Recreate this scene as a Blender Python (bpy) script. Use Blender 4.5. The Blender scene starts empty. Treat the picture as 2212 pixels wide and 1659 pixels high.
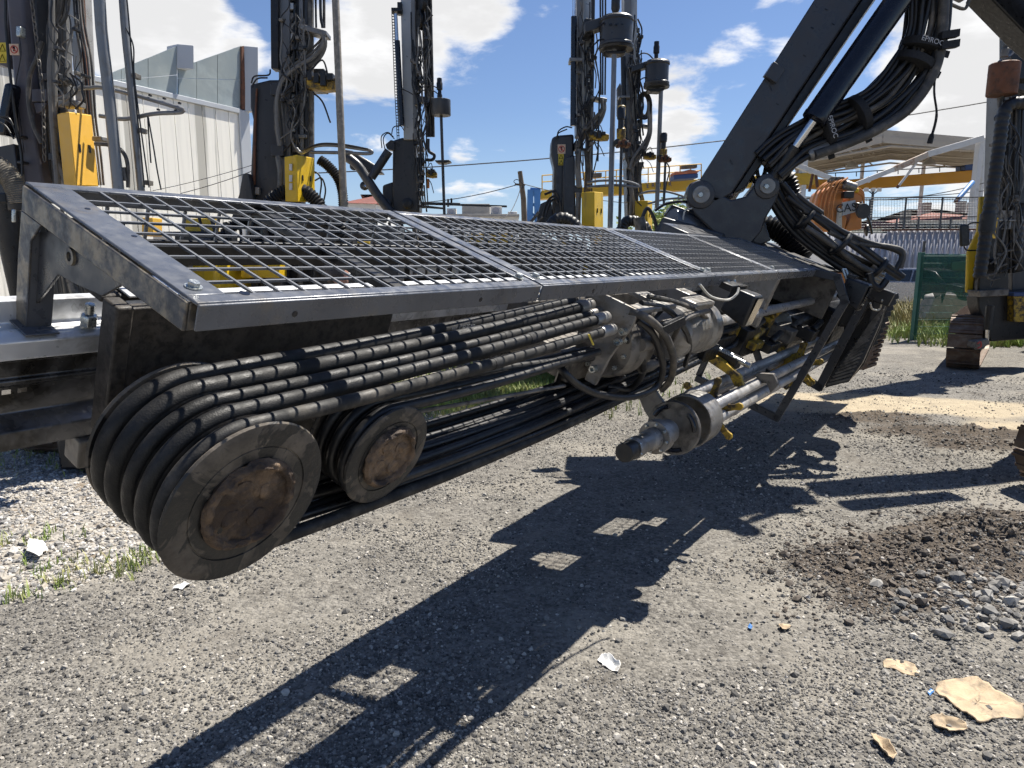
import bpy, bmesh, math, random
import numpy as np
from mathutils import Vector, Matrix, noise as mnoise
R = math.radians
random.seed(7); rng = np.random.default_rng(7)
SC = bpy.context.scene
COL = SC.collection

# ------------------------------------------------------------------ camera
CH = 1.75                                   # eye height
FOC, W0, H0 = 0.69, 2212.0, 1659.0
PITCH = math.atan((H0 / 2 - 560.0) / (FOC * W0))
cd = bpy.data.cameras.new('camera'); cam = bpy.data.objects.new('camera', cd); COL.objects.link(cam)
cd.sensor_width = 36; cd.lens = 36 * FOC; cd.clip_start = 0.05; cd.clip_end = 3000
cam.location = (0, 0, CH); cam.rotation_euler = (math.pi / 2 - PITCH, 0, 0)
SC.camera = cam

# ------------------------------------------------------------------ sun, sky
SUN_AZ, SUN_EL = R(50), R(60)
sd = bpy.data.lights.new('sun', 'SUN'); sun = bpy.data.objects.new('sun', sd); COL.objects.link(sun)
sd.energy = 5.0; sd.angle = R(0.5); sd.color = (1.0, 0.95, 0.865)
SUNV = Vector((math.sin(SUN_AZ) * math.cos(SUN_EL), math.cos(SUN_AZ) * math.cos(SUN_EL), math.sin(SUN_EL)))
sun.rotation_euler = SUNV.to_track_quat('Z', 'Y').to_euler(); sun.location = (0, 0, 40)
SC.view_settings.view_transform = 'Standard'; SC.view_settings.look = 'None'
SC.view_settings.exposure = 0.88; SC.view_settings.gamma = 1.0; SC.view_settings.use_curve_mapping = False
SC.cycles.max_bounces = 4; SC.cycles.diffuse_bounces = 2; SC.cycles.glossy_bounces = 2; SC.cycles.adaptive_threshold = 0.03; SC.cycles.use_denoising = True

C0 = Vector((0, 0, CH))
def ray(x, y):
    cx, cy = (x - W0 / 2) / (FOC * W0), -(y - H0 / 2) / (FOC * W0)
    return Vector((cx, math.cos(PITCH) + cy * math.sin(PITCH), -math.sin(PITCH) + cy * math.cos(PITCH)))
def pt(x, y, Y):                             # point of the vertical plane Y that shows at (x, y)
    r = ray(x, y); return C0 + r * (Y / r.y)
def gp(x, y, z=0.0):                         # ground point
    r = ray(x, y); return C0 + r * ((z - CH) / r.z)
# frame of the drill feed: D along it, OUT towards the viewer, UPF its own up (rolled 21.5 degrees)
D_ = ray(2170, 560).normalized(); N_ = D_.cross(Vector((0, 0, 1))).normalized(); ROLL = R(21.5)
OUT = N_ * math.cos(ROLL) - Vector((0, 0, 1)) * math.sin(ROLL)
UPF = N_ * math.sin(ROLL) + Vector((0, 0, 1)) * math.cos(ROLL)
def F(u, w, h): return C0 + D_ * u + OUT * w + UPF * h
def onW(x, y, w):
    r = ray(x, y); q = r * (w / r.dot(OUT)); return (q.dot(D_), w, q.dot(UPF))

w = bpy.data.worlds.new('World'); SC.world = w; w.use_nodes = True; w.cycles.sampling_method = 'MANUAL'; w.cycles.sample_map_resolution = 512
nt = w.node_tree; nt.nodes.clear()
def nd(t, typ, **k):
    n = t.nodes.new(typ)
    for a, b in k.items():
        if a.startswith('i_'):
            n.inputs[a[2:].replace('_', ' ')].default_value = b
        else: setattr(n, a, b)
    return n
def mth(t, op, a, b=None, c=None, clamp=False):
    n = t.nodes.new('ShaderNodeMath'); n.operation = op; n.use_clamp = clamp
    for i, v in enumerate((a, b, c)):
        if v is None: continue
        if isinstance(v, (int, float)): n.inputs[i].default_value = v
        else: t.links.new(v, n.inputs[i])
    return n.outputs[0]
def vmth(t, op, a, b=None, out=0):
    n = t.nodes.new('ShaderNodeVectorMath'); n.operation = op
    for i, v in enumerate((a, b)):
        if v is None: continue
        if isinstance(v, (tuple, list, Vector)): n.inputs[i].default_value = v
        else: t.links.new(v, n.inputs[i])
    return n.outputs[out]
def mrange(t, v, a, b, c=0.0, d=1.0, smooth=False):
    n = t.nodes.new('ShaderNodeMapRange'); n.interpolation_type = 'SMOOTHSTEP' if smooth else 'LINEAR'
    t.links.new(v, n.inputs['Value'])
    for k, x in (('From Min', a), ('From Max', b), ('To Min', c), ('To Max', d)): n.inputs[k].default_value = x
    return n.outputs[0]
def mixc(t, f, a, b, blend='MIX'):
    n = t.nodes.new('ShaderNodeMix'); n.data_type = 'RGBA'; n.blend_type = blend
    for k, v in ((0, f), (6, a), (7, b)):
        if isinstance(v, (int, float)): n.inputs[k].default_value = v
        elif isinstance(v, (tuple, list)): n.inputs[k].default_value = (*v[:3], 1)
        else: t.links.new(v, n.inputs[k])
    return n.outputs[2]
def tnoise(t, vec, scale, detail=4, rough=0.55, dist=0.0):
    n = t.nodes.new('ShaderNodeTexNoise'); n.inputs['Scale'].default_value = scale
    n.inputs['Detail'].default_value = detail; n.inputs['Roughness'].default_value = rough; n.inputs['Distortion'].default_value = dist
    if vec is not None: t.links.new(vec, n.inputs['Vector'])
    return n.outputs[0]
SKY = 0.05
sky = nd(nt, 'ShaderNodeTexSky', sky_type='NISHITA', sun_disc=False, sun_elevation=SUN_EL, sun_rotation=SUN_AZ,
         altitude=100, air_density=1.0, dust_density=0.35, ozone_density=2.2)
tc = nt.nodes.new('ShaderNodeTexCoord'); dirv = vmth(nt, 'NORMALIZE', tc.outputs['Generated'])
sx = nt.nodes.new('ShaderNodeSeparateXYZ'); nt.links.new(dirv, sx.inputs[0])
zz = mth(nt, 'ADD', mth(nt, 'MAXIMUM', sx.outputs[2], 0.0), 0.22)
cx = nt.nodes.new('ShaderNodeCombineXYZ')
nt.links.new(mth(nt, 'DIVIDE', sx.outputs[0], zz), cx.inputs[0]); nt.links.new(mth(nt, 'DIVIDE', sx.outputs[1], zz), cx.inputs[1])
nt.links.new(mth(nt, 'MULTIPLY', sx.outputs[2], 2.2), cx.inputs[2])
n1 = tnoise(nt, cx.outputs[0], 3.1, 8, 0.60, 0.25)
tot = mth(nt, 'MULTIPLY', mth(nt, 'SUBTRACT', n1, 0.5), 1.55)
BLOBS = [(300, 20, 6, .42), (230, 95, 6, .36), (400, 10, 3.5, .3), (475, 90, 3.2, .36), (550, 125, 2.6, .26), (790, 60, 7, .42), (950, 30, 6.5, .42), (1050, 15, 3.5, .26), (725, 150, 4, .28), (860, 130, 4, .26),
         (2090, 130, 7, .36), (2010, 235, 5, .28), (2180, 70, 6, .34), (2150, 290, 5, .3), (1985, 60, 3.5, .2), (1500, 175, 4.0, .26), (1470, 300, 4.5, .28), (1430, 330, 3.5, .2),
         (1005, 325, 1.6, .26), (975, 385, 2.0, .26), (1225, 240, 1.6, .2), (1590, 88, 2.2, .22), (1950, 455, 6, .22), (2060, 400, 6, .22), (640, 330, 5, .15)]
for bx_, by_, rad, st in BLOBS:
    c = ray(bx_, by_).normalized()
    t_ = vmth(nt, 'DOT_PRODUCT', dirv, tuple(c), out=1)
    tot = mth(nt, 'ADD', tot, mrange(nt, t_, math.cos(R(rad)), 1.0, 0, st * .82, True))
mask = mrange(nt, tot, 0.13, 0.42, 0, 1, True)
n2 = tnoise(nt, vmth(nt, 'ADD', cx.outputs[0], (0.06, 0.1, 0.25)), 2.6, 6, 0.6)
shade = mrange(nt, mth(nt, 'SUBTRACT', tot, mth(nt, 'MULTIPLY', mth(nt, 'SUBTRACT', n2, 0.5), 1.1)), 0.06, 0.62, 1.0, 0.72, True)
ccol = mixc(nt, 1.0, (12.6, 12.6, 12.7), shade, 'MULTIPLY')
skyc = mixc(nt, 1.0, sky.outputs[0], (1.0, 1.08, 1.28), 'MULTIPLY')
hz = mrange(nt, sx.outputs[2], 0.0, 0.2, 0.42, 0.0, True)
skyc = mixc(nt, hz, skyc, (5.4, 7.4, 10.2))
fin = mixc(nt, mask, skyc, ccol)
bg = nd(nt, 'ShaderNodeBackground', i_Strength=SKY); nt.links.new(fin, bg.inputs[0])
wo = nt.nodes.new('ShaderNodeOutputWorld'); nt.links.new(bg.outputs[0], wo.inputs[0])

# ------------------------------------------------------------------ mesh helpers
def V(p): return Vector(p)
class MB:
    def __init__(s): s.v = []; s.f = []
    def add(s, vs, fs):
        b = len(s.v); s.v += [tuple(q) for q in vs]; s.f += [tuple(i + b for i in f) for f in fs]; return s
    def box(s, c, a, b, d):                  # centre and three half vectors
        c, a, b, d = V(c), V(a), V(b), V(d)
        vs = [c + a * i + b * j + d * k for k in (-1, 1) for j in (-1, 1) for i in (-1, 1)]
        return s.add(vs, [(0, 2, 3, 1), (4, 5, 7, 6), (0, 1, 5, 4), (2, 6, 7, 3), (0, 4, 6, 2), (1, 3, 7, 5)])
    def bar(s, p, q, wd, th, up=(0, 0, 1)):  # rectangular bar from p to q
        p, q, up = V(p), V(q), V(up); d = (q - p).normalized(); sd_ = d.cross(up)
        if sd_.length < 1e-4: sd_ = d.cross(Vector((1, 0.3, 0)))
        sd_.normalize(); u2 = sd_.cross(d)
        return s.box((p + q) / 2, (q - p) / 2, sd_ * wd / 2, u2 * th / 2)
    def hexa(s, p8): return s.add(p8, [(3, 2, 1, 0), (4, 5, 6, 7), (0, 1, 5, 4), (1, 2, 6, 5), (2, 3, 7, 6), (3, 0, 4, 7)])
    def prism(s, poly, vec):
        poly = [V(q) for q in poly]; vec = V(vec); n = len(poly)
        vs = poly + [q + vec for q in poly]
        return s.add(vs, [tuple(range(n - 1, -1, -1)), tuple(range(n, 2 * n))] + [(i, (i + 1) % n, n + (i + 1) % n, n + i) for i in range(n)])
    def tube(s, pts, r, n=8, cap=True, closed=False):
        pts = [V(q) for q in pts]; m = len(pts)
        rr = [r] * m if isinstance(r, (int, float)) else list(r)
        tan = []
        for i in range(m):
            a = pts[(i - 1) % m] if (closed or i > 0) else pts[0]
            b = pts[(i + 1) % m] if (closed or i < m - 1) else pts[-1]
            d = b - a; tan.append(d.normalized() if d.length > 1e-9 else Vector((0, 0, 1)))
        up = Vector((0, 0, 1)) if abs(tan[0].z) < 0.9 else Vector((1, 0, 0))
        x = tan[0].cross(up).normalized(); vs = []; fs = []
        for i in range(m):
            x = (x - tan[i] * x.dot(tan[i])).normalized(); y = tan[i].cross(x)
            for k in range(n):
                a = 2 * math.pi * k / n; vs.append(pts[i] + (x * math.cos(a) + y * math.sin(a)) * rr[i])
        for i in range(m if closed else m - 1):
            j = (i + 1) % m
            for k in range(n):
                k2 = (k + 1) % n; fs.append((i * n + k, i * n + k2, j * n + k2, j * n + k))
        if cap and not closed: fs += [tuple(range(n - 1, -1, -1)), tuple(range((m - 1) * n, m * n))]
        return s.add(vs, fs)
    def lathe(s, prof, o, axis, n=28, close=False):     # prof: (radius, distance along axis)
        o, ax = V(o), V(axis).normalized()
        x = ax.cross(Vector((0, 0, 1)));
        if x.length < 1e-3: x = Vector((1, 0, 0))
        x.normalize(); y = ax.cross(x); vs = []; fs = []; m = len(prof)
        for r_, t_ in prof:
            for k in range(n):
                a = 2 * math.pi * k / n; vs.append(o + ax * t_ + (x * math.cos(a) + y * math.sin(a)) * max(r_, 1e-4))
        for i in range(m if close else m - 1):
            j = (i + 1) % m
            for k in range(n):
                k2 = (k + 1) % n; fs.append((i * n + k, i * n + k2, j * n + k2, j * n + k))
        if not close: fs += [tuple(range(n - 1, -1, -1)), tuple(range((m - 1) * n, m * n))]
        return s.add(vs, fs)
    def hexnut(s, o, axis, r, h): return s.lathe([(r * .97, 0), (r, h * .1), (r, h * .85), (r * .86, h)], o, axis, 6)
    def mesh(s, name):
        me = bpy.data.meshes.new(name); me.from_pydata([tuple(q) for q in s.v], [], s.f); me.validate()
        bm = bmesh.new(); bm.from_mesh(me); bmesh.ops.recalc_face_normals(bm, faces=bm.faces); bm.to_mesh(me); bm.free()
        for p in me.polygons: p.use_smooth = True
        me.set_sharp_from_angle(angle=R(38)); return me
    def build(s, name, mat, parent=None, bevel=0.0, seg=2):
        return put(name, s.mesh(name), mat, parent, bevel, seg)
def put(name, me, mat, parent=None, bevel=0.0, seg=2):
    o = bpy.data.objects.new(name, me); COL.objects.link(o)
    if mat is not None and not me.materials: me.materials.append(mat)
    if parent is not None:
        o.parent = parent
        loc = parent.get('_base')
        if loc is not None: o.matrix_parent_inverse = Matrix.Translation(-Vector(loc))
    if bevel:
        b = o.modifiers.new('bevel', 'BEVEL'); b.width = bevel; b.segments = seg; b.limit_method = 'ANGLE'; b.angle_limit = R(40)
    return o
def thing(name, label, cat, loc=(0, 0, 0), group=None):
    o = bpy.data.objects.new(name, None); COL.objects.link(o); o.location = loc; o['_base'] = tuple(loc)
    o.empty_display_size = 0.2
    return tag(o, label, cat, group)
def tag(o, label, cat=None, group=None):
    o['label'] = label
    if cat: o['category'] = cat
    if group: o['group'] = group
    return o
def struct(o): o['kind'] = 'structure'; return o
def stuff(o): o['kind'] = 'stuff'; return o
def spline(pts, n=8):                        # Catmull-Rom through the points
    P = [V(q) for q in pts]; P = [P[0] * 2 - P[1]] + P + [P[-1] * 2 - P[-2]]; out = []
    for i in range(1, len(P) - 2):
        a, b, c, d = P[i - 1:i + 3]
        for k in range(n):
            t = k / n; out.append(0.5 * ((2 * b) + (c - a) * t + (2 * a - 5 * b + 4 * c - d) * t * t + (3 * b - a - 3 * c + d) * t ** 3))
    out.append(P[-2]); return out
def resample(pts, step):
    out = [V(pts[0])]; acc = 0.0
    for a, b in zip(pts[:-1], pts[1:]):
        a, b = V(a), V(b); L = (b - a).length
        while L > 1e-9 and acc + L >= step:
            t = (step - acc) / L; a = a + (b - a) * t; out.append(a.copy()); L = (b - a).length; acc = 0.0
        acc += L
    out.append(V(pts[-1])); return out
def ribbed(pts, r, pitch, depth=0.12, n=14):  # corrugated hose
    P = resample(spline(pts, 14), pitch / 4); rr = [r * (1 + depth * (0, 1, 0, -1)[i % 4]) for i in range(len(P))]
    return MB().tube(P, rr, n)
def text(body, size, loc, xdir, ydir, mat, parent, name='lettering', ext=.001):
    cu = bpy.data.curves.new(name, 'FONT'); cu.body = body; cu.size = size; cu.extrude = ext; cu.align_x = 'CENTER'; cu.align_y = 'CENTER'
    tmp = bpy.data.objects.new(name, cu); COL.objects.link(tmp); dg = bpy.context.evaluated_depsgraph_get(); me = bpy.data.meshes.new_from_object(tmp.evaluated_get(dg))
    bpy.data.objects.remove(tmp); bpy.data.curves.remove(cu)
    x_ = V(xdir).normalized(); y_ = V(ydir); y_ = (y_ - x_ * y_.dot(x_)).normalized(); z_ = x_.cross(y_)
    mt = Matrix((x_, y_, z_)).transposed().to_4x4(); mt.translation = loc; me.transform(mt); me.name = name
    me.materials.clear(); me.materials.append(mat); return put(name, me, None, parent)

# ------------------------------------------------------------------ materials
def new_mat(name):
    m = bpy.data.materials.new(name); m.use_nodes = True; t = m.node_tree
    return m, t, t.nodes['Principled BSDF']
def coords(t): return t.nodes.new('ShaderNodeTexCoord').outputs['Object']
def bump(t, b, h, dist, strength=0.6, prev=None):
    n = t.nodes.new('ShaderNodeBump'); n.inputs['Strength'].default_value = strength; n.inputs['Distance'].default_value = dist
    t.links.new(h, n.inputs['Height'])
    if prev is not None: t.links.new(prev, n.inputs['Normal'])
    t.links.new(n.outputs[0], b.inputs['Normal']); return n.outputs[0]
def surf(name, col, rough=0.5, metal=0.0, var=0.25, scale=6.0, dirt=None, dirt_amt=0.35, dscale=5.0, bmp=0.0006, bscale=60.0, spec=0.5, coat=0.0, rvar=0.15, streak=False):
    m, t, b = new_mat(name); c = coords(t)
    n1 = tnoise(t, c, scale, 3, 0.6)
    k = mrange(t, n1, 0.3, 0.7, 1 - var, 1 + var)
    base = mixc(t, 1.0, col, k, 'MULTIPLY')
    if dirt is not None:
        cc = c
        if streak: cc = vmth(t, 'MULTIPLY', c, (1, 1, 0.12))
        n2 = tnoise(t, cc, dscale, 5, 0.66, 0.3)
        base = mixc(t, mrange(t, n2, 0.62 - dirt_amt * 0.4, 0.78 - dirt_amt * 0.25, 0, min(1, dirt_amt * 2.2), True), base, dirt)
    t.links.new(base, b.inputs['Base Color'])
    n3 = tnoise(t, c, scale * 4, 2, 0.6)
    t.links.new(mrange(t, n3, 0.3, 0.7, max(0.03, rough - rvar), min(1, rough + rvar)), b.inputs['Roughness'])
    b.inputs['Metallic'].default_value = metal; b.inputs['Specular IOR Level'].default_value = spec; b.inputs['Coat Weight'].default_value = coat
    if bmp: bump(t, b, tnoise(t, c, bscale, 3, 0.65), bmp, 0.7)
    return m
M = {}
DUST = (0.24, 0.21, 0.17)
M['paint'] = surf('dark_grey_paint', (0.030, 0.032, 0.037), 0.36, 0.0, 0.15, 5, (0.11, 0.10, 0.085), 0.20, 6, 0.0003, 90)
M['paint_rail'] = surf('skylit_worn_grey_paint', (0.108, 0.115, 0.130), 0.34, 0.25, 0.2, 7, (0.17, 0.15, 0.12), 0.28, 9, 0.0005, 110)  # lighter than the rig paint; sky reflection on the strips is in the colour
M['bar'] = surf('sunlit_scuffed_bar_paint', (0.17, 0.178, 0.19), 0.38, 0.35, 0.25, 9, (0.30, 0.25, 0.17), 0.3, 9, 0)  # lightened bars: sun reflecting off them is put into the colour
M['paint_edge'] = surf('muddy_grey_paint', (0.055, 0.057, 0.062), 0.45, 0.2, 0.3, 14, (0.25, 0.21, 0.15), 0.55, 16, 0.0012, 70)
M['boom'] = surf('boom_paint', (0.036, 0.037, 0.042), 0.33, 0.0, 0.12, 3, (0.075, 0.07, 0.06), 0.16, 4, 0.0002, 60)
M['black'] = surf('black_steel', (0.009, 0.009, 0.010), 0.40, 0.0, 0.3, 8, (0.045, 0.039, 0.032), 0.2, 9, 0.0005, 60)
M['blackgloss'] = surf('black_cylinder_paint', (0.008, 0.009, 0.014), 0.2, 0.0, 0.1, 4, None, bmp=0.0001)
M['canopy'] = surf('beige_canopy', (0.50, 0.43, 0.34), 0.6, 0, 0.08, 1, (0.35, 0.28, 0.2), 0.25, 2, 0)
M['plate_brown'] = surf('worn_brown_plate', (0.045, 0.038, 0.031), 0.6, 0.0, 0.4, 9, (0.014, 0.012, 0.010), 0.5, 40, 0.002, 70)
M['shade_grease'] = surf('shade_greasy_plate', (0.013, 0.0115, 0.010), 0.5, 0.0, 0.5, 9, (0.05, 0.038, 0.027), 0.3, 12, 0.002, 70)  # greasy black, lowered further so deep shade sits in the base colour
M['chrome'] = surf('chrome_rod', (0.62, 0.62, 0.63), 0.13, 1.0, 0.08, 8, None, bmp=0)
M['zinc'] = surf('zinc_bolt', (0.50, 0.52, 0.50), 0.33, 0.85, 0.15, 40, (0.25, 0.24, 0.2), 0.2, 60, 0.0003, 200)
M['alu'] = surf('aluminium_profile', (0.66, 0.665, 0.67), 0.36, 0.35, 0.12, 6, (0.20, 0.19, 0.17), 0.30, 7, 0.0004, 90)
M['alu_dark'] = surf('oiled_aluminium', (0.17, 0.17, 0.175), 0.24, 0.6, 0.3, 6, (0.03, 0.028, 0.025), 0.5, 5, 0.0008, 50)
M['steel'] = surf('worn_steel', (0.26, 0.25, 0.235), 0.42, 0.5, 0.25, 7, (0.15, 0.125, 0.095), 0.4, 9, 0.0009, 80)
M['steel_dirty'] = surf('dusty_steel', (0.165, 0.15, 0.13), 0.55, 0.25, 0.35, 9, (0.05, 0.045, 0.04), 0.45, 10, 0.002, 60)
M['rodsteel'] = surf('drill_rod_steel', (0.40, 0.39, 0.375), 0.4, 0.35, 0.2, 5, (0.20, 0.155, 0.105), 0.3, 8, 0.0006, 120)
M['yellow'] = surf('yellow_paint', (0.64, 0.41, 0.014), 0.42, 0.0, 0.10, 5, (0.26, 0.18, 0.06), 0.24, 9, 0.0003, 80, streak=True)
M['amber'] = surf('amber_paint', (0.70, 0.40, 0.055), 0.45, 0.0, 0.06, 5, (0.30, 0.2, 0.09), 0.14, 12, 0.0003, 80, streak=True)
M['yellow_worn'] = surf('chipped_yellow', (0.46, 0.29, 0.02), 0.5, 0.0, 0.3, 12, (0.035, 0.026, 0.018), 0.62, 18, 0.001, 80)
M['crane'] = surf('crane_yellow', (0.56, 0.33, 0.015), 0.5, 0, 0.08, 1, (0.3, 0.2, 0.08), 0.15, 2, 0)
M['crane_o'] = surf('crane_orange', (0.58, 0.26, 0.012), 0.5, 0, 0.08, 1, (0.3, 0.16, 0.05), 0.15, 2, 0)
M['orange'] = surf('excavator_orange', (0.55, 0.215, 0.06), 0.42, 0, 0.12, 3, (0.3, 0.17, 0.08), 0.25, 4, 0)
M['mast'] = surf('mast_grey', (0.19, 0.19, 0.19), 0.42, 0.3, 0.15, 3, (0.10, 0.09, 0.08), 0.32, 4, 0.0008, 30, streak=True)
M['mast_lt'] = surf('mast_light_metal', (0.42, 0.41, 0.39), 0.4, 0.45, 0.15, 3, (0.16, 0.145, 0.12), 0.35, 3, 0.0008, 30, streak=True)
M['mast_dk'] = surf('mast_dark_paint', (0.032, 0.034, 0.039), 0.4, 0.0, 0.2, 3, (0.12, 0.105, 0.09), 0.28, 4, 0.0006, 30, streak=True)
M['plum'] = surf('weathered_plum_grey_paint', (0.085, 0.077, 0.088), 0.45, 0.0, 0.12, 3, (0.16, 0.135, 0.115), 0.22, 4, 0.0005, 40)
M['pole'] = surf('grey_rod', (0.20, 0.205, 0.21), 0.42, 0.4, 0.15, 4, (0.13, 0.115, 0.095), 0.3, 6, 0.0008, 40)
M['pole_tan'] = surf('dusty_tan_rod', (0.21, 0.19, 0.16), 0.6, 0.15, 0.25, 9, (0.34, 0.31, 0.26), 0.4, 22, 0.002, 60)
M['rubber'] = surf('black_rubber', (0.013, 0.013, 0.014), 0.45, 0, 0.3, 8, (0.06, 0.053, 0.043), 0.25, 8, 0.0008, 60)
M['dusty_rubber'] = surf('dusty_rubber', (0.055, 0.052, 0.048), 0.6, 0, 0.3, 8, (0.15, 0.13, 0.105), 0.45, 8, 0.0008, 60)
M['grey_hose'] = surf('grey_sleeved_hose', (0.17, 0.165, 0.155), 0.65, 0, 0.2, 8, (0.09, 0.08, 0.07), 0.35, 12, 0.001, 60)
M['fabric'] = surf('wound_sleeve', (0.13, 0.12, 0.10), 0.85, 0, 0.3, 22, (0.22, 0.19, 0.15), 0.4, 20, 0.003, 120)
M['rust'] = surf('brown_rust', (0.13, 0.052, 0.026), 0.75, 0, 0.3, 6, (0.06, 0.03, 0.02), 0.4, 8, 0.001, 50)
M['track'] = surf('crawler_steel', (0.145, 0.098, 0.068), 0.55, 0.3, 0.3, 8, (0.20, 0.165, 0.13), 0.4, 9, 0.003, 30)
M['rusty_white'] = surf('rust_stained_white', (0.5, 0.42, 0.33), 0.6, 0, 0.15, 3, (0.28, 0.13, 0.06), 0.4, 3, 0)
M['white'] = surf('off_white_paint', (0.62, 0.60, 0.56), 0.5, 0, 0.05, 2, (0.35, 0.3, 0.24), 0.2, 3, 0)
M['whitehose'] = surf('pale_cable', (0.50, 0.48, 0.42), 0.6, 0, 0.1, 9, (0.25, 0.22, 0.17), 0.3, 20, 0)
M['concrete'] = surf('concrete', (0.34, 0.325, 0.30), 0.85, 0, 0.15, 2, (0.2, 0.185, 0.165), 0.3, 2, 0.002, 20)
M['redroof'] = surf('red_roof_tiles', (0.18, 0.052, 0.035), 0.8, 0, 0.25, 1.5, (0.18, 0.09, 0.07), 0.3, 2, 0)
M['housewall'] = surf('pale_house_wall', (0.55, 0.55, 0.46), 0.8, 0, 0.06, 0.6, None, bmp=0)
M['housewall2'] = surf('white_house_wall', (0.66, 0.66, 0.64), 0.8, 0, 0.05, 0.6, None, bmp=0)
M['blue'] = surf('blue_paint', (0.06, 0.19, 0.44), 0.5, 0, 0.2, 1, (0.1, 0.14, 0.2), 0.25, 2, 0)
M['bluedk'] = surf('dark_blue_paint', (0.03, 0.06, 0.16), 0.5, 0, 0.1, 1, None, bmp=0)
M['sheet'] = surf('grey_sheet_metal', (0.33, 0.335, 0.37), 0.45, 0.2, 0.06, 1, (0.2, 0.17, 0.15), 0.15, 2, 0)
M['clad'] = surf('grey_green_cladding', (0.27, 0.305, 0.30), 0.45, 0.15, 0.10, 0.5, (0.36, 0.40, 0.39), 0.42, 0.8, 0.002, 8)
M['clad_lt'] = surf('light_grey_cladding', (0.46, 0.48, 0.50), 0.5, 0.1, 0.05, 0.5, None, bmp=0)
M['green'] = surf('green_fence_paint', (0.022, 0.115, 0.092), 0.5, 0, 0.12, 2, (0.05, 0.08, 0.06), 0.2, 3, 0)
M['wood'] = surf('weathered_wood', (0.12, 0.095, 0.07), 0.85, 0, 0.25, 4, None, bmp=0.003, bscale=30)
M['cable'] = surf('overhead_cable', (0.02, 0.02, 0.022), 0.6, 0, 0.1, 3, None, bmp=0)
M['wire'] = surf('fence_wire', (0.07, 0.075, 0.08), 0.5, 0.4, 0.1, 3, None, bmp=0)
M['carsilver'] = surf('silver_car_paint', (0.33, 0.33, 0.34), 0.28, 0.7, 0.04, 2, None, bmp=0, coat=0.6, rvar=0.05)
M['cardark'] = surf('dark_car_paint', (0.035, 0.037, 0.045), 0.25, 0.3, 0.05, 2, None, bmp=0, coat=0.6, rvar=0.05)
M['tyre'] = surf('tyre_rubber', (0.02, 0.02, 0.02), 0.8, 0, 0.2, 5, None, bmp=0)
M['tail'] = surf('red_lens', (0.45, 0.01, 0.01), 0.2, 0, 0.05, 5, None, bmp=0)
M['strap'] = surf('black_strap', (0.012, 0.012, 0.013), 0.75, 0, 0.2, 20, None, bmp=0.0006, bscale=200)
M['print'] = surf('grey_print', (0.42, 0.42, 0.42), 0.7, 0, 0.1, 40, None, bmp=0)
M['sign_red'] = surf('sign_red', (0.45, 0.05, 0.03), 0.5, 0, 0.1, 20, None, bmp=0)
M['sign_pale'] = surf('sign_pale', (0.62, 0.46, 0.33), 0.5, 0, 0.1, 20, None, bmp=0)
M['sign_yellow'] = surf('sign_yellow', (0.62, 0.48, 0.04), 0.5, 0, 0.15, 20, None, bmp=0)
M['card'] = surf('cardboard', (0.46, 0.35, 0.225), 0.85, 0, 0.2, 12, (0.22, 0.175, 0.125), 0.42, 16, 0.004, 35)
M['paper'] = surf('white_paper', (0.68, 0.67, 0.64), 0.85, 0, 0.1, 20, (0.4, 0.37, 0.32), 0.3, 30, 0.001, 60)
M['skin'] = surf('skin', (0.46, 0.24, 0.17), 0.5, 0, 0.1, 30, None, bmp=0.0003, bscale=200)
M['hair'] = surf('dark_hair', (0.045, 0.036, 0.03), 0.6, 0, 0.4, 60, (0.07, 0.06, 0.055), 0.3, 90, 0.003, 250)
M['shirt'] = surf('navy_shirt', (0.03, 0.035, 0.05), 0.85, 0, 0.2, 9, None, bmp=0.001)
M['trouser'] = surf('work_trousers', (0.05, 0.05, 0.055), 0.85, 0, 0.2, 9, None, bmp=0.001)
M['redcap'] = surf('red_plastic', (0.45, 0.05, 0.04), 0.45, 0, 0.1, 9, None, bmp=0)
M['orangecap'] = surf('orange_plastic', (0.65, 0.14, 0.02), 0.5, 0, 0.1, 9, None, bmp=0)
M['tarp'] = surf('orange_tarpaulin', (0.42, 0.13, 0.06), 0.7, 0, 0.3, 2, (0.5, 0.3, 0.22), 0.3, 2, 0.01, 3)
M['grass'] = surf('grass_blades', (0.22, 0.30, 0.07), 0.6, 0, 0.4, 3, (0.40, 0.37, 0.16), 0.42, 2.5, 0)
M['drygrass'] = surf('dry_grass_blades', (0.28, 0.24, 0.10), 0.7, 0, 0.4, 4, (0.10, 0.15, 0.04), 0.4, 2.0, 0)
def glass_mat():
    m, t, b = new_mat('window_glass'); b.inputs['Base Color'].default_value = (0.015, 0.02, 0.025, 1)
    b.inputs['Roughness'].default_value = 0.08; b.inputs['Specular IOR Level'].default_value = 0.8; return m
M['glass'] = glass_mat()
def cloth_mat():                             # shade net on the fence: lets a little light through
    m, t, b = new_mat('green_shade_net'); c = coords(t)
    base = mixc(t, 1.0, (0.018, 0.13, 0.10), mrange(t, tnoise(t, c, 3, 5), 0.3, 0.7, 0.75, 1.25), 'MULTIPLY')
    t.links.new(base, b.inputs['Base Color']); b.inputs['Roughness'].default_value = 0.8
    tr = t.nodes.new('ShaderNodeBsdfTransparent'); mx = t.nodes.new('ShaderNodeMixShader'); mx.inputs[0].default_value = 0.28; t.links.new(b.outputs[0], mx.inputs[1]); t.links.new(tr.outputs[0], mx.inputs[2]); t.links.new(mx.outputs[0], t.nodes['Material Output'].inputs[0])
    bump(t, b, tnoise(t, c, 4, 3), 0.05, 0.6); return m
M['net'] = cloth_mat()
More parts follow.
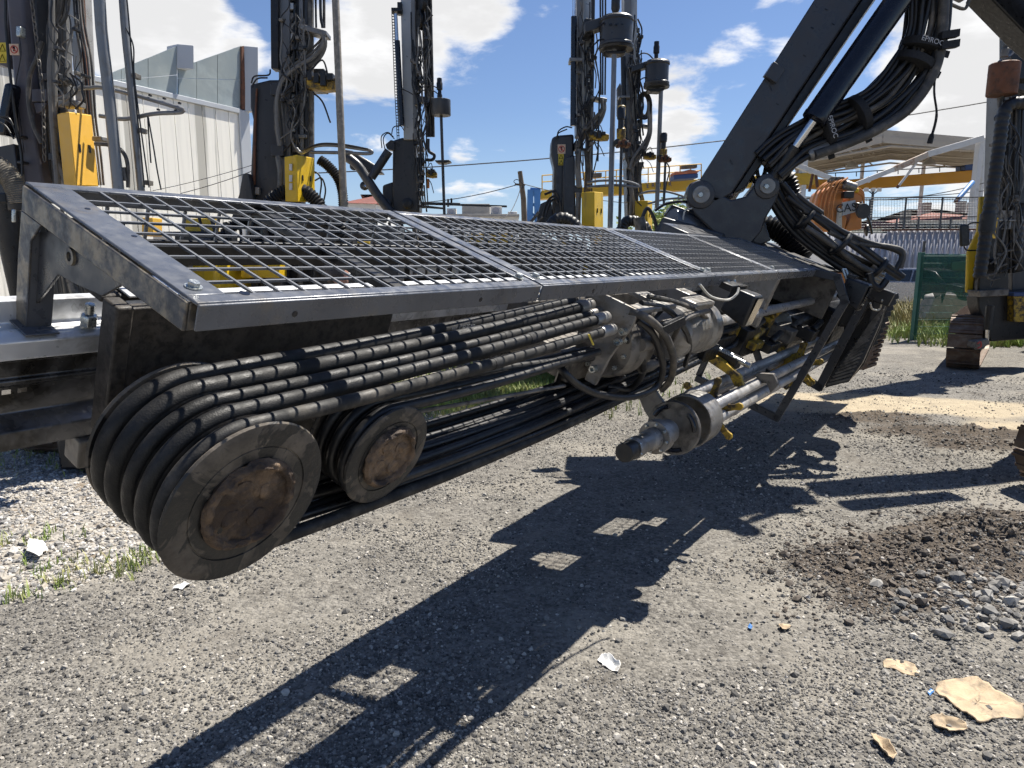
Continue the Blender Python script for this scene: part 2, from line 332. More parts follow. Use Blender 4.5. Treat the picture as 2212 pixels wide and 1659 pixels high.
def hose_mat(name, col, col2, wet):          # oily reel hose: pebbled cover, wet and dusty patches
    m, t, b = new_mat(name); c = coords(t)
    n = tnoise(t, c, 11, 6, 0.65)
    t.links.new(mixc(t, mrange(t, n, 0.45, 0.72, 0, 1, True), col, col2), b.inputs['Base Color'])
    n2 = tnoise(t, c, 16, 5, 0.6)
    t.links.new(mrange(t, n2, 0.35, 0.65, 0.42 if wet else 0.5, 0.70 if wet else 0.8), b.inputs['Roughness'])
    b.inputs['Specular IOR Level'].default_value = 0.38
    v = t.nodes.new('ShaderNodeTexVoronoi'); v.inputs['Scale'].default_value = 240; t.links.new(c, v.inputs['Vector'])
    h = mth(t, 'ADD', mth(t, 'MULTIPLY', v.outputs[0], 0.5), mth(t, 'MULTIPLY', tnoise(t, c, 55, 4, 0.6), 1.3))
    bump(t, b, h, 0.0013 if wet else 0.0009, 0.7); return m
M['hose_wet'] = hose_mat('oily_reel_hose', (0.010, 0.0098, 0.0095), (0.028, 0.026, 0.024), True)
M['hose_dry'] = hose_mat('dusty_reel_hose', (0.016, 0.0155, 0.015), (0.075, 0.067, 0.056), False)
def mud_mat():
    m, t, b = new_mat('caked_mud'); c = coords(t)
    n = tnoise(t, c, 24, 8, 0.7); n2 = tnoise(t, c, 9, 5, 0.6)
    col = mixc(t, mrange(t, n2, 0.40, 0.62, 0, 1, True), (0.06, 0.038, 0.024), (0.235, 0.155, 0.092))
    t.links.new(mixc(t, mrange(t, n, 0.40, 0.66, 0, 0.6), col, (0.035, 0.024, 0.018)), b.inputs['Base Color'])
    t.links.new(mrange(t, n2, 0.3, 0.7, 0.8, 0.42), b.inputs['Roughness'])
    bump(t, b, mth(t, 'ADD', n, mth(t, 'MULTIPLY', tnoise(t, c, 70, 5), 0.5)), 0.012, 0.9); return m
M['mud'] = mud_mat()
def flange_mat():                            # drum flange: worn grey paint, dried mud in big patches
    m, t, b = new_mat('drum_flange'); c = coords(t)
    n = tnoise(t, c, 6.5, 5, 0.6, 1.2); n2 = tnoise(t, c, 60, 4, 0.7); n3 = tnoise(t, c, 14, 4, 0.6)
    col = mixc(t, mrange(t, n, 0.46, 0.505, 0, 1, True), (0.017, 0.017, 0.0165), mixc(t, mrange(t, n3, 0.35, 0.65), (0.06, 0.05, 0.039), (0.145, 0.122, 0.095)))
    t.links.new(mixc(t, mrange(t, n2, 0.52, 0.72, 0, 0.55), col, (0.055, 0.043, 0.033)), b.inputs['Base Color'])
    t.links.new(mrange(t, n, 0.42, 0.52, 0.36, 0.75), b.inputs['Roughness'])
    bump(t, b, mth(t, 'ADD', n2, mth(t, 'MULTIPLY', n, 0.8)), 0.0022, 0.8); return m
M['flange'] = flange_mat()
def panel_mat():                             # cream sandwich panel wall with dirty run-off stripes
    m, t, b = new_mat('cream_wall_panel'); c = coords(t)
    s = t.nodes.new('ShaderNodeSeparateXYZ'); t.links.new(c, s.inputs[0])
    al = mth(t, 'ADD', mth(t, 'MULTIPLY', s.outputs[0], 0.6), mth(t, 'MULTIPLY', s.outputs[1], 0.8))
    w1 = t.nodes.new('ShaderNodeCombineXYZ'); t.links.new(mth(t, 'MULTIPLY', al, 1.0), w1.inputs[0]); t.links.new(mth(t, 'MULTIPLY', s.outputs[2], 0.03), w1.inputs[2])
    n = tnoise(t, w1.outputs[0], 2.2, 5, 0.6); n2 = tnoise(t, w1.outputs[0], 9, 4, 0.6)
    col = mixc(t, mrange(t, n, 0.53, 0.60, 0, 0.95, True), (0.86, 0.83, 0.74), (0.46, 0.44, 0.38))
    col = mixc(t, mrange(t, n2, 0.5, 0.8, 0, 0.4), col, (0.5, 0.48, 0.43))
    t.links.new(col, b.inputs['Base Color']); b.inputs['Roughness'].default_value = 0.55; return m
M['panel'] = panel_mat()
def stone_mat(name, ramp):
    m, t, b = new_mat(name); oi = t.nodes.new('ShaderNodeObjectInfo')
    cr = t.nodes.new('ShaderNodeValToRGB'); cr.color_ramp.interpolation = 'LINEAR'
    el = cr.color_ramp.elements
    while len(el) < len(ramp): el.new(0.5)
    for i, (p, c) in enumerate(ramp): el[i].position = p; el[i].color = (*c, 1)
    t.links.new(oi.outputs['Random'], cr.inputs[0])
    c = coords(t)
    t.links.new(mixc(t, 1.0, cr.outputs[0], mrange(t, tnoise(t, c, 1.5, 5), 0.3, 0.7, 0.72, 1.28), 'MULTIPLY'), b.inputs['Base Color'])
    b.inputs['Roughness'].default_value = 0.85; return m
M['gravel'] = stone_mat('gravel_stones', [(0, (.055, .052, .048)), (.3, (.12, .113, .103)), (.65, (.21, .197, .176)), (.9, (.32, .30, .265)), (1, (.53, .49, .43))])
M['pale_gravel'] = stone_mat('pale_gravel_stones', [(0, (.15, .145, .14)), (.3, (.27, .26, .245)), (.55, (.36, .32, .26)), (.8, (.44, .42, .39)), (1, (.54, .52, .49))])
M['rock'] = stone_mat('broken_rock', [(0, (.10, .098, .094)), (.4, (.19, .182, .17)), (.8, (.30, .285, .26)), (1, (.42, .395, .35))])
M['clod'] = stone_mat('soil_clods', [(0, (.06, .05, .041)), (.5, (.11, .09, .072)), (1, (.19, .158, .125))])

# ------------------------------------------------------------------ ground
def vnoise(x, y, seed=0):
    xi = np.floor(x).astype(np.int64); yi = np.floor(y).astype(np.int64); xf = x - xi; yf = y - yi
    def hsh(a, b):
        n = (a * 374761393 + b * 668265263 + seed * 974634757) & 0xFFFFFFFF
        n = ((n ^ (n >> 13)) * 1274126177) & 0xFFFFFFFF
        return ((n ^ (n >> 16)) & 0xFFFF) / 65535.0
    u = xf * xf * (3 - 2 * xf); v = yf * yf * (3 - 2 * yf)
    a = hsh(xi, yi); b = hsh(xi + 1, yi); c = hsh(xi, yi + 1); d = hsh(xi + 1, yi + 1)
    return (a * (1 - u) + b * u) * (1 - v) + (c * (1 - u) + d * u) * v
def fbm(x, y, sc, oct=4, seed=0):
    s = 0; a = 0.5
    for i in range(oct):
        s = s + a * vnoise(x * sc, y * sc, seed + i); sc *= 2.03; a *= 0.5
    return s
def sstep(a, b, x): t = np.clip((x - a) / (b - a), 0, 1); return t * t * (3 - 2 * t)
_b = [gp(*q) for q in [(-300, 1420), (0, 1325), (330, 1235), (650, 1090), (960, 950), (1180, 870), (1330, 790), (1400, 720), (1420, 660)]]
BY = np.array([q.y for q in _b]); BX = np.array([q.x for q in _b])
def pale_zone(x, y):
    xb = np.interp(y, BY, BX) + (fbm(x, y, 1.3, 4, 3) - 0.47) * 0.9
    return sstep(0.12, -0.18, x - xb)
def gauss(x, y, c, sx, sy, ang=0.0):
    dx = x - c[0]; dy = y - c[1]; ca, sa = math.cos(ang), math.sin(ang)
    return np.exp(-(((dx * ca + dy * sa) / sx) ** 2 + ((-dx * sa + dy * ca) / sy) ** 2))
SANDS = [(gp(1740, 862), .9, .5), (gp(1960, 872), 1.3, .45), (gp(2120, 885), 1.0, .4), (gp(2180, 925), .5, .5), (gp(1830, 885), .7, .3)]
SOILS = [(gp(1900, 905), .6, .28), (gp(2010, 935), .7, .25), (gp(2100, 965), .5, .25), (gp(2140, 940), .5, .2)]
PILE = [(gp(1800, 1235), .26, .24, .05), (gp(1930, 1215), .36, .28, .085), (gp(2080, 1185), .42, .34, .11), (gp(2200, 1165), .4, .4, .14), (gp(2080, 1265), .34, .2, .05), (gp(1930, 1310), .34, .13, .03)]
ROCKS = [(gp(2090, 1320), .34, .14), (gp(2190, 1350), .22, .22), (gp(2180, 1290), .26, .13)]
def zsum(L, x, y): return sum(gauss(x, y, q[0], q[1], q[2]) for q in L)
def height(x, y):
    d = np.sqrt(x * x + y * y)
    h = (fbm(x, y, 0.5, 3, 11) - 0.44) * 0.06 + (fbm(x, y, 3.0, 4, 5) - 0.47) * 0.03
    p = sum(gauss(x, y, q[0], q[1], q[2]) * q[3] for q in PILE)
    s = zsum(SOILS, x, y)
    rough = (fbm(x, y, 9.0, 5, 21) - 0.2)
    h = h + p * (0.55 + 1.1 * rough) + s * 0.07 * rough * 2
    h = h + np.clip(zsum(ROCKS, x, y), 0, 1) * 0.02
    return h * sstep(45, 12, d) + 0.0
def ground_z(x, y): return float(height(np.array([x]), np.array([y]))[0])
na = 620; radii = np.concatenate([np.linspace(0.02, 1.1, 6), np.geomspace(1.2, 30, 420), np.geomspace(32, 900, 30)])
aa = np.concatenate([np.linspace(R(-48), R(48), 520), np.linspace(R(52), R(308), 100)]); na = len(aa)
RR, AA = np.meshgrid(radii, aa, indexing='ij'); GX = RR * np.sin(AA); GY = RR * np.cos(AA); GZ = height(GX, GY)
nr = len(radii); verts = np.stack([GX, GY, GZ], -1).reshape(-1, 3)
i0 = np.arange(nr - 1)[:, None] * na + np.arange(na)[None, :]; i1 = np.arange(nr - 1)[:, None] * na + (np.arange(na)[None, :] + 1) % na
faces = np.stack([i0, i1, i1 + na, i0 + na], -1).reshape(-1, 4)[:, ::-1]
me = bpy.data.meshes.new('ground')
me.vertices.add(len(verts)); me.vertices.foreach_set('co', verts.astype(np.float32).ravel())
me.loops.add(faces.size); me.loops.foreach_set('vertex_index', faces.astype(np.int32).ravel())
me.polygons.add(len(faces)); me.polygons.foreach_set('loop_start', np.arange(0, faces.size, 4, dtype=np.int32))
me.update(); me.validate(); me.polygons.foreach_set('use_smooth', np.ones(len(me.polygons), bool))
X, Y = verts[:, 0], verts[:, 1]
nz = fbm(X, Y, 2.5, 4, 31)
zone = np.zeros((len(verts), 4), np.float32)
zone[:, 0] = pale_zone(X, Y)
zone[:, 1] = sstep(.35, .75, zsum(SANDS, X, Y) * (0.5 + nz))
zone[:, 2] = np.clip(sstep(.25, .6, (zsum(SOILS, X, Y) + sum(gauss(X, Y, q[0], q[1], q[2]) for q in PILE)) * (0.55 + nz)), 0, 1)
zone[:, 3] = 1
at_ = me.color_attributes.new('zone', 'FLOAT_COLOR', 'POINT'); at_.data.foreach_set('color', zone.ravel())
def ground_mat():
    m, t, b = new_mat('gravel_yard'); c = coords(t)
    z = t.nodes.new('ShaderNodeAttribute'); z.attribute_name = 'zone'
    s = t.nodes.new('ShaderNodeSeparateColor'); t.links.new(z.outputs['Color'], s.inputs[0])
    v1 = nd(t, 'ShaderNodeTexVoronoi', i_Scale=75.0); t.links.new(c, v1.inputs['Vector'])
    v2 = nd(t, 'ShaderNodeTexVoronoi', i_Scale=33.0); t.links.new(c, v2.inputs['Vector'])
    def cell(v, a, bcol):
        q = t.nodes.new('ShaderNodeSeparateColor'); t.links.new(v.outputs['Color'], q.inputs[0]); return mixc(t, q.outputs[0], a, bcol)
    g = mixc(t, 0.5, cell(v1, (.058, .054, .049), (.285, .267, .235)), cell(v2, (.08, .075, .067), (.245, .229, .202)))
    big = tnoise(t, c, 0.9, 6, 0.6); med = tnoise(t, c, 5, 6, 0.65)
    g = mixc(t, mrange(t, big, 0.45, 0.66, 0, 0.62, True), g, (.285, .262, .222))
    big2 = tnoise(t, c, 2.1, 5, 0.6, 0.5); g = mixc(t, mrange(t, big2, 0.56, 0.70, 0, 0.55, True), g, (.10, .088, .074))
    g = mixc(t, mrange(t, med, 0.52, 0.72, 0, 0.45, True), g, (.075, .067, .058))
    pale = mixc(t, 0.55, cell(v2, (.17, .155, .135), (.52, .48, .42)), cell(v1, (.2, .185, .165), (.46, .43, .38)))
    pale = mixc(t, mrange(t, med, 0.5, 0.66, 0, 0.75, True), pale, (.17, .125, .08))
    sand = mixc(t, mrange(t, med, 0.3, 0.7), (.44, .37, .26), (.30, .25, .18))
    soil = mixc(t, mrange(t, med, 0.3, 0.7), (.055, .045, .037), (.12, .098, .076))
    g = mixc(t, s.outputs[0], g, pale); g = mixc(t, s.outputs[1], g, sand); g = mixc(t, s.outputs[2], g, soil)
    t.links.new(g, b.inputs['Base Color']); b.inputs['Roughness'].default_value = 0.92; b.inputs['Specular IOR Level'].default_value = 0.2
    h = mth(t, 'ADD', mth(t, 'MULTIPLY', v1.outputs[0], -0.6), mth(t, 'ADD', mth(t, 'MULTIPLY', v2.outputs[0], -1.0), med))
    bump(t, b, h, 0.012, 0.8); return m
me.materials.append(ground_mat())
go = bpy.data.objects.new('ground', me); COL.objects.link(go); struct(go)

# loose stones (uncountable): instanced on points
def stone_mesh(seed, flat):
    rs = random.Random(seed); bm = bmesh.new(); bmesh.ops.create_icosphere(bm, subdivisions=1, radius=1.0)
    for v in bm.verts:
        k = rs.uniform(0.62, 1.15); v.co = Vector((v.co.x * k * rs.uniform(.9, 1.1), v.co.y * k * 0.82, v.co.z * k * flat))
    m = bpy.data.meshes.new('stone'); bm.to_mesh(m); bm.free(); return m
def scatter(name, mat, P, S, flat=(0.7, 0.6, 0.8, 0.5)):
    coll = bpy.data.collections.new(name + '_shapes')
    for i, fl in enumerate(flat):
        m = stone_mesh(i * 7 + len(name), fl); m.materials.append(mat)
        coll.objects.link(bpy.data.objects.new('stone_shape', m))
    me = bpy.data.meshes.new(name); me.vertices.add(len(P)); me.vertices.foreach_set('co', P.astype(np.float32).ravel())
    a = me.attributes.new('sc', 'FLOAT', 'POINT'); a.data.foreach_set('value', S.astype(np.float32))
    rt = rng.uniform(-1, 1, (len(P), 3)) * np.array([0.5, 0.5, math.pi]); a = me.attributes.new('rt', 'FLOAT_VECTOR', 'POINT'); a.data.foreach_set('vector', rt.astype(np.float32).ravel())
    o = bpy.data.objects.new(name, me); COL.objects.link(o); stuff(o)
    g = bpy.data.node_groups.new(name, 'GeometryNodeTree')
    g.interface.new_socket('Geometry', in_out='INPUT', socket_type='NodeSocketGeometry'); g.interface.new_socket('Geometry', in_out='OUTPUT', socket_type='NodeSocketGeometry')
    gi = g.nodes.new('NodeGroupInput'); gout = g.nodes.new('NodeGroupOutput'); ip = g.nodes.new('GeometryNodeInstanceOnPoints')
    ci = g.nodes.new('GeometryNodeCollectionInfo'); ci.inputs['Collection'].default_value = coll; ci.inputs['Separate Children'].default_value = True; ci.inputs['Reset Children'].default_value = True
    s = g.nodes.new('GeometryNodeInputNamedAttribute'); s.data_type = 'FLOAT'; s.inputs['Name'].default_value = 'sc'
    r = g.nodes.new('GeometryNodeInputNamedAttribute'); r.data_type = 'FLOAT_VECTOR'; r.inputs['Name'].default_value = 'rt'
    L = g.links.new; L(gi.outputs[0], ip.inputs['Points']); L(ci.outputs[0], ip.inputs['Instance']); ip.inputs['Pick Instance'].default_value = True
    L(r.outputs[0], ip.inputs['Rotation']); L(s.outputs[0], ip.inputs['Scale']); L(ip.outputs[0], gout.inputs[0])
    o.modifiers.new('stones', 'NODES').node_group = g; return o
def sample(n, r0, r1, a0=-43, a1=43, pw=1.0):
    t = rng.random(n); r = r0 * (r1 / r0) ** (t ** pw); a = np.radians(rng.uniform(a0, a1, n)); return r * np.sin(a), r * np.cos(a)
x, y = sample(230000, 1.7, 13, pw=0.85)
pz = pale_zone(x, y); d = np.hypot(x, y); clump = fbm(x, y, 1.7, 4, 77)
k = (rng.random(len(x)) > pz) & (rng.random(len(x)) < sstep(.30, .54, clump) * .88 + .12) & (rng.random(len(x)) > 0.75 * sstep(.3, .7, zsum(SANDS, x, y)))
x, y, d = x[k], y[k], d[k]
S = np.clip(rng.lognormal(math.log(0.0058), 0.46, len(x)), .003, .026) * np.clip(0.75 + d * 0.05, .8, 1.3)
tag(scatter('loose_gravel', M['gravel'], np.stack([x, y, height(x, y) + S * .15], -1), S), 'dark grey loose gravel strewn over the yard', 'gravel')
x, y = sample(120000, 2.2, 14, -43, 12, pw=0.8); k = rng.random(len(x)) < pale_zone(x, y) * (0.25 + 0.75 * sstep(.36, .5, fbm(x, y, 1.1, 4, 55))); x, y = x[k], y[k]
S = np.clip(rng.lognormal(math.log(0.0115), 0.4, len(x)), .005, .035)
tag(scatter('pale_gravel', M['pale_gravel'], np.stack([x, y, height(x, y) + S * .2], -1), S), 'pale limestone gravel behind the drill feed', 'gravel')
x, y = sample(60000, 2.3, 8, 8, 46); q = sum(gauss(x, y, p[0], p[1] * 1.1, p[2] * 1.1) for p in PILE) + zsum(SOILS, x, y) * .8
k = rng.random(len(x)) < np.clip(q * .9, 0, 1); x, y = x[k], y[k]; S = np.clip(rng.lognormal(math.log(0.0065), 0.6, len(x)), .0025, .034)
tag(scatter('soil_clods', M['clod'], np.stack([x, y, height(x, y) + S * .2], -1), S, (0.8, 0.9, 0.7)), 'dark brown clods of the dug soil heap', 'soil')
x, y = sample(9000, 2.2, 5.2, 12, 46); q = zsum(ROCKS, x, y); k = rng.random(len(x)) < np.clip(q * .95, 0, 1) + .004 * (q > .03); x, y = x[k], y[k]
S = np.clip(rng.lognormal(math.log(0.017), 0.5, len(x)), .006, .05)
tag(scatter('broken_rock', M['rock'], np.stack([x, y, height(x, y) + S * .25], -1), S, (0.75, 0.6, 0.9)), 'broken pale rock spilled beside the soil heap', 'rock')

# grass and weeds
def blades(name, mat, spots, label, hgt=(.05, .16), wd=.004):
    vs = []; fs = []
    for (c, rx, ry, n) in spots:
        for _ in range(n):
            a = random.gauss(0, .5); b = random.gauss(0, .5); bx, by = c.x + a * rx, c.y + b * ry; z = 0.0
            for _k in range(random.randint(2, 5)):
                h = random.uniform(*hgt) * random.uniform(.6, 1.1); an = random.uniform(0, 6.28); ln = random.uniform(.1, .75) * h; w_ = wd * random.uniform(.6, 1.4)
                dx, dy = math.cos(an), math.sin(an); px, py = bx + random.gauss(0, .012), by + random.gauss(0, .012)
                i = len(vs)
                vs += [(px - dy * w_, py + dx * w_, z), (px + dy * w_, py - dx * w_, z), (px + dx * ln * .4 + dy * w_ * .8, py + dy * ln * .4 - dx * w_ * .8, z + h * .6),
                       (px + dx * ln * .4 - dy * w_ * .8, py + dy * ln * .4 + dx * w_ * .8, z + h * .6), (px + dx * ln, py + dy * ln, z + h)]
                fs += [(i, i + 1, i + 2, i + 3), (i + 3, i + 2, i + 4)]
    va = np.array(vs); va[:, 2] += height(va[:, 0], va[:, 1])
    me = bpy.data.meshes.new(name); me.from_pydata(va.tolist(), [], fs); me.materials.append(mat)
    o = bpy.data.objects.new(name, me); COL.objects.link(o); stuff(o); return tag(o, label, 'grass')
blades('grass', M['grass'], [(gp(1060, 850), 1.6, 1.3, 2800), (gp(1150, 815), .9, 1.4, 1900), (gp(930, 880), .7, .9, 300), (gp(1330, 760), 1.0, 3.0, 500)], 'green grass growing behind the drill feed', (.06, .17), .005)
blades('weeds', M['grass'], [(gp(190, 1230), .35, .16, 55), (gp(275, 1225), .2, .14, 26), (gp(95, 1170), .25, .2, 24), (gp(10, 1300), .15, .08, 14), (gp(330, 1200), .06, .06, 10), (gp(40, 980), 1.2, .8, 300), (gp(120, 1270), .1, .06, 20)], 'small green weeds in the pale gravel at the left', (.03, .1), .0035)
blades('dry_grass', M['drygrass'], [(gp(2030, 700), 1.5, 1.4, 1400), (gp(2075, 690), .9, 1.2, 800), (gp(2120, 715), 2.2, .5, 500)], 'tall yellowing grass along the green fence', (.2, .75), .012)
blades('fence_grass', M['grass'], [(gp(2030, 728), 1.6, .8, 700), (gp(2180, 745), 1.6, .4, 400), (gp(2080, 640), .3, .3, 90)], 'fresh green grass at the foot of the green fence', (.1, .4), .011)

# ------------------------------------------------------------------ the drill rig whose feed lies across the foreground
rig = thing('drill_rig', 'dark grey drill rig whose long feed with hose reels lies level across the foreground', 'drill rig', (1.3, 3.8, 0), 'drill rigs parked in the yard')
def lb(m, u0, u1, w0, w1, h0, h1):
    return m.box(F((u0 + u1) / 2, (w0 + w1) / 2, (h0 + h1) / 2), D_ * ((u1 - u0) / 2), OUT * ((w1 - w0) / 2), UPF * ((h1 - h0) / 2))
def fpoly(pts, u): return [F(u, a, b) for a, b in pts]
def onU(x, y, u):
    r = ray(x, y); q = r * (u / r.dot(D_)); return (q.dot(OUT), q.dot(UPF))
FB = Matrix((D_, OUT, UPF)).transposed()
_bar = MB().box((0, 0, 0), (.5, 0, 0), (0, .5, 0), (0, 0, .5)).mesh('bar'); _bar.materials.append(M['bar'])
_bolt = MB().lathe([(.017, 0), (.017, .003)], (0, 0, 0), (0, 0, 1), 20).hexnut((0, 0, .003), (0, 0, 1), .0125, .010).mesh('bolt'); _bolt.materials.append(M['zinc'])
def place(me, name, parent, u, w_, h, sx=1, sy=1, sz=1):
    o = put(name, me, None, parent); m = FB.to_4x4() @ Matrix.Diagonal((sx, sy, sz, 1)); m.translation = F(u, w_, h); o.matrix_basis = m; return o
HG = -0.519
def panel(u0, u1, pitch, s0, s1, bolts, bw_=.0062):
    m = MB(); t = .007
    lb(m, u0, u1, -1.797, -1.762, HG - t, HG); lb(m, u0, u1, -1.137, -1.102, HG - t, HG)
    lb(m, u0, u0 + s0, -1.762, -1.137, HG - t, HG); lb(m, u1 - s1, u1, -1.762, -1.137, HG - t, HG)
    lb(m, u0, u1, -1.102, -1.094, HG - .056, HG - .002)                       # turned-down near edge
    lb(m, u0, u1, -1.803, -1.797, HG - .05, HG - .002)
    lb(m, u0 + .02, u1 - .02, -1.135, -1.102, HG - .056, HG - .050)
    p = m.build('guard_panel', M['paint_rail'], rig, .004)
    a, b = u0 + s0, u1 - s1; n = round((b - a) / pitch)
    for i in range(1, n): place(_bar, 'bar', p, a + (b - a) * i / n, (-1.762 - 1.137) / 2, HG - .0042, bw_, .625, .0055)
    for j in range(1, 9): place(_bar, 'bar', p, (a + b) / 2, -1.762 + .625 * j / 9, HG - .0058, b - a, bw_, .0055)
    for bu, bw in bolts: place(_bolt, 'bolt', p, bu, bw, HG + .0003)
    # upright mesh on the far side, below the top panel
    nb = max(4, round((b - a) / .11))
    for i in range(nb + 1): place(_bar, 'back_bar', p, a + (b - a) * i / nb, -1.800, HG - .05 - .07, .008, .006, .14)
    return p
panel(.748, 1.928, .0655, .083, .05, [(.783, -1.172), (1.885, -1.16)])
panel(1.944, 3.60, .0655, .055, .05, [(1.985, -1.16), (3.565, -1.16)])
panel(3.614, 4.85, .054, .05, .04, [(3.65, -1.16)], .0045)
panel(4.862, 6.15, .054, .04, .06, [(4.9, -1.16)], .0042)
m = MB(); lb(m, .80, 6.1, -1.475, -1.465, HG - .075, HG - .014); m.build('guard_rib', M['black'], rig, .002)
for u_, w_, r_ in ((.87, -1.135, .011), (.815, -1.45, .006), (.80, -1.62, .006)): MB().lathe([(r_, 0), (r_, .0008), (.001, .0008)], F(u_, w_, HG), UPF, 16).build('bolt_hole', M['blackgloss'], rig)
for u_ in (.97, 1.62, 2.3, 3.2): MB().lathe([(.007, 0), (.007, .0008), (.001, .0008)], F(u_, -1.094, HG - .034), OUT, 14).build('rail_hole', M['blackgloss'], rig)
# ridge of stiffeners under the mesh
m = MB()
for uu in (1.35, 2.75, 4.2): lb(m, uu, uu + .05, -1.79, -1.11, HG - .05, HG - .02)
m.build('guard_stiffener', M['black'], rig, .002)
# end bracket of the guard
m = MB(); lb(m, .741, .749, -1.795, -1.124, HG - .068, HG - .0085); lb(m, .749, .80, -1.130, -1.124, HG - .068, HG - .0085)
b = m.build('guard_end_bracket', M['paint_edge'], rig, .003)
MB().prism(fpoly([(-1.797, HG - .069), (-1.70, HG - .069), (-1.742, -.64), (-1.742, -.868), (-1.80, -.868), (-1.803, -.70)], .742), D_ * .0062).build('bracket_leg', M['paint_edge'], b, .002)
m = MB(); lb(m, .742, .80, -1.748, -1.742, -.868, -.62); m.build('leg_flange', M['paint_rail'], b, .002)
MB().prism(fpoly([(-1.742, HG - .066), (-1.36, HG - .066), (-1.45, -.655), (-1.56, -.675), (-1.645, -.685), (-1.69, -.74), (-1.742, -.80)], .760), D_ * .008).build('bracket_gusset', M['paint'], b, .002)
m = MB(); m.lathe([(.02, 0), (.02, .006), (.011, .006), (.011, 0)], F(.754, -1.59, -.62), D_, 16, True); m.build('gusset_eye', M['paint_edge'], b)
m = MB(); lb(m, .725, .80, -1.79, -1.70, -.8655, -.860); m.build('bracket_foot', M['paint_rail'], b, .002)
for a in ((-1.73, .88),):
    m = MB(); m.hexnut(F(a[1], a[0], -.861), UPF, .021, .03); m.lathe([(.0115, .03), (.0115, .055), (.009, .058)], F(a[1], a[0], -.858), UPF, 14); m.build('stud_nut', M['zinc'], rig, .001)
# aluminium feed beam
m = MB(); m.prism(fpoly([(-1.83, -.815), (-1.80, -.815), (-1.795, -.84), (-1.795, -.872), (-1.78, -.880), (-1.76, -.880), (-1.752, -.868), (-1.715, -.868), (-1.70, -.878), (-1.70, -.925), (-1.715, -.932), (-1.83, -.932)], .05), D_ * 10.2)
beam = m.build('feed_beam', M['alu'], rig, .003)
m = MB(); m.prism(fpoly([(-1.80, -.932), (-1.728, -.932), (-1.752, -.955), (-1.752, -1.0), (-1.742, -1.006), (-1.742, -1.018), (-1.752, -1.024), (-1.752, -1.10), (-1.705, -1.13), (-1.70, -1.18), (-1.80, -1.18)], .05), D_ * 10.2)
m.build('beam_web', M['alu_dark'], beam, .003)
m = MB()
for uu in (.70, .735): lb(m, uu, uu + .02, -1.752, -1.7505, -1.045, -1.032)
m.build('bright_slot_cover', M['chrome'], beam)
m = MB(); lb(m, .86, .98, -1.76, -1.68, -1.27, -1.182); m.build('beam_shoe', M['steel_dirty'], rig, .006)
# bracket that carries the hose drums
m = MB(); m.prism(fpoly([(-1.50, -.712), (-1.50, -1.22), (-1.53, -1.22), (-1.53, -.712)], .825), D_ * .92)
br = m.build('drum_bracket', M['plate_brown'], rig, .004)
m = MB(); lb(m, .818, .86, -1.56, -1.494, -1.06, -.706); lb(m, .818, 1.0, -1.66, -1.565, -.724, -.706); m.build('bracket_end', M['plate_brown'], br, .006)
m = MB(); lb(m, .87, 1.06, -1.66, -1.54, -.7035, -.698); m.build('bracket_cover', M['alu'], br, .002)
# hose drums
def drum(uc, hc, wf, Rr, grooves, pitch, name, hub):
    prof = [(.02, .004), (Rr * .60, .002), (Rr * .70, .0015), (Rr * .705, .0035), (Rr * .72, .0035), (Rr * .725, .0005), (Rr * .86, -.001), (Rr * .93, 0), (Rr * .985, .003), (Rr, .008), (Rr * .985, .013), (Rr - .03, .0135), (.03, .0135)]; t = .013
    d = MB().lathe(prof, F(uc, wf, hc), -OUT, 72).build(name, M['flange'], rig)
    core = [(.03, .0145), (Rr - .05, .0145)]
    for g in range(grooves):
        gb = Rr - .052; core += [(gb, t + pitch * .15), (gb, t + pitch * .85), (Rr - .022, t + pitch - .003), (Rr - .016, t + pitch), (Rr - .022, t + pitch + .003)] if g < grooves - 1 else [(gb, t + pitch * .15), (gb, t + pitch * .85)]; t += pitch
    MB().lathe(core + [(gb, t), (.03, t), (.03, t + .1)], F(uc, wf, hc), -OUT, 64).build('drum_core', M['shade_grease'], d)  # near-black core: shade between the hoses put into its colour
    MB().lathe([(.05, t + .0005), (Rr - .006, t + .0005), (Rr - .002, t + .006), (Rr - .006, t + .0125), (.05, t + .0125)], F(uc, wf, hc), -OUT, 64).build('back_flange', M['flange'], d)
    o = F(uc, wf, hc)
    ring = [(hub * 1.10, .003), (hub * 1.12, -.004), (hub * 1.05, -.016), (hub * .96, -.018), (hub * .90, -.012), (hub * .88, -.004), (hub * .4, -.002), (.004, -.003)]
    # subdivided, lumpy mud
    prof2 = []
    for a, b_ in zip(ring[:-1], ring[1:]):
        for k in range(5): prof2.append((a[0] + (b_[0] - a[0]) * k / 5, a[1] + (b_[1] - a[1]) * k / 5))
    mm = MB().lathe(prof2, o, -OUT, 72)
    vv = []
    for q in mm.v:
        q = Vector(q); k = mnoise.noise(q * 28) * .009 + mnoise.noise(q * 60) * .007 + mnoise.noise(q * 140) * .004; vv.append(tuple(q + OUT * k))
    mm.v = vv; mm.build('hub', M['mud'], d)
    for a in range(4):
        an = a * math.pi / 2 + .5; c = o + (D_ * math.cos(an) + UPF * math.sin(an)) * hub * .48
        mm = MB().lathe([(hub * .24, -.004), (hub * .235, .005), (hub * .225, .006), (hub * .17, .008), (hub * .1, .0075), (.004, .008)], c, OUT, 22)
        mm.v = [tuple(Vector(q) + OUT * (mnoise.noise(Vector(q) * 60) * .007)) for q in mm.v]; mm.build('hub_bolt', M['mud'], d)
    return d
UC, HC, WF = .943, -1.026, -1.085
drum(UC, HC, WF, .212, 5, .060, 'hose_drum', .109)
US, HS, WS = 1.418, -1.033, -1.10
drum(US, HS, WS, .158, 3, .050, 'hose_pulley', .088)
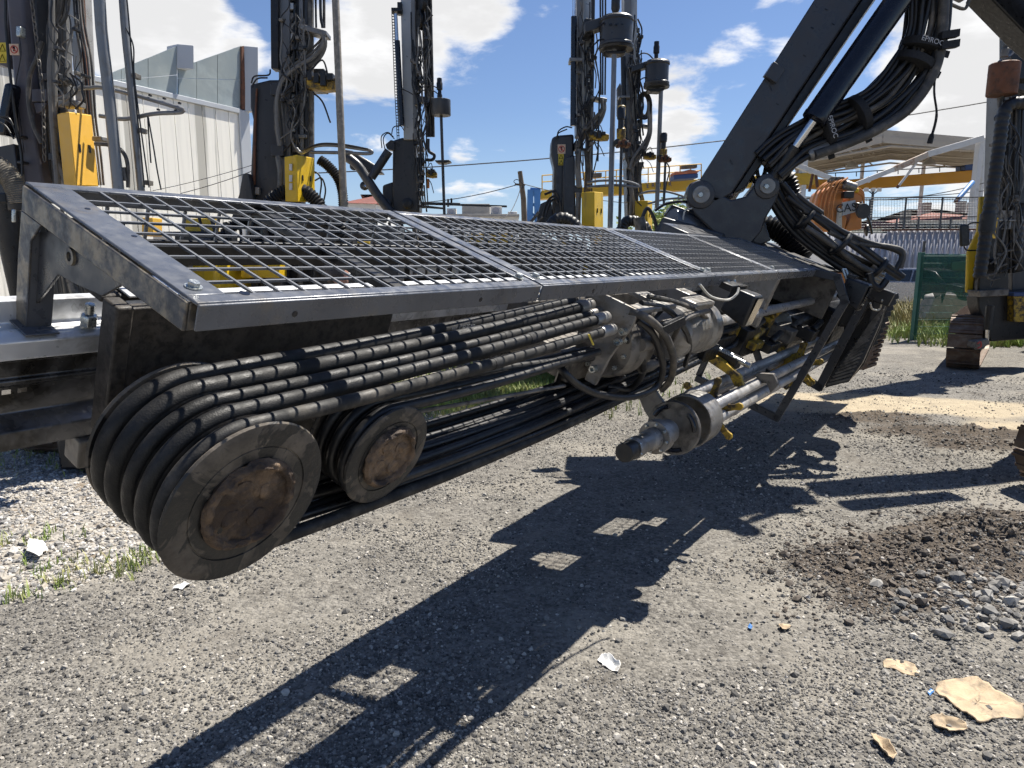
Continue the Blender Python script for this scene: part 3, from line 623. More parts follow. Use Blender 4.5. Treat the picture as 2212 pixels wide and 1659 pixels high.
m = MB().lathe([(.05, 0), (.05, .16)], F(UC, -1.39, HC), -OUT, 24).lathe([(.045, 0), (.045, .25)], F(US, -1.26, HS), -OUT, 24); m.build('drum_axle', M['shade_grease'], br)
# hoses on the reel
def wrap(uc, hc, rc, top, bot, w0, n=34):
    def ang(e, s):
        du, dh = e[0] - uc, e[2] - hc; L = math.hypot(du, dh); return math.atan2(dh, du) + s * math.acos(min(1, rc / L))
    a1 = ang(top, 1); a0 = ang(bot, -1) + 2 * math.pi; P = []
    pa = (uc + rc * math.cos(a1), hc + rc * math.sin(a1)); pb = (uc + rc * math.cos(a0), hc + rc * math.sin(a0))
    for k in range(24):
        t = k / 24; s = t * t * (3 - 2 * t)
        P.append((top[0] + (pa[0] - top[0]) * t, top[1] + (w0 - top[1]) * s, top[2] + (pa[1] - top[2]) * t - .012 * math.sin(math.pi * t)))
    for k in range(n + 1):
        a = a1 + (a0 - a1) * k / n; P.append((uc + rc * math.cos(a), w0, hc + rc * math.sin(a)))
    for k in range(1, 25):
        t = k / 24; s = t * t * (3 - 2 * t)
        P.append((pb[0] + (bot[0] - pb[0]) * t, w0 + (bot[1] - w0) * s, pb[1] + (bot[2] - pb[1]) * t - bot[3] * math.sin(math.pi * t)))
    return [F(*q) for q in P]
tops = [onW(1317, 713, -1.15), onW(1303, 687, -1.21), onW(1292, 676, -1.27), onW(1268, 661, -1.31), onW(1258, 647, -1.37)]
bots = [(4.42, -1.20, -1.155, .055), (4.45, -1.23, -1.14, .05), (4.5, -1.26, -1.12, .045), (4.5, -1.30, -1.11, .04), (4.5, -1.33, -1.10, .04)]
rads = [.0195, .0215, .0190, .0250, .0250]
def crimp(P, r, name='hose_ferrule', n=3, parent=None, mat='steel_dirty'):
    a, b_ = P[0], P[n]; d = (b_ - a).normalized()
    MB().lathe([(r * .9, -.03), (r * 1.25, -.028), (r * 1.3, 0), (r * 1.3, .075), (r * 1.2, .08)], a, d, 14).build(name, M[mat], parent or rig)
for i in range(5):
    P = wrap(UC, HC, .188, tops[i], bots[i], WF - .013 - .030 - .060 * i)
    P2 = resample(P, .02); hs = MB().tube(P2, rads[i], 16).build('reel_hose', M['hose_wet' if i != 0 else 'hose_dry'], rig)
    crimp(P2, rads[i], 'hose_ferrule', 3, hs, 'steel')
    # tape sleeves on the upper run
    for (a, L) in (((18, 6), (40, 3)), ((26, 4),), ((22, 3), (34, 3)), ((20, 7),), ((30, 5),))[i]:
        MB().tube(P2[a:a + L], rads[i] * 1.06, 16).build('hose_sleeve', M['strap'], hs)
for i in range(3):
    P = wrap(US, HS, .136, [(2.72, -1.17, -.885), (2.76, -1.21, -.905), (2.80, -1.25, -.92)][i], [(4.42, -1.27, -1.14, .035), (4.45, -1.32, -1.12, .03), (4.45, -1.36, -1.10, .03)][i], WS - .013 - .025 - .05 * i)
    MB().tube(resample(P, .02), (.0165, .0150, .0150)[i], 12).build('pulley_hose', M['rubber'], rig)
for i in range(6):                                                       # bundle below, coloured black for the shade under the upper hoses
    w_ = -1.16 - .038 * i; h_ = -1.205 + .026 * (i % 3)
    P = spline([F(.93 + .1 * i, w_ - .02, h_ - .004), F(1.9, w_, h_ - .02), F(3.2, w_ - .02, h_ - .01), F(4.45, w_ - .04, h_ + .06)], 14)
    MB().tube(P, .0145 + .002 * (i % 2), 12).build('return_hose', M['black'], rig)
P = spline([F(1.38, -1.24, -.90), F(2.0, -1.22, -.90), F(2.75, -1.2, -.93)], 10)
MB().tube(P, .0165, 10).build('flat_hose', M['rubber'], rig)
P = resample([F(1.56, -1.17, -.955), F(2.52, -1.17, -1.02)], .008)
MB().tube(P, [.0075 * (1 + .12 * math.sin(k * 1.5)) for k in range(len(P))], 8).build('wire_rope', M['steel_dirty'], rig)

for k, tx in enumerate(('R17  1" ID 25 mm', '4SP  1" ID 25 mm')):
    c_ = [onW(1000, 705, -1.31), onW(1150, 690, -1.31)][k]
    text(tx, .017, F(*c_) + OUT * .004, D_ + UPF * .03, UPF, M['print'], rig, 'hose_lettering', .0003)
# rotation head
WR, HR = -1.20, -.885                                                    # drill axis
head = MB().lathe([(.03, 0), (.145, .0), (.155, .02), (.155, .10), (.16, .11), (.16, .15), (.15, .16), (.15, .26), (.10, .30), (.10, .42)], F(2.93, WR - .05, HR - .03), D_, 40).build('rotation_head', M['steel_dirty'], rig)
MB().lathe([(.07, 0), (.11, .02), (.142, .05), (.145, .20), (.135, .22), (.135, .40), (.152, .42), (.152, .52), (.13, .53), (.05, .56)], F(3.50, WR, HR), D_, 40).build('swivel_body', M['steel'], head)
m = MB(); lb(m, 3.70, 3.98, WR - .06, WR + .05, HR + .10, HR + .175); m.build('swivel_block', M['steel'], head, .015)
m = MB(); lb(m, 3.2, 3.95, -1.70, -1.34, -1.02, -.95); lb(m, 2.8, 3.4, -1.66, -1.3, -1.12, -.99); lb(m, 2.75, 4.1, -1.72, -1.6, -.95, -.84); m.build('sled', M['steel_dirty'], head, .006)
# L-shaped hose bracket of the head
m = MB(); m.prism(fpoly([(-1.40, -.665), (-1.10, -.665), (-1.10, -.74), (-1.145, -.92), (-1.16, -1.06), (-1.22, -1.06), (-1.22, -.92), (-1.30, -.79), (-1.40, -.76)], 2.80), D_ * .022)
hb = m.build('hose_bracket', M['steel'], head, .003)
m = MB(); lb(m, 2.822, 3.24, -1.16, -1.10, -.687, -.665); lb(m, 3.10, 3.24, -1.30, -1.16, -.687, -.665); lb(m, 2.822, 2.95, -1.40, -1.30, -.688, -.666); m.build('bracket_plate', M['steel'], hb, .004)
m = MB()
for (a, c) in ((-1.125, -.775), (-1.128, -.825), (-1.19, -.99)): m.lathe([(.016, 0), (.016, .03), (.009, .03), (.009, .012)], F(2.80, a, c), -D_, 14)
m.build('bracket_fitting', M['zinc'], hb)
def pxhose(pts, r, name, mat, parent, w_=None, Y=None, n=10, seg=8):
    P = []
    for q in pts:
        if Y is not None: P.append(pt(q[0], q[1], Y + (q[2] if len(q) > 2 else 0)))
        else: P.append(F(*onW(q[0], q[1], q[2] if len(q) > 2 else w_)))
    return MB().tube(spline(P, n), r, seg).build(name, M[mat], parent)
pxhose([(1375, 690, -1.12), (1408, 718, -1.08), (1425, 760, -1.06), (1432, 800, -1.04), (1415, 838, -1.04), (1360, 858, -1.06), (1295, 852, -1.1), (1250, 832, -1.14), (1215, 800, -1.2), (1205, 780, -1.3)], .0165, 'head_hose', 'rubber', head, seg=12)
pxhose([(1360, 672, -1.14), (1402, 690, -1.06), (1440, 730, -1.04), (1455, 780, -1.04), (1448, 820, -1.08), (1430, 842, -1.12)], .018, 'head_hose', 'dusty_rubber', head, seg=12)
pxhose([(1385, 655, -1.15), (1440, 668, -1.1), (1475, 705, -1.07), (1490, 745, -1.07), (1480, 790, -1.1)], .014, 'head_hose', 'rubber', head, seg=10)
pxhose([(1330, 720, -1.2), (1372, 750, -1.12), (1390, 800, -1.12), (1360, 840, -1.18), (1310, 835, -1.25)], .016, 'head_hose', 'rubber', head, seg=10)
pxhose([(1400, 640, -1.2), (1450, 650, -1.14), (1500, 668, -1.12), (1530, 690, -1.12)], .012, 'head_hose', 'dusty_rubber', head)
pxhose([(1445, 755, -1.1), (1470, 700, -1.06), (1500, 680, -1.06), (1530, 672, -1.1)], .013, 'head_hose', 'steel_dirty', head)
pxhose([(1215, 790, -1.3), (1195, 850, -1.4), (1180, 900, -1.5)], .014, 'head_hose', 'rubber', head)
pxhose([(1440, 660, -1.16), (1415, 690, -1.1), (1435, 700, -1.05), (1470, 683, -1.06)], .009, 'cable_tie', 'strap', head)
m = MB(); m.prism([F(*onW(x_, y_, -1.03)) for x_, y_ in ((1432, 706), (1478, 684), (1480, 700), (1436, 724))], OUT * .004); m.build('strap', M['strap'], head)
m = MB(); m.prism([F(*onW(x_, y_, -1.10)) for x_, y_ in ((1269, 722), (1273, 722), (1283, 745), (1279, 745))], OUT * .003); m.build('yellow_tie', M['sign_yellow'], head)
for k in range(10):
    a = k * .63; MB().hexnut(F(2.93, WR - .05, HR - .03) + (OUT * math.cos(a) + UPF * math.sin(a)) * .12, -D_, .011, .02).build('head_bolt', M['zinc'], head)
for (u_, a_, r_, L_) in ((3.0, .4, .03, .16), (3.1, 1.3, .025, .2), (3.2, 5.6, .028, .18), (3.35, 2.2, .02, .2), (3.3, .9, .018, .25)):
    c = F(u_, WR - .05, HR - .03) + (OUT * math.cos(a_) + UPF * math.sin(a_)) * .155; MB().lathe([(r_, 0), (r_ * 1.1, .02), (r_ * 1.1, L_ * .6), (r_ * .7, L_)], c, D_, 12).build('head_fitting', M['steel_dirty'], head)
MB().lathe([(.045, 0), (.047, .02), (.047, .10), (.034, .12), (.034, 3.6), (.04, 3.62), (.04, 4.1)], F(4.05, WR, HR), D_, 24).build('drill_rod', M['rodsteel'], rig)
m = MB(); lb(m, 4.2, 6.1, -1.74, -1.60, -1.02, -.99); lb(m, 4.35, 4.5, -1.74, -1.3, -1.18, -.80); lb(m, 5.3, 5.38, -1.66, -1.18, -1.0, -.62); m.build('rod_guide', M['steel'], rig, .006)
m = MB(); lb(m, 4.3, 6.1, -1.72, -1.50, -1.30, -1.20); lb(m, 4.9, 5.4, -1.62, -1.3, -1.25, -1.12); lb(m, 5.5, 6.1, -1.5, -1.25, -1.32, -1.1); lb(m, 6.1, 9.6, -1.76, -1.55, -1.30, -1.185); m.build('feed_underframe', M['black'], rig, .01)
m = MB(); lb(m, 7.9, 9.8, -1.74, -1.02, -1.42, -.98); m.build('dust_box', M['black'], rig, .04)
m = MB(); lb(m, 7.2, 7.9, -1.62, -1.25, -1.5, -1.12); m.build('dust_skirt', M['rubber'], rig, .03)
for k in range(9):
    m = MB(); lb(m, 7.885, 7.897, -1.70 + .07 * k, -1.655 + .07 * k, -1.41, -1.05); m.build('dust_flap', M['rubber'], rig, .003)
MB().lathe([(.19, 0), (.2, .01), (.2, .5), (.17, .52)], F(6.4, -1.42, -1.22), D_, 30).build('rod_clamp', M['steel'], rig)
m = MB(); lb(m, 7.0, 7.06, -1.7, -1.05, -1.0, -.62); m.build('end_bulkhead', M['steel_dirty'], rig, .006)

# rod carousel below
WC, HCa = -.99, -1.385
def cx_(u, r, a): return F(u, WC + r * math.cos(a), HCa + r * math.sin(a))
car = MB().lathe([(.05, 0), (.15, 0), (.155, .01), (.155, .022), (.06, .026)], F(3.66, WC, HCa), D_, 44).build('rod_carousel', M['steel_dirty'], rig)
MB().lathe([(.158, 0), (.160, .006), (.160, .20), (.150, .205), (.150, 0)], F(3.84, WC, HCa), D_, 44, True).build('drum_ring', M['steel'], car)
MB().lathe([(.148, 0), (.15, .012), (.03, .014)], F(3.98, WC, HCa), D_, 40).build('drum_plate', M['steel'], car)
MB().lathe([(.03, 0), (.03, 2.9)], F(3.6, WC, HCa), D_, 16).build('carousel_shaft', M['steel_dirty'], car)
m = MB().lathe([(.046, 0), (.049, .006), (.049, .09), (.046, .095)], F(3.04, WC, HCa), D_, 26); m.lathe([(.009, -.002), (.004, .004)], F(3.04, WC, HCa), D_, 10); m.build('motor_cap', M['rubber'], car)
m = MB().lathe([(.052, 0), (.055, .01), (.055, .07), (.047, .08), (.047, .19), (.058, .20), (.058, .26)], F(3.13, WC, HCa), D_, 26); m.build('carousel_motor', M['steel'], car)
MB().lathe([(.088, 0), (.09, .006), (.09, .07), (.084, .075), (.07, .08), (.07, .18)], F(3.40, WC, HCa), D_, 32).build('motor_flange', M['steel'], car)
m = MB()
for k in range(8): m.hexnut(cx_(3.40, .074, k * .785 + .2), -D_, .0085, .014)
for k in range(6): m.hexnut(cx_(3.14, .051, k * 1.047), -D_, .007, .012)
m.build('flange_bolt', M['zinc'], car)
m = MB()                                                                  # kidney slots in the end disc
for a0, a1 in ((.35, 1.15), (2.2, 3.0), (-1.7, -.75), (-2.9, -2.2)):
    P = [cx_(3.655, .125, a0 + (a1 - a0) * k / 8) for k in range(9)]; m.tube(P, .013, 8)
m.build('disc_slot', M['blackgloss'], car)
def star(u):
    pts = []
    for k in range(6):
        a = k * 2 * math.pi / 6 + .62
        for da, r in ((-.20, .115), (-.10, .175), (-.12, .205), (-.05, .222), (.05, .222), (.12, .205), (.10, .175), (.20, .115)): pts.append(cx_(u, r, a + da)) 
    return MB().prism(pts, D_ * .022).build('star_plate', M['yellow_worn'], car, .004)
star(4.22); star(6.55); star(6.45)
for (a, b_, L) in ((-.93, -1.285, 4.3), (-.895, -1.365, 4.1), (-1.02, -1.50, 3.6), (-1.12, -1.40, 3.6), (-1.09, -1.30, 3.6)):
    MB().lathe([(.03, 0), (.036, .01), (.036, .35), (.039, .36), (.039, .42), (.036, .43), (.036, L * .6), (.0385, L * .6 + .01), (.0385, L * .6 + .06), (.036, L * .6 + .07), (.036, L), (.028, L + .05)], F(4.05, a, b_), D_, 20).build('carousel_rod', M['rodsteel'], car)
m = MB(); m.prism(fpoly([(-1.05, -1.33), (-1.15, -1.28), (-1.35, -1.17), (-1.42, -1.20), (-1.2, -1.40), (-1.08, -1.47)], 3.72), D_ * .03); m.build('carousel_arm', M['steel_dirty'], car, .005)
# gripper arms
g = MB(); g.prism(fpoly([(-1.35, -1.12), (-1.12, -1.16), (-.98, -1.20), (-.93, -1.26), (-.99, -1.28), (-1.05, -1.23), (-1.2, -1.21), (-1.36, -1.18)], 4.62), D_ * .05)
ga = g.build('gripper_arm', M['yellow_worn'], rig, .006)
m = MB(); lb(m, 4.35, 4.62, -1.34, -1.18, -1.17, -1.07); lb(m, 4.67, 4.8, -1.3, -1.05, -1.2, -1.12); m.build('gripper_valve', M['black'], ga, .006)
m = MB().lathe([(.03, 0), (.03, .12), (.018, .125), (.018, .25)], F(4.70, -1.22, -1.13), OUT, 14); m.build('gripper_cylinder', M['zinc'], ga)
m = MB(); m.prism(fpoly([(-.97, -1.22), (-.86, -1.17), (-.80, -1.22), (-.82, -1.30), (-.87, -1.25), (-.93, -1.27)], 4.95), D_ * .05); m.build('gripper_jaw', M['steel_dirty'], ga, .005)
for k, (u_, a, c, s1, s2, s3, mt) in enumerate(((5.45, -1.42, -1.12, .2, .10, .04, 'yellow_worn'), (5.72, -1.34, -1.20, .12, .16, .03, 'yellow_worn'), (5.9, -1.40, -1.10, .08, .05, .07, 'yellow_worn'), (5.65, -1.30, -1.13, .16, .05, .05, 'black'), (6.0, -1.22, -1.22, .14, .10, .04, 'black'), (5.75, -1.5, -1.24, .22, .12, .07, 'black'), (6.15, -1.32, -1.12, .05, .06, .09, 'yellow_worn'), (5.3, -1.5, -1.2, .1, .14, .10, 'steel_dirty'), (6.5, -1.2, -1.15, .2, .1, .06, 'steel_dirty'), (6.6, -1.05, -1.1, .1, .08, .05, 'black'))):
    m = MB(); lb(m, u_ - s1, u_ + s1, a - s2, a + s2, c - s3, c + s3); m.lathe([(.03, 0), (.03, .2), (.02, .22)], F(u_, a + s2 * .5, c + s3), (D_ + UPF * .3), 10); m.build('breakout_table', M[mt], rig, .008)
for k in range(7):
    a = random.uniform(-1.55, -1.3); c = random.uniform(-1.25, -1.08)
    MB().tube(spline([F(5.0, a, c - .05), F(5.3, a + .1, c + .04), F(5.6, a + .05, c + .06), F(5.9, a + .12, c - .06)], 8), random.choice((.012, .016, .02)), 8).build('table_hose', M['rubber'], rig)
# guard frames at the drilling end
def frame(u, pts, name='guard_frame', wd=.065, th=.035):
    m = MB(); Q = [F(u, *q) for q in pts]
    for a, b_ in zip(Q[:-1], Q[1:]):
        d = (b_ - a).normalized(); m.bar(a - d * wd * .35, b_ + d * wd * .35, th, wd, D_.cross(d))
    return m.build(name, M['paint'], rig, .004)
frame(6.0, [(-1.10, -.545), (-.93, -.515), (-.80, -.665), (-.86, -1.74), (-1.60, -1.745)], wd=.06)
frame(6.06, [(-1.62, -1.72), (-1.62, -1.2)], wd=.05)
frame(7.05, [onU(1880, 625, 7.05), onU(1770, 836, 7.05), onU(1734, 816, 7.05)], wd=.075)
frame(5.9, [(-1.42, -1.08), (-1.12, -1.40), (-.9, -1.43)], 'guard_strut', .05, .04)
# end hood: black rubber-sheeted box at the foot of the feed
HOOD = [onU(x_, y_, 7.1) for x_, y_ in ((1826, 583), (1866, 582), (1890, 620), (1885, 650), (1848, 706), (1808, 706), (1824, 662))]
hood = MB().prism(fpoly(HOOD, 7.1), D_ * .12).build('end_hood', M['black'], rig, .01)
m = MB()
for k in range(5):
    m.prism([F(6.2, -1.80 + k * .15, -.53 + k * .004), F(6.2, -1.66 + k * .15, -.535 + k * .004), F(10.2, -1.62 + k * .15, -.56 + k * .004), F(10.2, -1.76 + k * .15, -.555 + k * .004)], UPF * -.02)
m.build('hood_cover', M['shade_grease'], rig, .003)
m = MB(); lb(m, 7.0, 7.12, -.86, -.60, -.68, -.55); m.build('hood_pad', M['black'], rig, .01)
LV = [(1890, 640), (1916, 642), (1902, 695), (1862, 785), (1834, 824), (1782, 838), (1802, 800), (1876, 700)]
lv = MB().prism([F(7.25, *onU(x_, y_, 7.25)) for x_, y_ in LV], D_ * .1).build('louvre_plate', M['paint'], rig, .006)
for k in range(17):
    t = k / 16; a = F(7.235, *onU(1908 - 72 * t, 668 + 150 * t, 7.235)); b_ = F(7.235, *onU(1876 - 88 * t, 705 + 125 * t, 7.235))
    MB().bar(b_, a, .02, .03, D_).build('louvre', M['steel_dirty'], lv, .003)
MB().prism([F(7.62, *onU(x_, y_, 7.62)) for x_, y_ in ((1830, 590), (1888, 600), (1922, 640), (1900, 710), (1866, 788), (1832, 826), (1776, 836), (1822, 720))], D_ * .05).build('hood_back', M['black'], rig, .01)
# work lamps
def lamp(c, s, name, label_cable):
    m = MB(); a, b_, d = D_, OUT, UPF
    q = lambda x_, y_, z_: c + (a * x_ + b_ * y_ + d * z_) * s
    m.hexa([q(-.5, -.55, -.5), q(.5, -.55, -.5), q(.5, .5, -.75), q(-.5, .5, -.75), q(-.42, -.45, .4), q(.42, -.45, .4), q(.5, .45, .42), q(-.5, .45, .42)])
    o = m.build(name, M['black'], rig, .014, 3)
    m = MB()
    for k in range(7): x0 = -.36 + k * .12; m.box(q(x0, -.35, .44), a * .028 * s, b_ * .16 * s, d * .08 * s)
    m.build('cooling_fin', M['black'], o)
    m = MB().tube([q(-.35, -.5, .3), q(-.35, -.8, .6), q(.35, -.8, .6), q(.35, -.5, .3)], .05 * s, 8); m.build('lamp_bracket', M['zinc'], o)
    m = MB().hexa([q(-.38, .502, -.66), q(.38, .502, -.66), q(.38, .52, .34), q(-.38, .52, .34), q(-.38, .49, -.66), q(.38, .49, -.66), q(.38, .505, .34), q(-.38, .505, .34)]); m.build('lamp_glass', M['glass'], o)
    return o
lo = lamp(F(3.90, -.985, -.635), .155, 'work_lamp', True)
m = MB(); lb(m, 3.74, 3.92, -1.10, -1.03, -.59, -.555); m.build('lamp_mount', M['black'], lo, .004)
pxhose([(1511, 614, -1.06), (1535, 640, -1.03), (1570, 648, -.99), (1590, 637, -.97), (1596, 622, -.98)], .0065, 'lamp_cable', 'whitehose', lo)
lamp(F(6.25, -.80, -.575), .19, 'work_lamp', False)
pxhose([(1880, 655, -.66), (1885, 668, -.66), (1900, 668, -.66), (1906, 648, -.66)], .008, 'lamp_cable', 'whitehose', rig)
# apron of track pads hanging at the foot
for k in range(13):
    t = k / 12; a = pt(1914 - 66 * t, 640 + 146 * t, 7.6); 
    MB().box(a, Vector((.052, .02, .012)), Vector((-.01, .16, 0)), Vector((-.006, 0, .030))).build('apron_pad', M['black' if k < 9 else 'track'], rig, .006)
for k in range(10):
    a = pt(1885 - 3 * k, 700 + 9.5 * k, 7.8); MB().box(a, Vector((.085, .02, .025)), Vector((-.01, .2, 0)), Vector((0, 0, .017))).build('track_pad', M['track'], rig, .005)

# ------------------------------------------------------------------ boom of the foreground rig and what it leads to
YB = 6.2
bp = lambda *L: [pt(x_, y_, YB) for x_, y_ in L]
boom = MB().prism(bp((1502, 402), (1758, 0), (1830, -112), (1938, -112), (1858, 0), (1580, 418), (1540, 440)), Vector((.16, .42, -.03))).build('boom', M['boom'], rig, .012)
MB().prism([q + Vector((.02, .03, 0)) for q in bp((1580, 418), (1858, 0), (1938, -112), (1964, -112), (1884, 0), (1606, 405))], Vector((.1, .34, 0))).build('boom_underside', M['black'], boom, .008)  # separate black strip: shade of the boom's under face put into its colour
m = MB(); m.box(pt(1672, 158, YB - .02), Vector((.035, 0, .055)), Vector((0, .03, 0)), Vector((-.05, 0, .03))); m.build('boom_stop', M['boom'], boom, .005)
m = MB()
for x_, y_ in ((1738, 120), (1755, 60), (1665, 190), (1620, 265), (1680, 225), (1785, 20), (1800, 52), (1580, 350), (1705, 170), (1640, 300)):
    m.box(pt(x_, y_, YB - .003), Vector((.012, 0, -.02 * random.choice((.3, 1, -.6)))), Vector((0, .002, 0)), Vector((.002, 0, .002)))
m.build('paint_chip', M['blackgloss'], boom)
cyl = MB().lathe([(.06, 0), (.102, .01), (.104, .05), (.100, .06), (.100, 1.9)], pt(1756, 262, YB - .10), pt(1955, -22, YB - .12) - pt(1756, 262, YB - .10), 32).build('boom_cylinder', M['blackgloss'], rig)
a, b_ = pt(1757, 262, YB - .10), pt(1655, 403, YB + .05)
MB().tube([a, a + (b_ - a) * .42], .040, 20).build('cylinder_rod', M['chrome'], cyl)
MB().tube([a + (b_ - a) * .38, b_], .055, 20).build('rod_sleeve', M['black'], cyl)
piv = MB().prism(bp((1482, 418), (1490, 396), (1510, 388), (1532, 394), (1548, 415), (1580, 432), (1612, 424), (1634, 396), (1640, 380), (1656, 374), (1676, 380), (1686, 404), (1676, 436), (1655, 470), (1645, 500), (1620, 530), (1545, 534), (1540, 500), (1500, 462), (1488, 440)), Vector((.05, .30, 0))).build('pivot_bracket', M['boom'], rig, .014)
for x_, y_, r_ in ((1513, 421, .118), (1655, 403, .105)):
    p_ = MB().lathe([(r_, 0), (r_, .02), (r_ * .96, .03), (r_ * .9, .032), (r_ * .60, .034)], pt(x_, y_, YB + .01), (-.05, -1, 0), 36).build('pivot_boss', M['boom'], piv)
    MB().lathe([(r_ * .62, .03), (r_ * .62, .046), (r_ * .58, .05), (.01, .05)], pt(x_, y_, YB + .01), (-.05, -1, 0), 30).build('pin_plate', M['steel'], p_)
    MB().hexnut(pt(x_, y_, YB - .04), (-.05, -1, 0), .022, .02).build('pin_bolt', M['zinc'], p_)
# cradle plates on top of the feed
MB().prism([pt(x_, y_, 6.1) for x_, y_ in ((1412, 500), (1432, 468), (1560, 505), (1556, 536), (1500, 540))], Vector((.05, .06, 0))).build('cradle_plate', M['boom'], rig, .01)
MB().prism([pt(x_, y_, 6.5) for x_, y_ in ((1440, 460), (1452, 441), (1530, 470), (1534, 492))], Vector((.05, .4, 0))).build('cradle_plate', M['paint'], rig, .01)
MB().lathe([(.12, 0), (.125, .02), (.125, .3), (.09, .33)], pt(1448, 480, 6.3), (.9, .3, -.25), 24).build('cradle_motor', M['paint_rail'], rig)
MB().prism([pt(x_, y_, 6.4) for x_, y_ in ((1500, 505), (1650, 470), (1665, 520), (1600, 545), (1500, 540))], Vector((.05, .3, 0))).build('cradle_plate', M['boom'], rig, .01)
m = MB(); lb(m, 5.0, 5.6, -2.05, -1.82, -.80, -.52); lb(m, 4.4, 6.2, -2.1, -1.85, -.95, -.70); m.build('feed_cradle', M['boom'], rig, .01)
pxhose([(1388, 522), (1386, 480), (1398, 450), (1412, 470), (1420, 500)], .016, 'cradle_hose', 'rubber', rig, Y=6.4)
pxhose([(1415, 455), (1440, 440), (1480, 436), (1512, 450)], .012, 'cradle_hose', 'rubber', rig, Y=6.3)
pxhose([(1475, 475), (1480, 455), (1495, 450)], .008, 'cradle_hose', 'whitehose', rig, Y=6.2)
m = MB().lathe([(.05, 0), (.05, .25), (.045, .26)], pt(1380, 470, 6.4), (.25, 0, -1), 18); m.build('cradle_stub', M['steel_dirty'], rig)
# bundle of hoses along the boom
def bundle(path, Y, n, spread, r, name, mats, parent, seg=10, flat=.6):
    P = spline([pt(q[0], q[1], Y + (q[2] if len(q) > 2 else 0)) for q in path], 12)
    for k in range(n):
        o = (k / max(1, n - 1) - .5) * 2 * spread; dz = random.uniform(-1, 1) * spread * flat; Q = []
        ph = random.uniform(0, 6)
        for i, p_ in enumerate(P):
            d = (P[min(i + 1, len(P) - 1)] - P[max(i - 1, 0)]).normalized(); sd_ = d.cross(Vector((0, 1, 0))).normalized()
            wob = math.sin(i * .22 + ph) * spread * .08
            Q.append(p_ + sd_ * (o + wob) + Vector((0, dz, 0)))
        MB().tube(Q, r * random.uniform(.8, 1.15), seg).build(name, M[random.choice(mats)], parent)
    return P
P = bundle([(2012, -120), (2010, 0), (1996, 80), (1965, 150), (1910, 212), (1835, 258), (1765, 288), (1705, 318), (1660, 362)], YB, 17, .15, .022, 'boom_hose', ['dusty_rubber', 'rubber', 'rubber'], rig)
def strap(c, d, r, wd, text=False, tails=True):
    o = MB().lathe([(r * .96, 0), (r, .004), (r, wd - .004), (r * .96, wd)], c, d, 20).build('hose_strap', M['strap'], rig)
    if tails:
        s = d.cross(Vector((0, 1, 0))).normalized(); m = MB().box(c + d * wd / 2 + s * (r + .03), s * .05, d * wd * .4, Vector((0, .006, 0))); m.build('strap_tail', M['strap'], o)
    return o
for i, tx in ((26, 1), (32, 0), (56, 0), (68, 1)):
    d = (P[i + 1] - P[i - 1]).normalized(); s = strap(P[i], d, .165, .065)
    if tx:
        sd_ = d.cross(Vector((0, -1, 0))).normalized(); text('EPIROC', .055, P[i] + d * .032 + Vector((0, -.1675, 0)), -sd_, -d, M['print'], s)
bundle([(2040, -60), (2036, 60), (2020, 150), (1970, 228), (1905, 275), (1830, 310), (1760, 335)], YB - .1, 1, 0, .036, 'boom_hose', ['dusty_rubber'], rig)
MB().tube(spline([pt(2028, 92, YB - .1), pt(2018, 190, YB - .12), pt(2023, 250, YB - .12), pt(2008, 310, YB - .1)], 8), [.010] * 16 + [.012] * 6 + [.024] * 3, 4).build('loose_strap', M['strap'], rig)
for x_, y_ in ((2050, 75), (2050, 97)): MB().box(pt(x_, y_, YB - .15), Vector((.07, 0, .01)), Vector((0, .03, 0)), Vector((0, 0, .028))).build('strap_tail', M['strap'], rig)
pxhose([(2040, 0), (2060, 12), (2085, 18), (2096, -10)], .014, 'boom_hose', 'dusty_rubber', rig, Y=YB)
# hoses down from the pivot and along the feed
bundle([(1668, 405), (1700, 455), (1745, 505), (1800, 548), (1865, 582), (1905, 600, .3)], 6.3, 9, .07, .025, 'feed_hose', ['rubber', 'dusty_rubber', 'black'], rig)
for q in ([(1690, 395), (1730, 440), (1790, 480), (1860, 530), (1920, 575), (1952, 598)], [(1700, 425), (1760, 470), (1830, 522), (1890, 565), (1945, 602)], [(1735, 455), (1800, 490), (1870, 522), (1935, 540), (1948, 556), (1930, 590)], [(1790, 500), (1850, 525), (1920, 533), (1950, 545), (1945, 580)], [(1740, 490), (1800, 530), (1860, 575), (1900, 592)], [(1720, 420), (1745, 440), (1775, 460)]):
    pxhose(q, .024, 'feed_hose', random.choice(('dusty_rubber', 'rubber')), rig, Y=6.2, seg=10)
for x_, y_, rr in ((1735, 468, .10), (1810, 522, .11), (1890, 575, .10)):
    c = pt(x_, y_, 6.25); MB().lathe([(rr, 0), (rr + .012, .01), (rr + .012, .035), (rr, .045)], c, (.75, 0, -.62), 22).build('hose_ring', M['rubber'], rig)
pxhose([(1878, 590), (1884, 612), (1900, 622), (1915, 605)], .030, 'feed_hose', 'rubber', rig, Y=6.1)
ribbed([pt(1676, 365, 6.5), pt(1700, 385, 6.5), pt(1712, 430, 6.5), pt(1715, 475, 6.6)], .075, .030, .13).build('suction_hose', M['rubber'], rig)
ribbed([pt(1625, 490, 6.9), pt(1668, 492, 6.8), pt(1705, 515, 6.7), pt(1735, 560, 6.6)], .10, .035, .12).build('suction_hose', M['rubber'], rig)
for k in range(8): 
    x_ = 1640 + 12 * k; pxhose([(x_ - 10, 300 + 12 * k), (x_ - 30 + random.uniform(-8, 8), 345 + 8 * k), (x_ - 20, 395 + 4 * k)], .018, 'joint_hose', 'rubber', rig, Y=6.45, n=6)
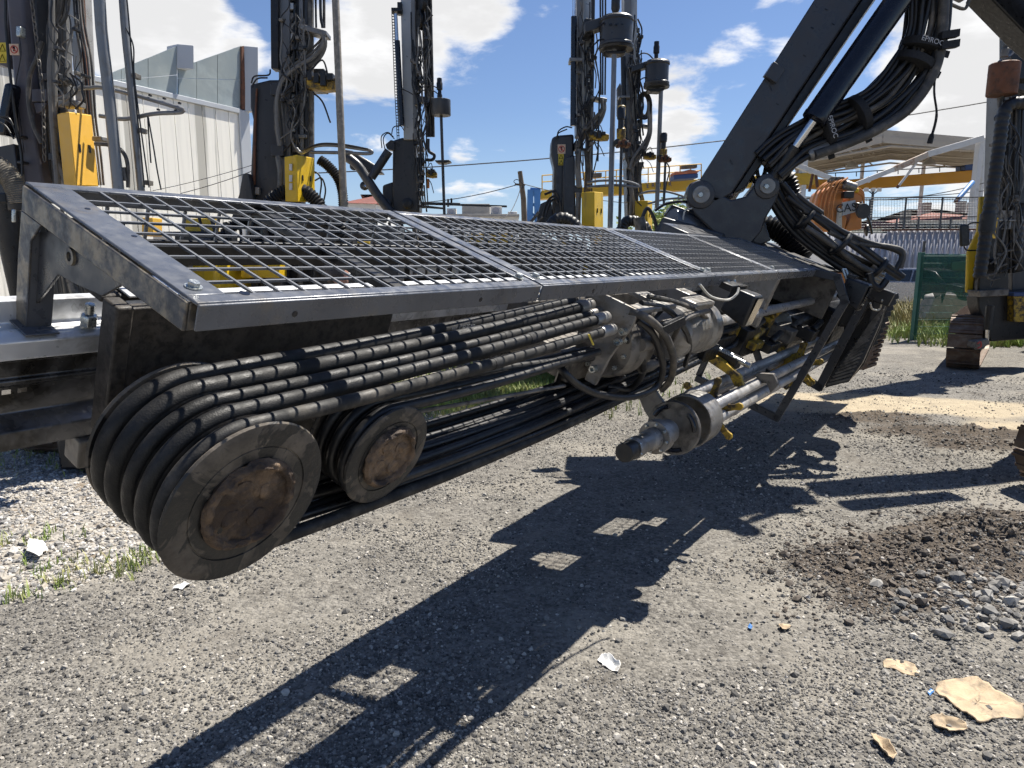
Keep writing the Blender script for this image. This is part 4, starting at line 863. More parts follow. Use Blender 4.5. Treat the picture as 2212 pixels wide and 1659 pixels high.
MB().lathe([(.05, 0), (.055, .02), (.055, .16), (.04, .18)], pt(1790, 318, YB - .05), pt(1745, 338, YB - .05) - pt(1790, 318, YB - .05), 14).build('hose_coupling', M['steel'], rig)
# second arm and carrier standing at the right
MB().prism([pt(x_, y_, 6.45) for x_, y_ in ((1835, -104), (1900, -175), (2160, -70), (2124, -24), (1960, -100))], Vector((.02, .36, 0))).build('boom_knuckle', M['boom'], rig, .015)
MB().prism([pt(x_, y_, 6.6) for x_, y_ in ((2125, -20), (2165, -60), (2420, 130), (2500, 330), (2390, 230), (2218, 76))], Vector((.02, .3, 0))).build('main_arm', M['black'], rig, .015)
MB().tube([pt(2200, -60, 6.4), pt(2360, 85, 6.4)], .11, 24).build('arm_cylinder', M['black'], rig)
def crawler(name, parent, MT, L0, hgt, wd, pads, mat='track', first=None):
    # loop of pads in the local y-z plane, placed by MT (origin: ground point under the near end of the loop)
    r = hgt / 2; L = L0 - 2 * r; per = 2 * L + 2 * math.pi * r; P = []
    for k in range(pads):
        s = per * k / pads
        if s < L: P.append((r + s, 0.0, 0))
        elif s < L + math.pi * r: a = (s - L) / r; P.append((L0 - r + r * math.sin(a), r - r * math.cos(a), a))
        elif s < 2 * L + math.pi * r: P.append((L0 - r - (s - L - math.pi * r), hgt, math.pi))
        else: a = (s - 2 * L - math.pi * r) / r; P.append((r - r * math.sin(a), r + r * math.cos(a), math.pi + a))
    m = MB().prism([Vector((-wd * .3, r + (r * .8) * math.cos(a), r + r * .8 * math.sin(a))) + (Vector((0, L, 0)) if math.cos(a) > 0 else Vector()) for a in [i * 2 * math.pi / 28 for i in range(28)]], (wd * .6, 0, 0))
    m.v = [tuple(MT @ Vector(q)) for q in m.v]; t = m.build(name, M['black'], parent)
    pm = MB().box((0, 0, 0), (wd / 2, 0, 0), (0, per / pads * .47, 0), (0, 0, .014)).box((0, -per / pads * .3, -.02), (wd / 2, 0, 0), (0, .012, 0), (0, 0, .014)); pm.box((0, per / pads * .22, -.016), (wd / 2, 0, 0), (0, .010, 0), (0, 0, .010)); me = pm.mesh('track_pad'); me.materials.append(M[mat])
    for (yy, zz_, an) in P:
        o = put('track_pad', me, None, t); o.matrix_basis = MT @ Matrix.Translation((0, yy, zz_ + .02)) @ Matrix.Rotation(an, 4, 'X')
    return t
def TR(x_, y_, rz): return Matrix.Translation((x_, y_, 0)) @ Matrix.Rotation(rz, 4, 'Z')
g0 = gp(2196, 1092)
crawler('crawler_track', rig, TR(g0.x + .30, g0.y + .25, R(-84)), 3.4, .62, .42, 40)
crawler('crawler_track', rig, TR(g0.x + 2.4, g0.y + 2.2, R(-84)), 3.4, .62, .42, 40)
m = MB(); m.box((6.2, 5.6, 1.3), (1.35, 0, 0), (0, .9, 0), (0, 0, .5)); m.box((5.6, 5.4, 2.3), (.5, 0, 0), (0, .5, 0), (0, 0, .55)); m.build('carrier_body', M['mast_dk'], rig, .05)

# ------------------------------------------------------------------ the rigs standing behind
class Rig:
    def __init__(s, label, Y, xbase, grp='drill rigs parked in the yard'):
        s.Y = Y; b = pt(xbase, 560, Y); s.root = thing('drill_rig', label, 'drill rig', (b.x, Y, 0), grp); s.k = Y / (FOC * W0)
    def P(s, x, y, dy=0.0): return pt(x, y, s.Y + dy)
    def plate(s, poly, th, mat, name, dy=0.0, par=None, bev=.008, vec=None):
        return MB().prism([s.P(x, y, dy) for x, y in poly], vec if vec is not None else Vector((0, th, 0))).build(name, M[mat], par or s.root, bev)
    def tube(s, pts, rpx, mat, name, dy=0.0, par=None, n=8, seg=8, straight=False):
        Q = [s.P(q[0], q[1], dy + (q[2] if len(q) > 2 else 0)) for q in pts]
        return MB().tube(Q if straight or len(Q) < 3 else spline(Q, n), rpx * s.k, seg).build(name, M[mat], par or s.root)
    def rib(s, pts, rpx, mat, name, dy=0.0, pitch=None, depth=.12):
        return ribbed([s.P(q[0], q[1], dy + (q[2] if len(q) > 2 else 0)) for q in pts], rpx * s.k, pitch or rpx * s.k * .45, depth).build(name, M[mat], s.root)
    def drum(s, xc, prof, mat, name, dy=0.0, par=None, n=28):     # prof: (radius px, y px) seen side-on
        o = s.P(xc, prof[0][1], dy); return MB().lathe([(r * s.k, (prof[0][1] - y) * s.k) for r, y in prof], o, (0, 0, 1), n).build(name, M[mat], par or s.root)
    def box(s, x0, x1, y0, y1, mat, name, dy=0.0, th=.1, par=None, bev=.006):
        return s.plate([(x0, y1), (x1, y1), (x1, y0), (x0, y0)], th, mat, name, dy, par, bev)
    def cabinet(s, xl, xc, xr, yt, yb, dx=0.0, mat='yellow', tilt=0.0, f=-.3):     # two faces seen, corner edge at xc
        q = lambda x, y, dy: s.P(x + dx * (y - yt) / max(1, yb - yt), y, dy + f)
        dl, dr = .06, .34
        p8 = [q(xl, yb - 1, dl), q(xc, yb, 0), q(xr, yb + 1, dr), s.P((xl + xr) / 2 + dx, yb, .60 + f), q(xl, yt + tilt, dl), q(xc, yt, 0), q(xr, yt + tilt * 1.5, dr), s.P((xl + xr) / 2, yt + 4, .60 + f)]
        c = MB().hexa(p8).build('valve_cabinet', M[mat], s.root, .008)
        for t in (.33, .78):
            e = p8[1] * .48 + p8[5] * .52; f = p8[2] * .48 + p8[6] * .52; o = e + (f - e) * t
            MB().box(o + Vector((0, -.012, 0)), (.005, 0, 0), (0, .014, 0), (0, 0, .028)).build('latch', M['black'], c)
        return c
    def hoses(s, paths, rpx, mats, name='mast_hose', dy=0.0, seg=8):
        for i, p_ in enumerate(paths): s.tube(p_, rpx, mats[i % len(mats)], name, dy + .015 * (i % 3), None, 7, seg)
    def clamp(s, x0, x1, y0, y1, dy=0.0, mat='mast_dk'): return s.box(x0, x1, y0, y1, mat, 'hose_clamp', dy - .08, .22)
    def sign(s, xc, yc, r, dy):
        c = s.P(xc, yc, dy); k = s.k; X_ = Vector((1, 0, 0)); Z_ = Vector((0, 0, 1))
        p_ = MB().box(c, X_ * r * 1.1 * k, (0, .002, 0), Z_ * r * 1.25 * k).build('warning_sticker', M['sign_pale'], s.root)
        MB().lathe([(r * .92 * k, -.003), (r * .92 * k, .0), (r * .70 * k, 0), (r * .70 * k, -.003)], c + Vector((0, -.004, 0)), (0, -1, 0), 24, True).build('prohibition_ring', M['sign_red'], p_)
        MB().box(c + Vector((0, -.0045, 0)), (X_ - Z_).normalized() * r * .8 * k, (0, .0012, 0), (X_ + Z_).normalized() * r * .11 * k).build('prohibition_bar', M['sign_red'], p_)
        m = MB().box(c + Vector((0, -.003, 0)), X_ * r * .22 * k, (0, .001, 0), Z_ * r * .40 * k)
        for a in (-.18, -.06, .06, .18): m.box(c + Vector((a * r * k, -.003, r * .45 * k)), X_ * r * .045 * k, (0, .001, 0), Z_ * r * .2 * k)
        m.build('prohibition_hand', M['blackgloss'], p_)
    def warn(s, x0, x1, y0, y1, dy, n=2):
        p_ = s.box(x0, x1, y0, y1, 'sign_yellow', 'warning_sticker', dy, .003, bev=0)
        for i in range(n):
            yc = y0 + (y1 - y0) * (i + .5) / n; h = (y1 - y0) / n * .34; xm = (x0 + x1) / 2; wd = (x1 - x0) * .36
            T = [s.P(xm, yc - h, dy - .003), s.P(xm + wd, yc + h, dy - .003), s.P(xm - wd, yc + h, dy - .003)]
            MB().tube(T, .9 * s.k, 4, closed=True).build('warning_triangle', M['blackgloss'], p_)
    def gripper(s, x0, x1, y0, y1, dy=0.0, mat='yellow_worn'):
        w_, h = x1 - x0, y1 - y0
        g = s.plate([(x0, y0 + h * .3), (x0 + w_ * .6, y0 + h * .25), (x1, y0 + h * .4), (x1, y0 + h * .85), (x0 + w_ * .55, y1 - h * .1), (x0, y1 - h * .2)], .14, mat, 'rod_gripper', dy - .07)
        for k in range(4): s.box(x0 + w_ * (.02 + .2 * k), x0 + w_ * (.16 + .22 * k), y0 + h * (.05 + .1 * (k % 2)), y0 + h * (.45 + .12 * (k % 3)), 'black', 'gripper_block', dy - .10 - .01 * k, .2, g, .004)
        s.tube([(x0 + w_ * .1, y0 + h * .1), (x0 + w_ * .5, y0 - h * .4), (x0 + w_ * .7, y0 + h * .4)], h * .035, 'rubber', 'gripper_hose', dy - .1, g); s.tube([(x0 + w_ * .2, y1), (x0 + w_ * .5, y1 + h * .4), (x0 + w_ * .75, y1 + h * 1.3)], h * .035, 'rubber', 'gripper_hose', dy - .1, g)
        return g
    def mastpart(s, x0t, x1t, x0b, x1b, yt, yb, mat, name, dy, th): return s.plate([(x0b, yb), (x1b, yb), (x1t, yt), (x0t, yt)], th, mat, name, dy)
    def base(s, xc, dirx=0.0, body='mast_dk'):
        b = s.P(xc, 560); x0 = b.x; 
        m = MB().box((x0, s.Y + 1.5, .95), (.62, 0, 0), (0, 1.1, 0), (0, 0, .38)); m.build('carrier_body', M[body], s.root, .04)
        m = MB().box((x0 + .25, s.Y + 2.2, 1.5), (.35, 0, 0), (0, .6, 0), (0, 0, .3)); m.build('engine_hood', M['yellow'], s.root, .05)
        for d in (-.72, .72): crawler('crawler_track', s.root, TR(x0 + d, s.Y + .5, 0), 2.6, .6, .36, 26)
        m = MB().box((x0, s.Y + .12, .28), (.16, 0, 0), (0, .13, 0), (0, 0, .24)); m.build('mast_foot', M['black'], s.root, .03)
        m = MB().bar((x0, s.Y + .15, .5), (x0, s.Y + 1.4, 1.2), .25, .25); m.build('mast_arm', M['mast_dk'], s.root, .02)

TOP = -330
# --- far left: old plum-grey mast, amber cabinet
A = Rig('weathered plum-grey drill rig with an amber cabinet at the far left', 5.6, 120)
A.plate([(50, 398), (95, 398), (76, 300), (66, 200), (52, 60), (42, TOP), (4, TOP), (13, 0), (17, 45), (30, 200), (42, 330)], .34, 'plum', 'mast_column', 0, None, .02)
A.plate([(90, 398), (112, 398), (80, 60), (66, TOP), (50, TOP), (62, 60)], .25, 'mast_dk', 'mast_flange', .10)
A.mastpart(120, 152, 165, 178, TOP, 245, 'mast_lt', 'mast_rail', .22, .2); A.mastpart(96, 118, 128, 142, TOP, 246, 'mast', 'mast_rail', .28, .12)
A.mastpart(150, 158, 183, 188, TOP, 246, 'rust', 'mast_chain_guard', .25, .06)
A.plate([(0, 140), (16, 146), (20, 20), (14, TOP), (-12, TOP), (-12, 140)], .1, 'plum', 'side_plate', .05); A.warn(-4, 14, 92, 136, .046, 2)
A.sign(31, 107, 8.5, -.005)
A.box(34, 44, 56, 78, 'zinc', 'limit_switch', -.05, .06); A.tube([(42, 80), (45, 120), (34, 190), (44, 260), (52, 330)], .9, 'black', 'switch_cable', -.02)
A.cabinet(122, 149, 197, 241, 402, 16, 'amber', 5)
A.tube([(214, TOP), (215, 0), (236, 210), (256, 412)], 10.5, 'pole', 'drill_rod', -.25, None, 4, 18); A.tube([(252, TOP), (265, 0), (283, 190), (305, 412)], 7.2, 'pole', 'feed_pipe', -.12, None, 4, 14)
A.tube([(122, 216), (142, 210), (165, 192), (195, 190), (225, 190), (300, 208), (388, 234), (394, 239), (386, 243), (330, 246), (270, 257), (215, 250)], 4.2, 'pole', 'hoop_guard', -.05, None, 6, 10)
for x_, y_ in ((322, 207), (353, 214), (386, 224), (340, 238), (378, 240)): A.box(x_ - 2, x_ + 2, y_ - 4, y_, 'black', 'hoop_clip', -.06, .03, bev=.001)
hs = []
for k in range(9): hs.append([(148 - 3 * k + 6 * (k % 2), TOP), (150 - 5 * k, 0), (118 - 2 * k, 70), (105 + 2 * (k % 3), 150), (108 + 2 * (k % 4), 260), (112 + 4 * (k % 3), 330), (118 + 3 * (k % 2), 400)])
A.hoses(hs, 2.6, ['dusty_rubber', 'grey_hose', 'rubber', 'dusty_rubber'], dy=-.02)
A.hoses([[(158 + 5 * k, TOP), (160 + 6 * k, 0), (176 + 7 * k, 130), (188 + 6 * k, 250), (196 + 7 * k, 330), (206 + 6 * k, 400)] for k in range(4)], 2.4, ['dusty_rubber', 'rubber', 'grey_hose'], dy=.1)
A.hoses([[(108, TOP), (112, 60), (108, 150), (112, 240), (118, 320), (125, 400)], [(118, 60), (117, 150), (118, 250), (120, 330), (145, 400)]], 5.6, ['grey_hose'], dy=-.12)
A.tube([(92, 90), (80, 125), (64, 165), (62, 220), (72, 270), (90, 310)], 4.5, 'dusty_rubber', 'mast_hose', -.14); A.tube([(12, 0), (13, 60), (22, 160), (34, 260), (46, 330), (50, 395)], 2.8, 'rubber', 'mast_hose', -.08)
A.clamp(86, 128, 158, 172); A.clamp(68, 101, 192, 220, 0, 'plum'); A.plate([(72, 222), (101, 222), (92, 240), (78, 246)], .12, 'plum', 'clamp_ear', -.1); A.clamp(104, 135, 330, 345); A.clamp(31, 45, 291, 297); A.clamp(36, 47, 347, 353); A.box(124, 165, 216, 229, 'steel', 'step_bracket', -.1, .12); A.box(198, 220, 294, 304, 'steel', 'hose_block', -.05, .12)
A.tube([(205, 311), (235, 313), (262, 325), (275, 352), (277, 405)], 4, 'dusty_rubber', 'air_hose', -.2); A.tube([(266, 362), (272, 390)], 5.5, 'steel_dirty', 'hose_coupling', -.2)
for x_, y_ in ((288, 163), (302, 282), (315, 395)): A.box(x_ - 4, x_ + 5, y_ - 6, y_ + 4, 'steel_dirty', 'pipe_clip', -.14, .08, bev=.002)
for q in ([(268, -60), (278, 40), (288, 165), (300, 282), (312, 405)], [(272, 60), (288, 100), (290, 165), (306, 290), (322, 405)], [(319, 252), (322, 300), (326, 352)], [(320, 252), (332, 320), (340, 370), (348, 410)]): A.tube(q, 1.5, 'black', 'loose_cable', -.16)
A.plate([(8, 60 + 118), (18, 178), (26, 182), (12, 292), (-14, 290)], .2, 'blackgloss', 'tilt_cylinder', -.1, None, .02)
A.plate([(-20, 320), (30, 310), (42, 400), (40, 470), (-20, 470)], .35, 'mast_dk', 'pivot_block', -.05)
for q in ([(0, 252), (20, 256), (34, 285)], [(0, 264), (14, 274), (30, 300)], [(-6, 250), (26, 268), (40, 310)]): A.tube(q, 1.6, 'rubber', 'pivot_hose', -.15)
A.rib([(-30, 350), (0, 362), (22, 385), (36, 412), (44, 440)], 19, 'fabric', 'dust_hose', -.4, .014, .05); A.drum(38, [(15, 455), (16, 452), (16, 420), (14, 415)], 'rubber', 'hose_cuff', -.4)
A.drum(34, [(10, 640), (26, 460), (29, 457), (29, 443), (24, 440)], 'black', 'dust_separator', -.35); A.box(24, 31, 452, 480, 'zinc', 'separator_latch', -.62, .02)
for k in range(26):                                                              # slack chain down the mast
    t = k / 25; x_ = 66 + 27 * min(1, t * 1.6) + 8 * max(0, t - .6); y_ = -20 + 360 * t
    c = A.P(x_, y_, -.2); h = 6.4 * A.k; wd = 3 * A.k; d1 = Vector((1, 0, 0)) if k % 2 else Vector((.4, .9, 0)); P = [c + d1 * wd * math.cos(a) + Vector((0, 0, 1)) * h * 1.35 * math.sin(a) for a in [i * math.pi / 4 for i in range(8)]]
    MB().tube(P, 1.1 * A.k, 5, closed=True).build('chain_link', M['steel_dirty'], A.root)
A.base(120); A.rib([(200, 520), (215, 575), (240, 640)], 17, 'rubber', 'dust_hose', -.1); A.tube([(150, 590), (165, 640), (190, 655), (210, 690)], 9, 'steel_dirty', 'drain_pipe', -.2)
for k in range(9): A.tube([(110 + 9 * k, 500), (118 + 8 * k, 560 + 8 * (k % 3)), (128 + 9 * k, 640), (140 + 8 * k, 760)], 3.2, ('rubber', 'dusty_rubber', 'black')[k % 3], 'base_hose', .1 - .02 * k)
A.box(210, 262, 548, 660, 'yellow', 'side_cover', .25, .2); A.box(306, 330, 470, 510, 'amber', 'filter_can', -.1, .15); A.box(330, 372, 505, 540, 'white', 'louvre_panel', .3, .05)

# --- second rig: yellow cabinet with stickers, tan rod
B = Rig('grey drill rig with yellow stickered cabinet and long tan rod, second from the left', 8.2, 630)
B.plate([(540, 182), (582, 172), (606, 172), (606, 445), (538, 445), (546, 257), (540, 230)], .36, 'mast_dk', 'cradle_box', .05, None, .02); B.plate([(548, 264), (552, 190), (556, 190), (553, 270), (551, 400), (545, 400)], .03, 'rust', 'cradle_edge', .01)
B.mastpart(581, 598, 585, 602, TOP, 148, 'black', 'feed_cylinder', -.02, .16); B.mastpart(598, 625, 604, 628, TOP, 440, 'mast', 'mast_rail', .04, .3); B.mastpart(625, 648, 628, 650, TOP, 440, 'mast_dk', 'mast_web', .12, .2)
B.mastpart(643, 653, 648, 656, TOP, 400, 'mast', 'mast_rail', .04, .3); B.mastpart(655, 663, 658, 667, TOP, 400, 'mast_dk', 'mast_rail', .06, .25)
rr = resample([B.P(669, TOP, .05), B.P(673, 330, .05)], .03); MB().tube(rr, [5.0 * B.k * (1 + .06 * (i % 2)) for i in range(len(rr))], 10).build('threaded_rod', M['steel_dirty'], B.root)
for k in range(20): B.box(626 + .3 * k, 632 + .3 * k + (k % 2), -60 + 22 * k, -46 + 22 * k, 'steel_dirty' if k % 3 else 'mast_lt', 'chain_carrier', .02, .08, bev=.002)
B.drum(743, [(7.2, 450), (7.2, 300), (7.4, 298), (7.4, 240), (7.1, 238), (7.0, TOP)], 'pole_tan', 'drill_rod', -.3)
B.tube([(679, TOP), (682, 0), (683, 60)], 2.2, 'rubber', 'mast_hose'); B.tube([(693, TOP), (692, 0), (697, 60)], 3.0, 'rubber', 'mast_hose', -.02); B.tube([(700, TOP), (700, 0), (700, 60)], 3.0, 'dusty_rubber', 'mast_hose', .02)
B.plate([(644, 52), (652, 51), (705, 66), (705, 76), (690, 75), (644, 61)], .2, 'mast', 'hose_arm', -.1)
for k, (o, r_, mt) in enumerate(((0, 4.5, 'grey_hose'), (-6, 2.4, 'grey_hose'), (-11, 2.4, 'dusty_rubber'), (7, 5.2, 'grey_hose'))):
    B.tube([(692 + o * .3, 66), (700 + o * .2, 90 + o), (678 + o, 122 + o), (640 + o * .8, 145 + o), (612 + o * .5, 172 + o * .3), (600 + o * .4, 205), (598 + o * .4, 260), (604 + o * .3, 315)], r_, mt, 'mast_hose', -.08 + .03 * k)
B.clamp(584, 609, 180, 205); B.clamp(585, 612, 312, 337)
B.tube([(600, 337), (606, 380), (600, 440)], 6.0, 'grey_hose', 'mast_hose', -.06); B.tube([(655, 60), (660, 160), (654, 240), (630, 280), (606, 300)], 1.6, 'grey_hose', 'mast_cable', -.1)
B.tube([(640, 320), (652, 330), (680, 316), (720, 314), (780, 322), (802, 326), (796, 332), (740, 330), (672, 329)], 3.4, 'pole', 'hoop_guard', -.1, None, 6, 10); B.tube([(652, 326), (690, 311), (740, 312), (795, 322)], 1.8, 'rubber', 'hoop_cable', -.14)
B.box(640, 700, 148, 195, 'black', 'breakout_bracket', .1, .2); B.gripper(662, 731, 150, 200, -.12)
B.cabinet(614, 641, 679, 334, 436, 2, 'yellow', 5, -.5)
for y_ in (360, 384, 402): B.box(624.5, 630.5, y_ - 6, y_ + 8, 'white', 'cabinet_label', -.50, .05, bev=0)
B.rib([(575, 450), (592, 428), (625, 412), (660, 415), (690, 445), (700, 490)], 13, 'rubber', 'dust_hose', -.35); B.rib([(690, 345), (708, 358), (730, 385), (740, 420), (742, 470)], 10, 'rubber', 'dust_hose', .1)
for q in ([(543, 180), (550, 165), (580, 162), (584, 150)], [(545, 185), (556, 170), (578, 168)], [(668, 380), (682, 372), (694, 390), (690, 430)], [(680, 390), (695, 385), (703, 410), (698, 440)]): B.tube(q, 1.7, 'black', 'mast_cable', -.02)
B.plate([(524, 376), (536, 374), (542, 400), (548, 440), (520, 470), (500, 470), (516, 420)], .12, 'mast_dk', 'link_arm', -.1); B.box(550, 560, 404, 420, 'steel', 'sensor_box', -.03, .05)
for x_, y_ in ((641, 100), (641, 210), (642, 290)): B.box(636, 660, y_, y_ + 8, 'mast', 'mast_brace', 0, .06)
B.base(620); B.box(700, 800, 545, 640, 'mast_dk', 'control_box', .3, .3); B.box(455, 528, 560, 600, 'yellow', 'hose_cover', .2, .2)
B.box(395, 463, 472, 500, 'yellow', 'service_cover', .1, .15); B.box(538, 600, 484, 530, 'glass', 'cab_window', .5, .05); B.box(520, 600, 562, 600, 'yellow', 'tool_box', -.6, .3)
for k in range(10): B.tube([(430 + 28 * k, 470 + 5 * (k % 3)), (440 + 27 * k, 520), (425 + 28 * k, 580 + 10 * (k % 2)), (440 + 26 * k, 680)], 3.4 + (k % 3), ('rubber', 'black', 'dusty_rubber')[k % 3], 'base_hose', -.1 + .05 * (k % 4))
B.rib([(470, 560), (490, 500), (540, 475), (590, 500), (610, 560)], 12, 'rubber', 'dust_hose', .2); B.rib([(728, 470), (745, 520), (790, 560), (800, 610)], 15, 'rubber', 'dust_hose', -.3)

# --- third rig: slim dark mast with pulley
Cg = Rig('dark slim drill rig with cable ladder and top pulley, third from the left', 11.5, 885)
Cg.mastpart(858, 884, 872, 897, TOP, 302, 'mast_lt', 'mast_rail', 0, .3); Cg.mastpart(882, 890, 893, 902, TOP, 302, 'mast', 'mast_rail', -.02, .34)
Cg.tube([(858, 88), (868, 272)], 5.6, 'blackgloss', 'feed_cylinder', -.1, None, 8, 14, True); Cg.tube([(855, 30), (858, 90)], 3.2, 'chrome', 'cylinder_rod', -.1, None, 8, 10, True)
Cg.tube([(846, 18), (852, 180), (858, 300)], .8, 'black', 'cable_ladder', -.05, None, 4, 5); lad = Cg.tube([(851, 18), (857, 180), (862, 300)], .8, 'black', 'cable_ladder', -.05, None, 4, 5)
for k in range(44): t = k / 43; x_ = 846 + 12 * t; y_ = 22 + 270 * t; Cg.box(x_, x_ + 5, y_, y_ + 1.4, 'black', 'ladder_rung', -.05, .02, lad, 0)
Cg.box(845, 868, 16, 24, 'black', 'mast_head', -.1, .2); Cg.box(858, 868, 4, 30, 'black', 'mast_head', -.06, .1)
for k, (a, b_) in enumerate(((897, 901), (900, 905), (913, 922), (917, 926), (922, 930), (927, 934), (931, 937), (905, 912))): Cg.tube([(a - 4, TOP), (a, 0), ((a + b_) / 2, 150), (b_, 296 if k > 1 and k < 7 else 230)], 2.4 if k < 7 else 1.2, 'rubber' if k % 2 else 'dusty_rubber', 'mast_hose', .02 * (k % 3), None, 6)
m = MB().lathe([(18 * Cg.k, 0), (19 * Cg.k, .01), (14 * Cg.k, .03), (14 * Cg.k, .05), (19 * Cg.k, .07), (18 * Cg.k, .08)], Cg.P(902, 42, -.1), (.9, .45, 0), 28); m.build('hose_pulley', M['black'], Cg.root); m = MB().lathe([(20 * Cg.k, 0), (20 * Cg.k, .06)], Cg.P(906, 6, -.1), (.9, .45, 0), 28); m.build('hose_pulley', M['black'], Cg.root)
cd_ = Cg.drum(953, [(19, 250), (19.5, 249), (19.5, 220), (18, 219)], 'mast_dk', 'dust_shroud', -.2); Cg.plate([(895, 206), (915, 208), (955, 213), (955, 224), (912, 220), (895, 228)], .14, 'mast_dk', 'head_arm', -.15); Cg.box(934, 950, 222, 247, 'mast_dk', 'shroud_mount', -.1, .12)
Cg.drum(950, [(4, 215), (5.5, 208), (4, 204), (3.5, 198), (6, 196), (6.2, 184), (5, 182), (5, 175), (3.6, 174)], 'black', 'rotation_motor', -.2); Cg.tube([(953, 250), (960, 466)], 3.0, 'mast_dk', 'drill_rod', -.2, None, 8, 12, True); Cg.plate([(938, 346), (970, 345), (974, 348), (960, 352), (944, 351)], .25, 'black', 'rod_collar', -.3)
for q in ([(897, 205), (905, 192), (930, 185), (945, 190)], [(900, 210), (915, 195), (935, 196), (946, 203)], [(868, 192), (885, 200), (893, 205)], [(846, 290), (850, 275), (865, 272), (873, 282)], [(825, 320), (824, 295), (838, 286), (850, 296)], [(832, 325), (828, 300), (838, 288), (852, 300)]): Cg.tube(q, 1.1, 'black', 'mast_cable', -.2, None, 6, 6)
Cg.plate([(847, 458), (906, 458), (898, 300), (868, 297), (848, 303)], .4, 'mast_dk', 'cradle_box', .05, None, .03); Cg.plate([(832, 312), (844, 302), (852, 304), (852, 325), (836, 322)], .2, 'mast_dk', 'cylinder_eye', .0)
Cg.tube([(802, 384), (840, 326)], 9, 'mast_dk', 'tilt_cylinder', -.05, None, 8, 18, True); Cg.tube([(790, 404), (803, 383)], 4, 'chrome', 'cylinder_rod', -.05, None, 8, 12, True)
for dy_ in (-.05, .25): Cg.tube([(752, 340), (775, 360), (798, 395), (818, 425), (848, 462)], 10, 'mast_dk', 'boom_link', dy_, None, 6, 10)
Cg.plate([(740, 322), (760, 325), (812, 356), (826, 374), (800, 374), (745, 350)], .3, 'mast_dk', 'boom_arm', .2, None, .03); Cg.plate([(826, 400), (850, 392), (850, 470), (836, 470), (826, 440)], .3, 'mast_dk', 'link_yoke', .1, None, .03)
for x_, y_, r_ in ((788, 402, 9), (835, 440, 10), (765, 360, 8)):
    bo = MB().lathe([(r_ * Cg.k, 0), (r_ * Cg.k, .05), (r_ * .8 * Cg.k, .06), (.01, .06)], Cg.P(x_, y_, .06), (0, -1, 0), 22).build('link_boss', M['mast_dk'], Cg.root); MB().hexnut(Cg.P(x_, y_, -.01), (0, -1, 0), .03, .02).build('link_pin', M['steel_dirty'], bo)
m = MB().lathe([(11 * Cg.k, 0), (11.5 * Cg.k, .02), (9 * Cg.k, .03), (2 * Cg.k, .03)], Cg.P(880, 440, 0), (0, -1, 0), 26); m.build('pivot_cover', M['black'], Cg.root)
for k in range(12): y_ = 120 + 15 * k; Cg.tube([(898 + (k % 3) * 3, y_), (908 - (k % 2) * 4, y_ + 14), (902 + (k % 4) * 2, y_ + 30)], 1.8, ('black', 'steel_dirty', 'rubber')[k % 3], 'mast_fitting', -.1)
for k in range(8): y_ = 300 + 16 * k; Cg.box(900 + 2 * (k % 3), 912 + 3 * (k % 2), y_, y_ + 10, ('black', 'steel_dirty', 'mast_dk')[k % 3], 'valve_block', -.06, .14)
for q in ([(905, 340), (900, 370), (905, 395), (912, 400)], [(912, 340), (908, 372), (914, 396)], [(925, 300), (926, 325), (938, 335), (934, 345), (918, 345)]): Cg.tube(q, 3.2, 'rubber', 'base_hose', -.15)
Cg.gripper(919, 943, 362, 386, -.1, 'yellow_worn'); Cg.box(920, 927, 386, 406, 'orange', 'warning_lamp', -.12, .06); Cg.plate([(908, 436), (994, 438), (994, 444), (908, 442)], .06, 'mast_dk', 'hoop_guard', -.1); Cg.box(973, 977, 428, 438, 'black', 'hoop_post', -.1, .04); Cg.plate([(905, 442), (960, 448), (958, 452), (905, 448)], .06, 'mast_dk', 'hoop_guard', .05)
Cg.tube([(916, 400), (918, 430), (922, 458)], 1.6, 'steel_dirty', 'mast_cable', -.1); Cg.base(880); Cg.box(790, 850, 560, 630, 'yellow', 'service_cover', -1.0, .2); Cg.box(1008, 1112, 505, 524, 'yellow', 'boom_cover', .4, .4); Cg.box(885, 990, 555, 600, 'white', 'tank', .5, .4)
for k in range(12): Cg.tube([(840 + 26 * k, 480), (850 + 25 * k, 520 + 5 * (k % 3)), (845 + 25 * k, 600)], 3 + k % 3, ('rubber', 'black', 'dusty_rubber', 'steel_dirty')[k % 4], 'base_hose', .2 + .05 * (k % 4))

# --- fourth rig
Dg = Rig('dark drill rig with prohibition sticker and big dust shroud, left of the close pair', 9.6, 1262)
Dg.plate([(1192, 297), (1204, 292), (1240, 289), (1240, 470), (1194, 470), (1197, 362), (1190, 333)], .4, 'mast_dk', 'cradle_box', .05, None, .03); Dg.plate([(1218, 340), (1242, 334), (1244, 470), (1214, 470)], .1, 'mast_dk', 'cradle_panel', -.06, None, .02)
Dg.sign(1213, 322, 7.5, .03); Dg.warn(1206, 1218, 332, 357, .04, 2)
Dg.tube([(1240, 36), (1238, 272)], 6.0, 'blackgloss', 'feed_cylinder', -.12, None, 8, 16, True); Dg.box(1230, 1258, 124, 132, 'mast', 'cylinder_clamp', -.16, .2)
for x_ in (1237, 1240, 1243): Dg.tube([(x_ + 1, TOP), (x_, 38)], .8, 'chrome', 'cylinder_rod', -.1, None, 8, 6, True)
Dg.mastpart(1247, 1262, 1245, 1262, TOP, 292, 'mast', 'mast_rail', .02, .3); Dg.mastpart(1260, 1264, 1258, 1262, TOP, 285, 'mast_lt', 'mast_rail', .0, .02); Dg.plate([(1264, TOP), (1277, TOP), (1277, 100), (1272, 200), (1265, 290), (1258, 300)], .2, 'mast_lt', 'mast_side', .06)  # lighter mast_side plate: sunlit right face of the mast put into its colour
Dg.mastpart(1266, 1290, 1266, 1280, TOP, 420, 'mast_dk', 'mast_web', .2, .15)
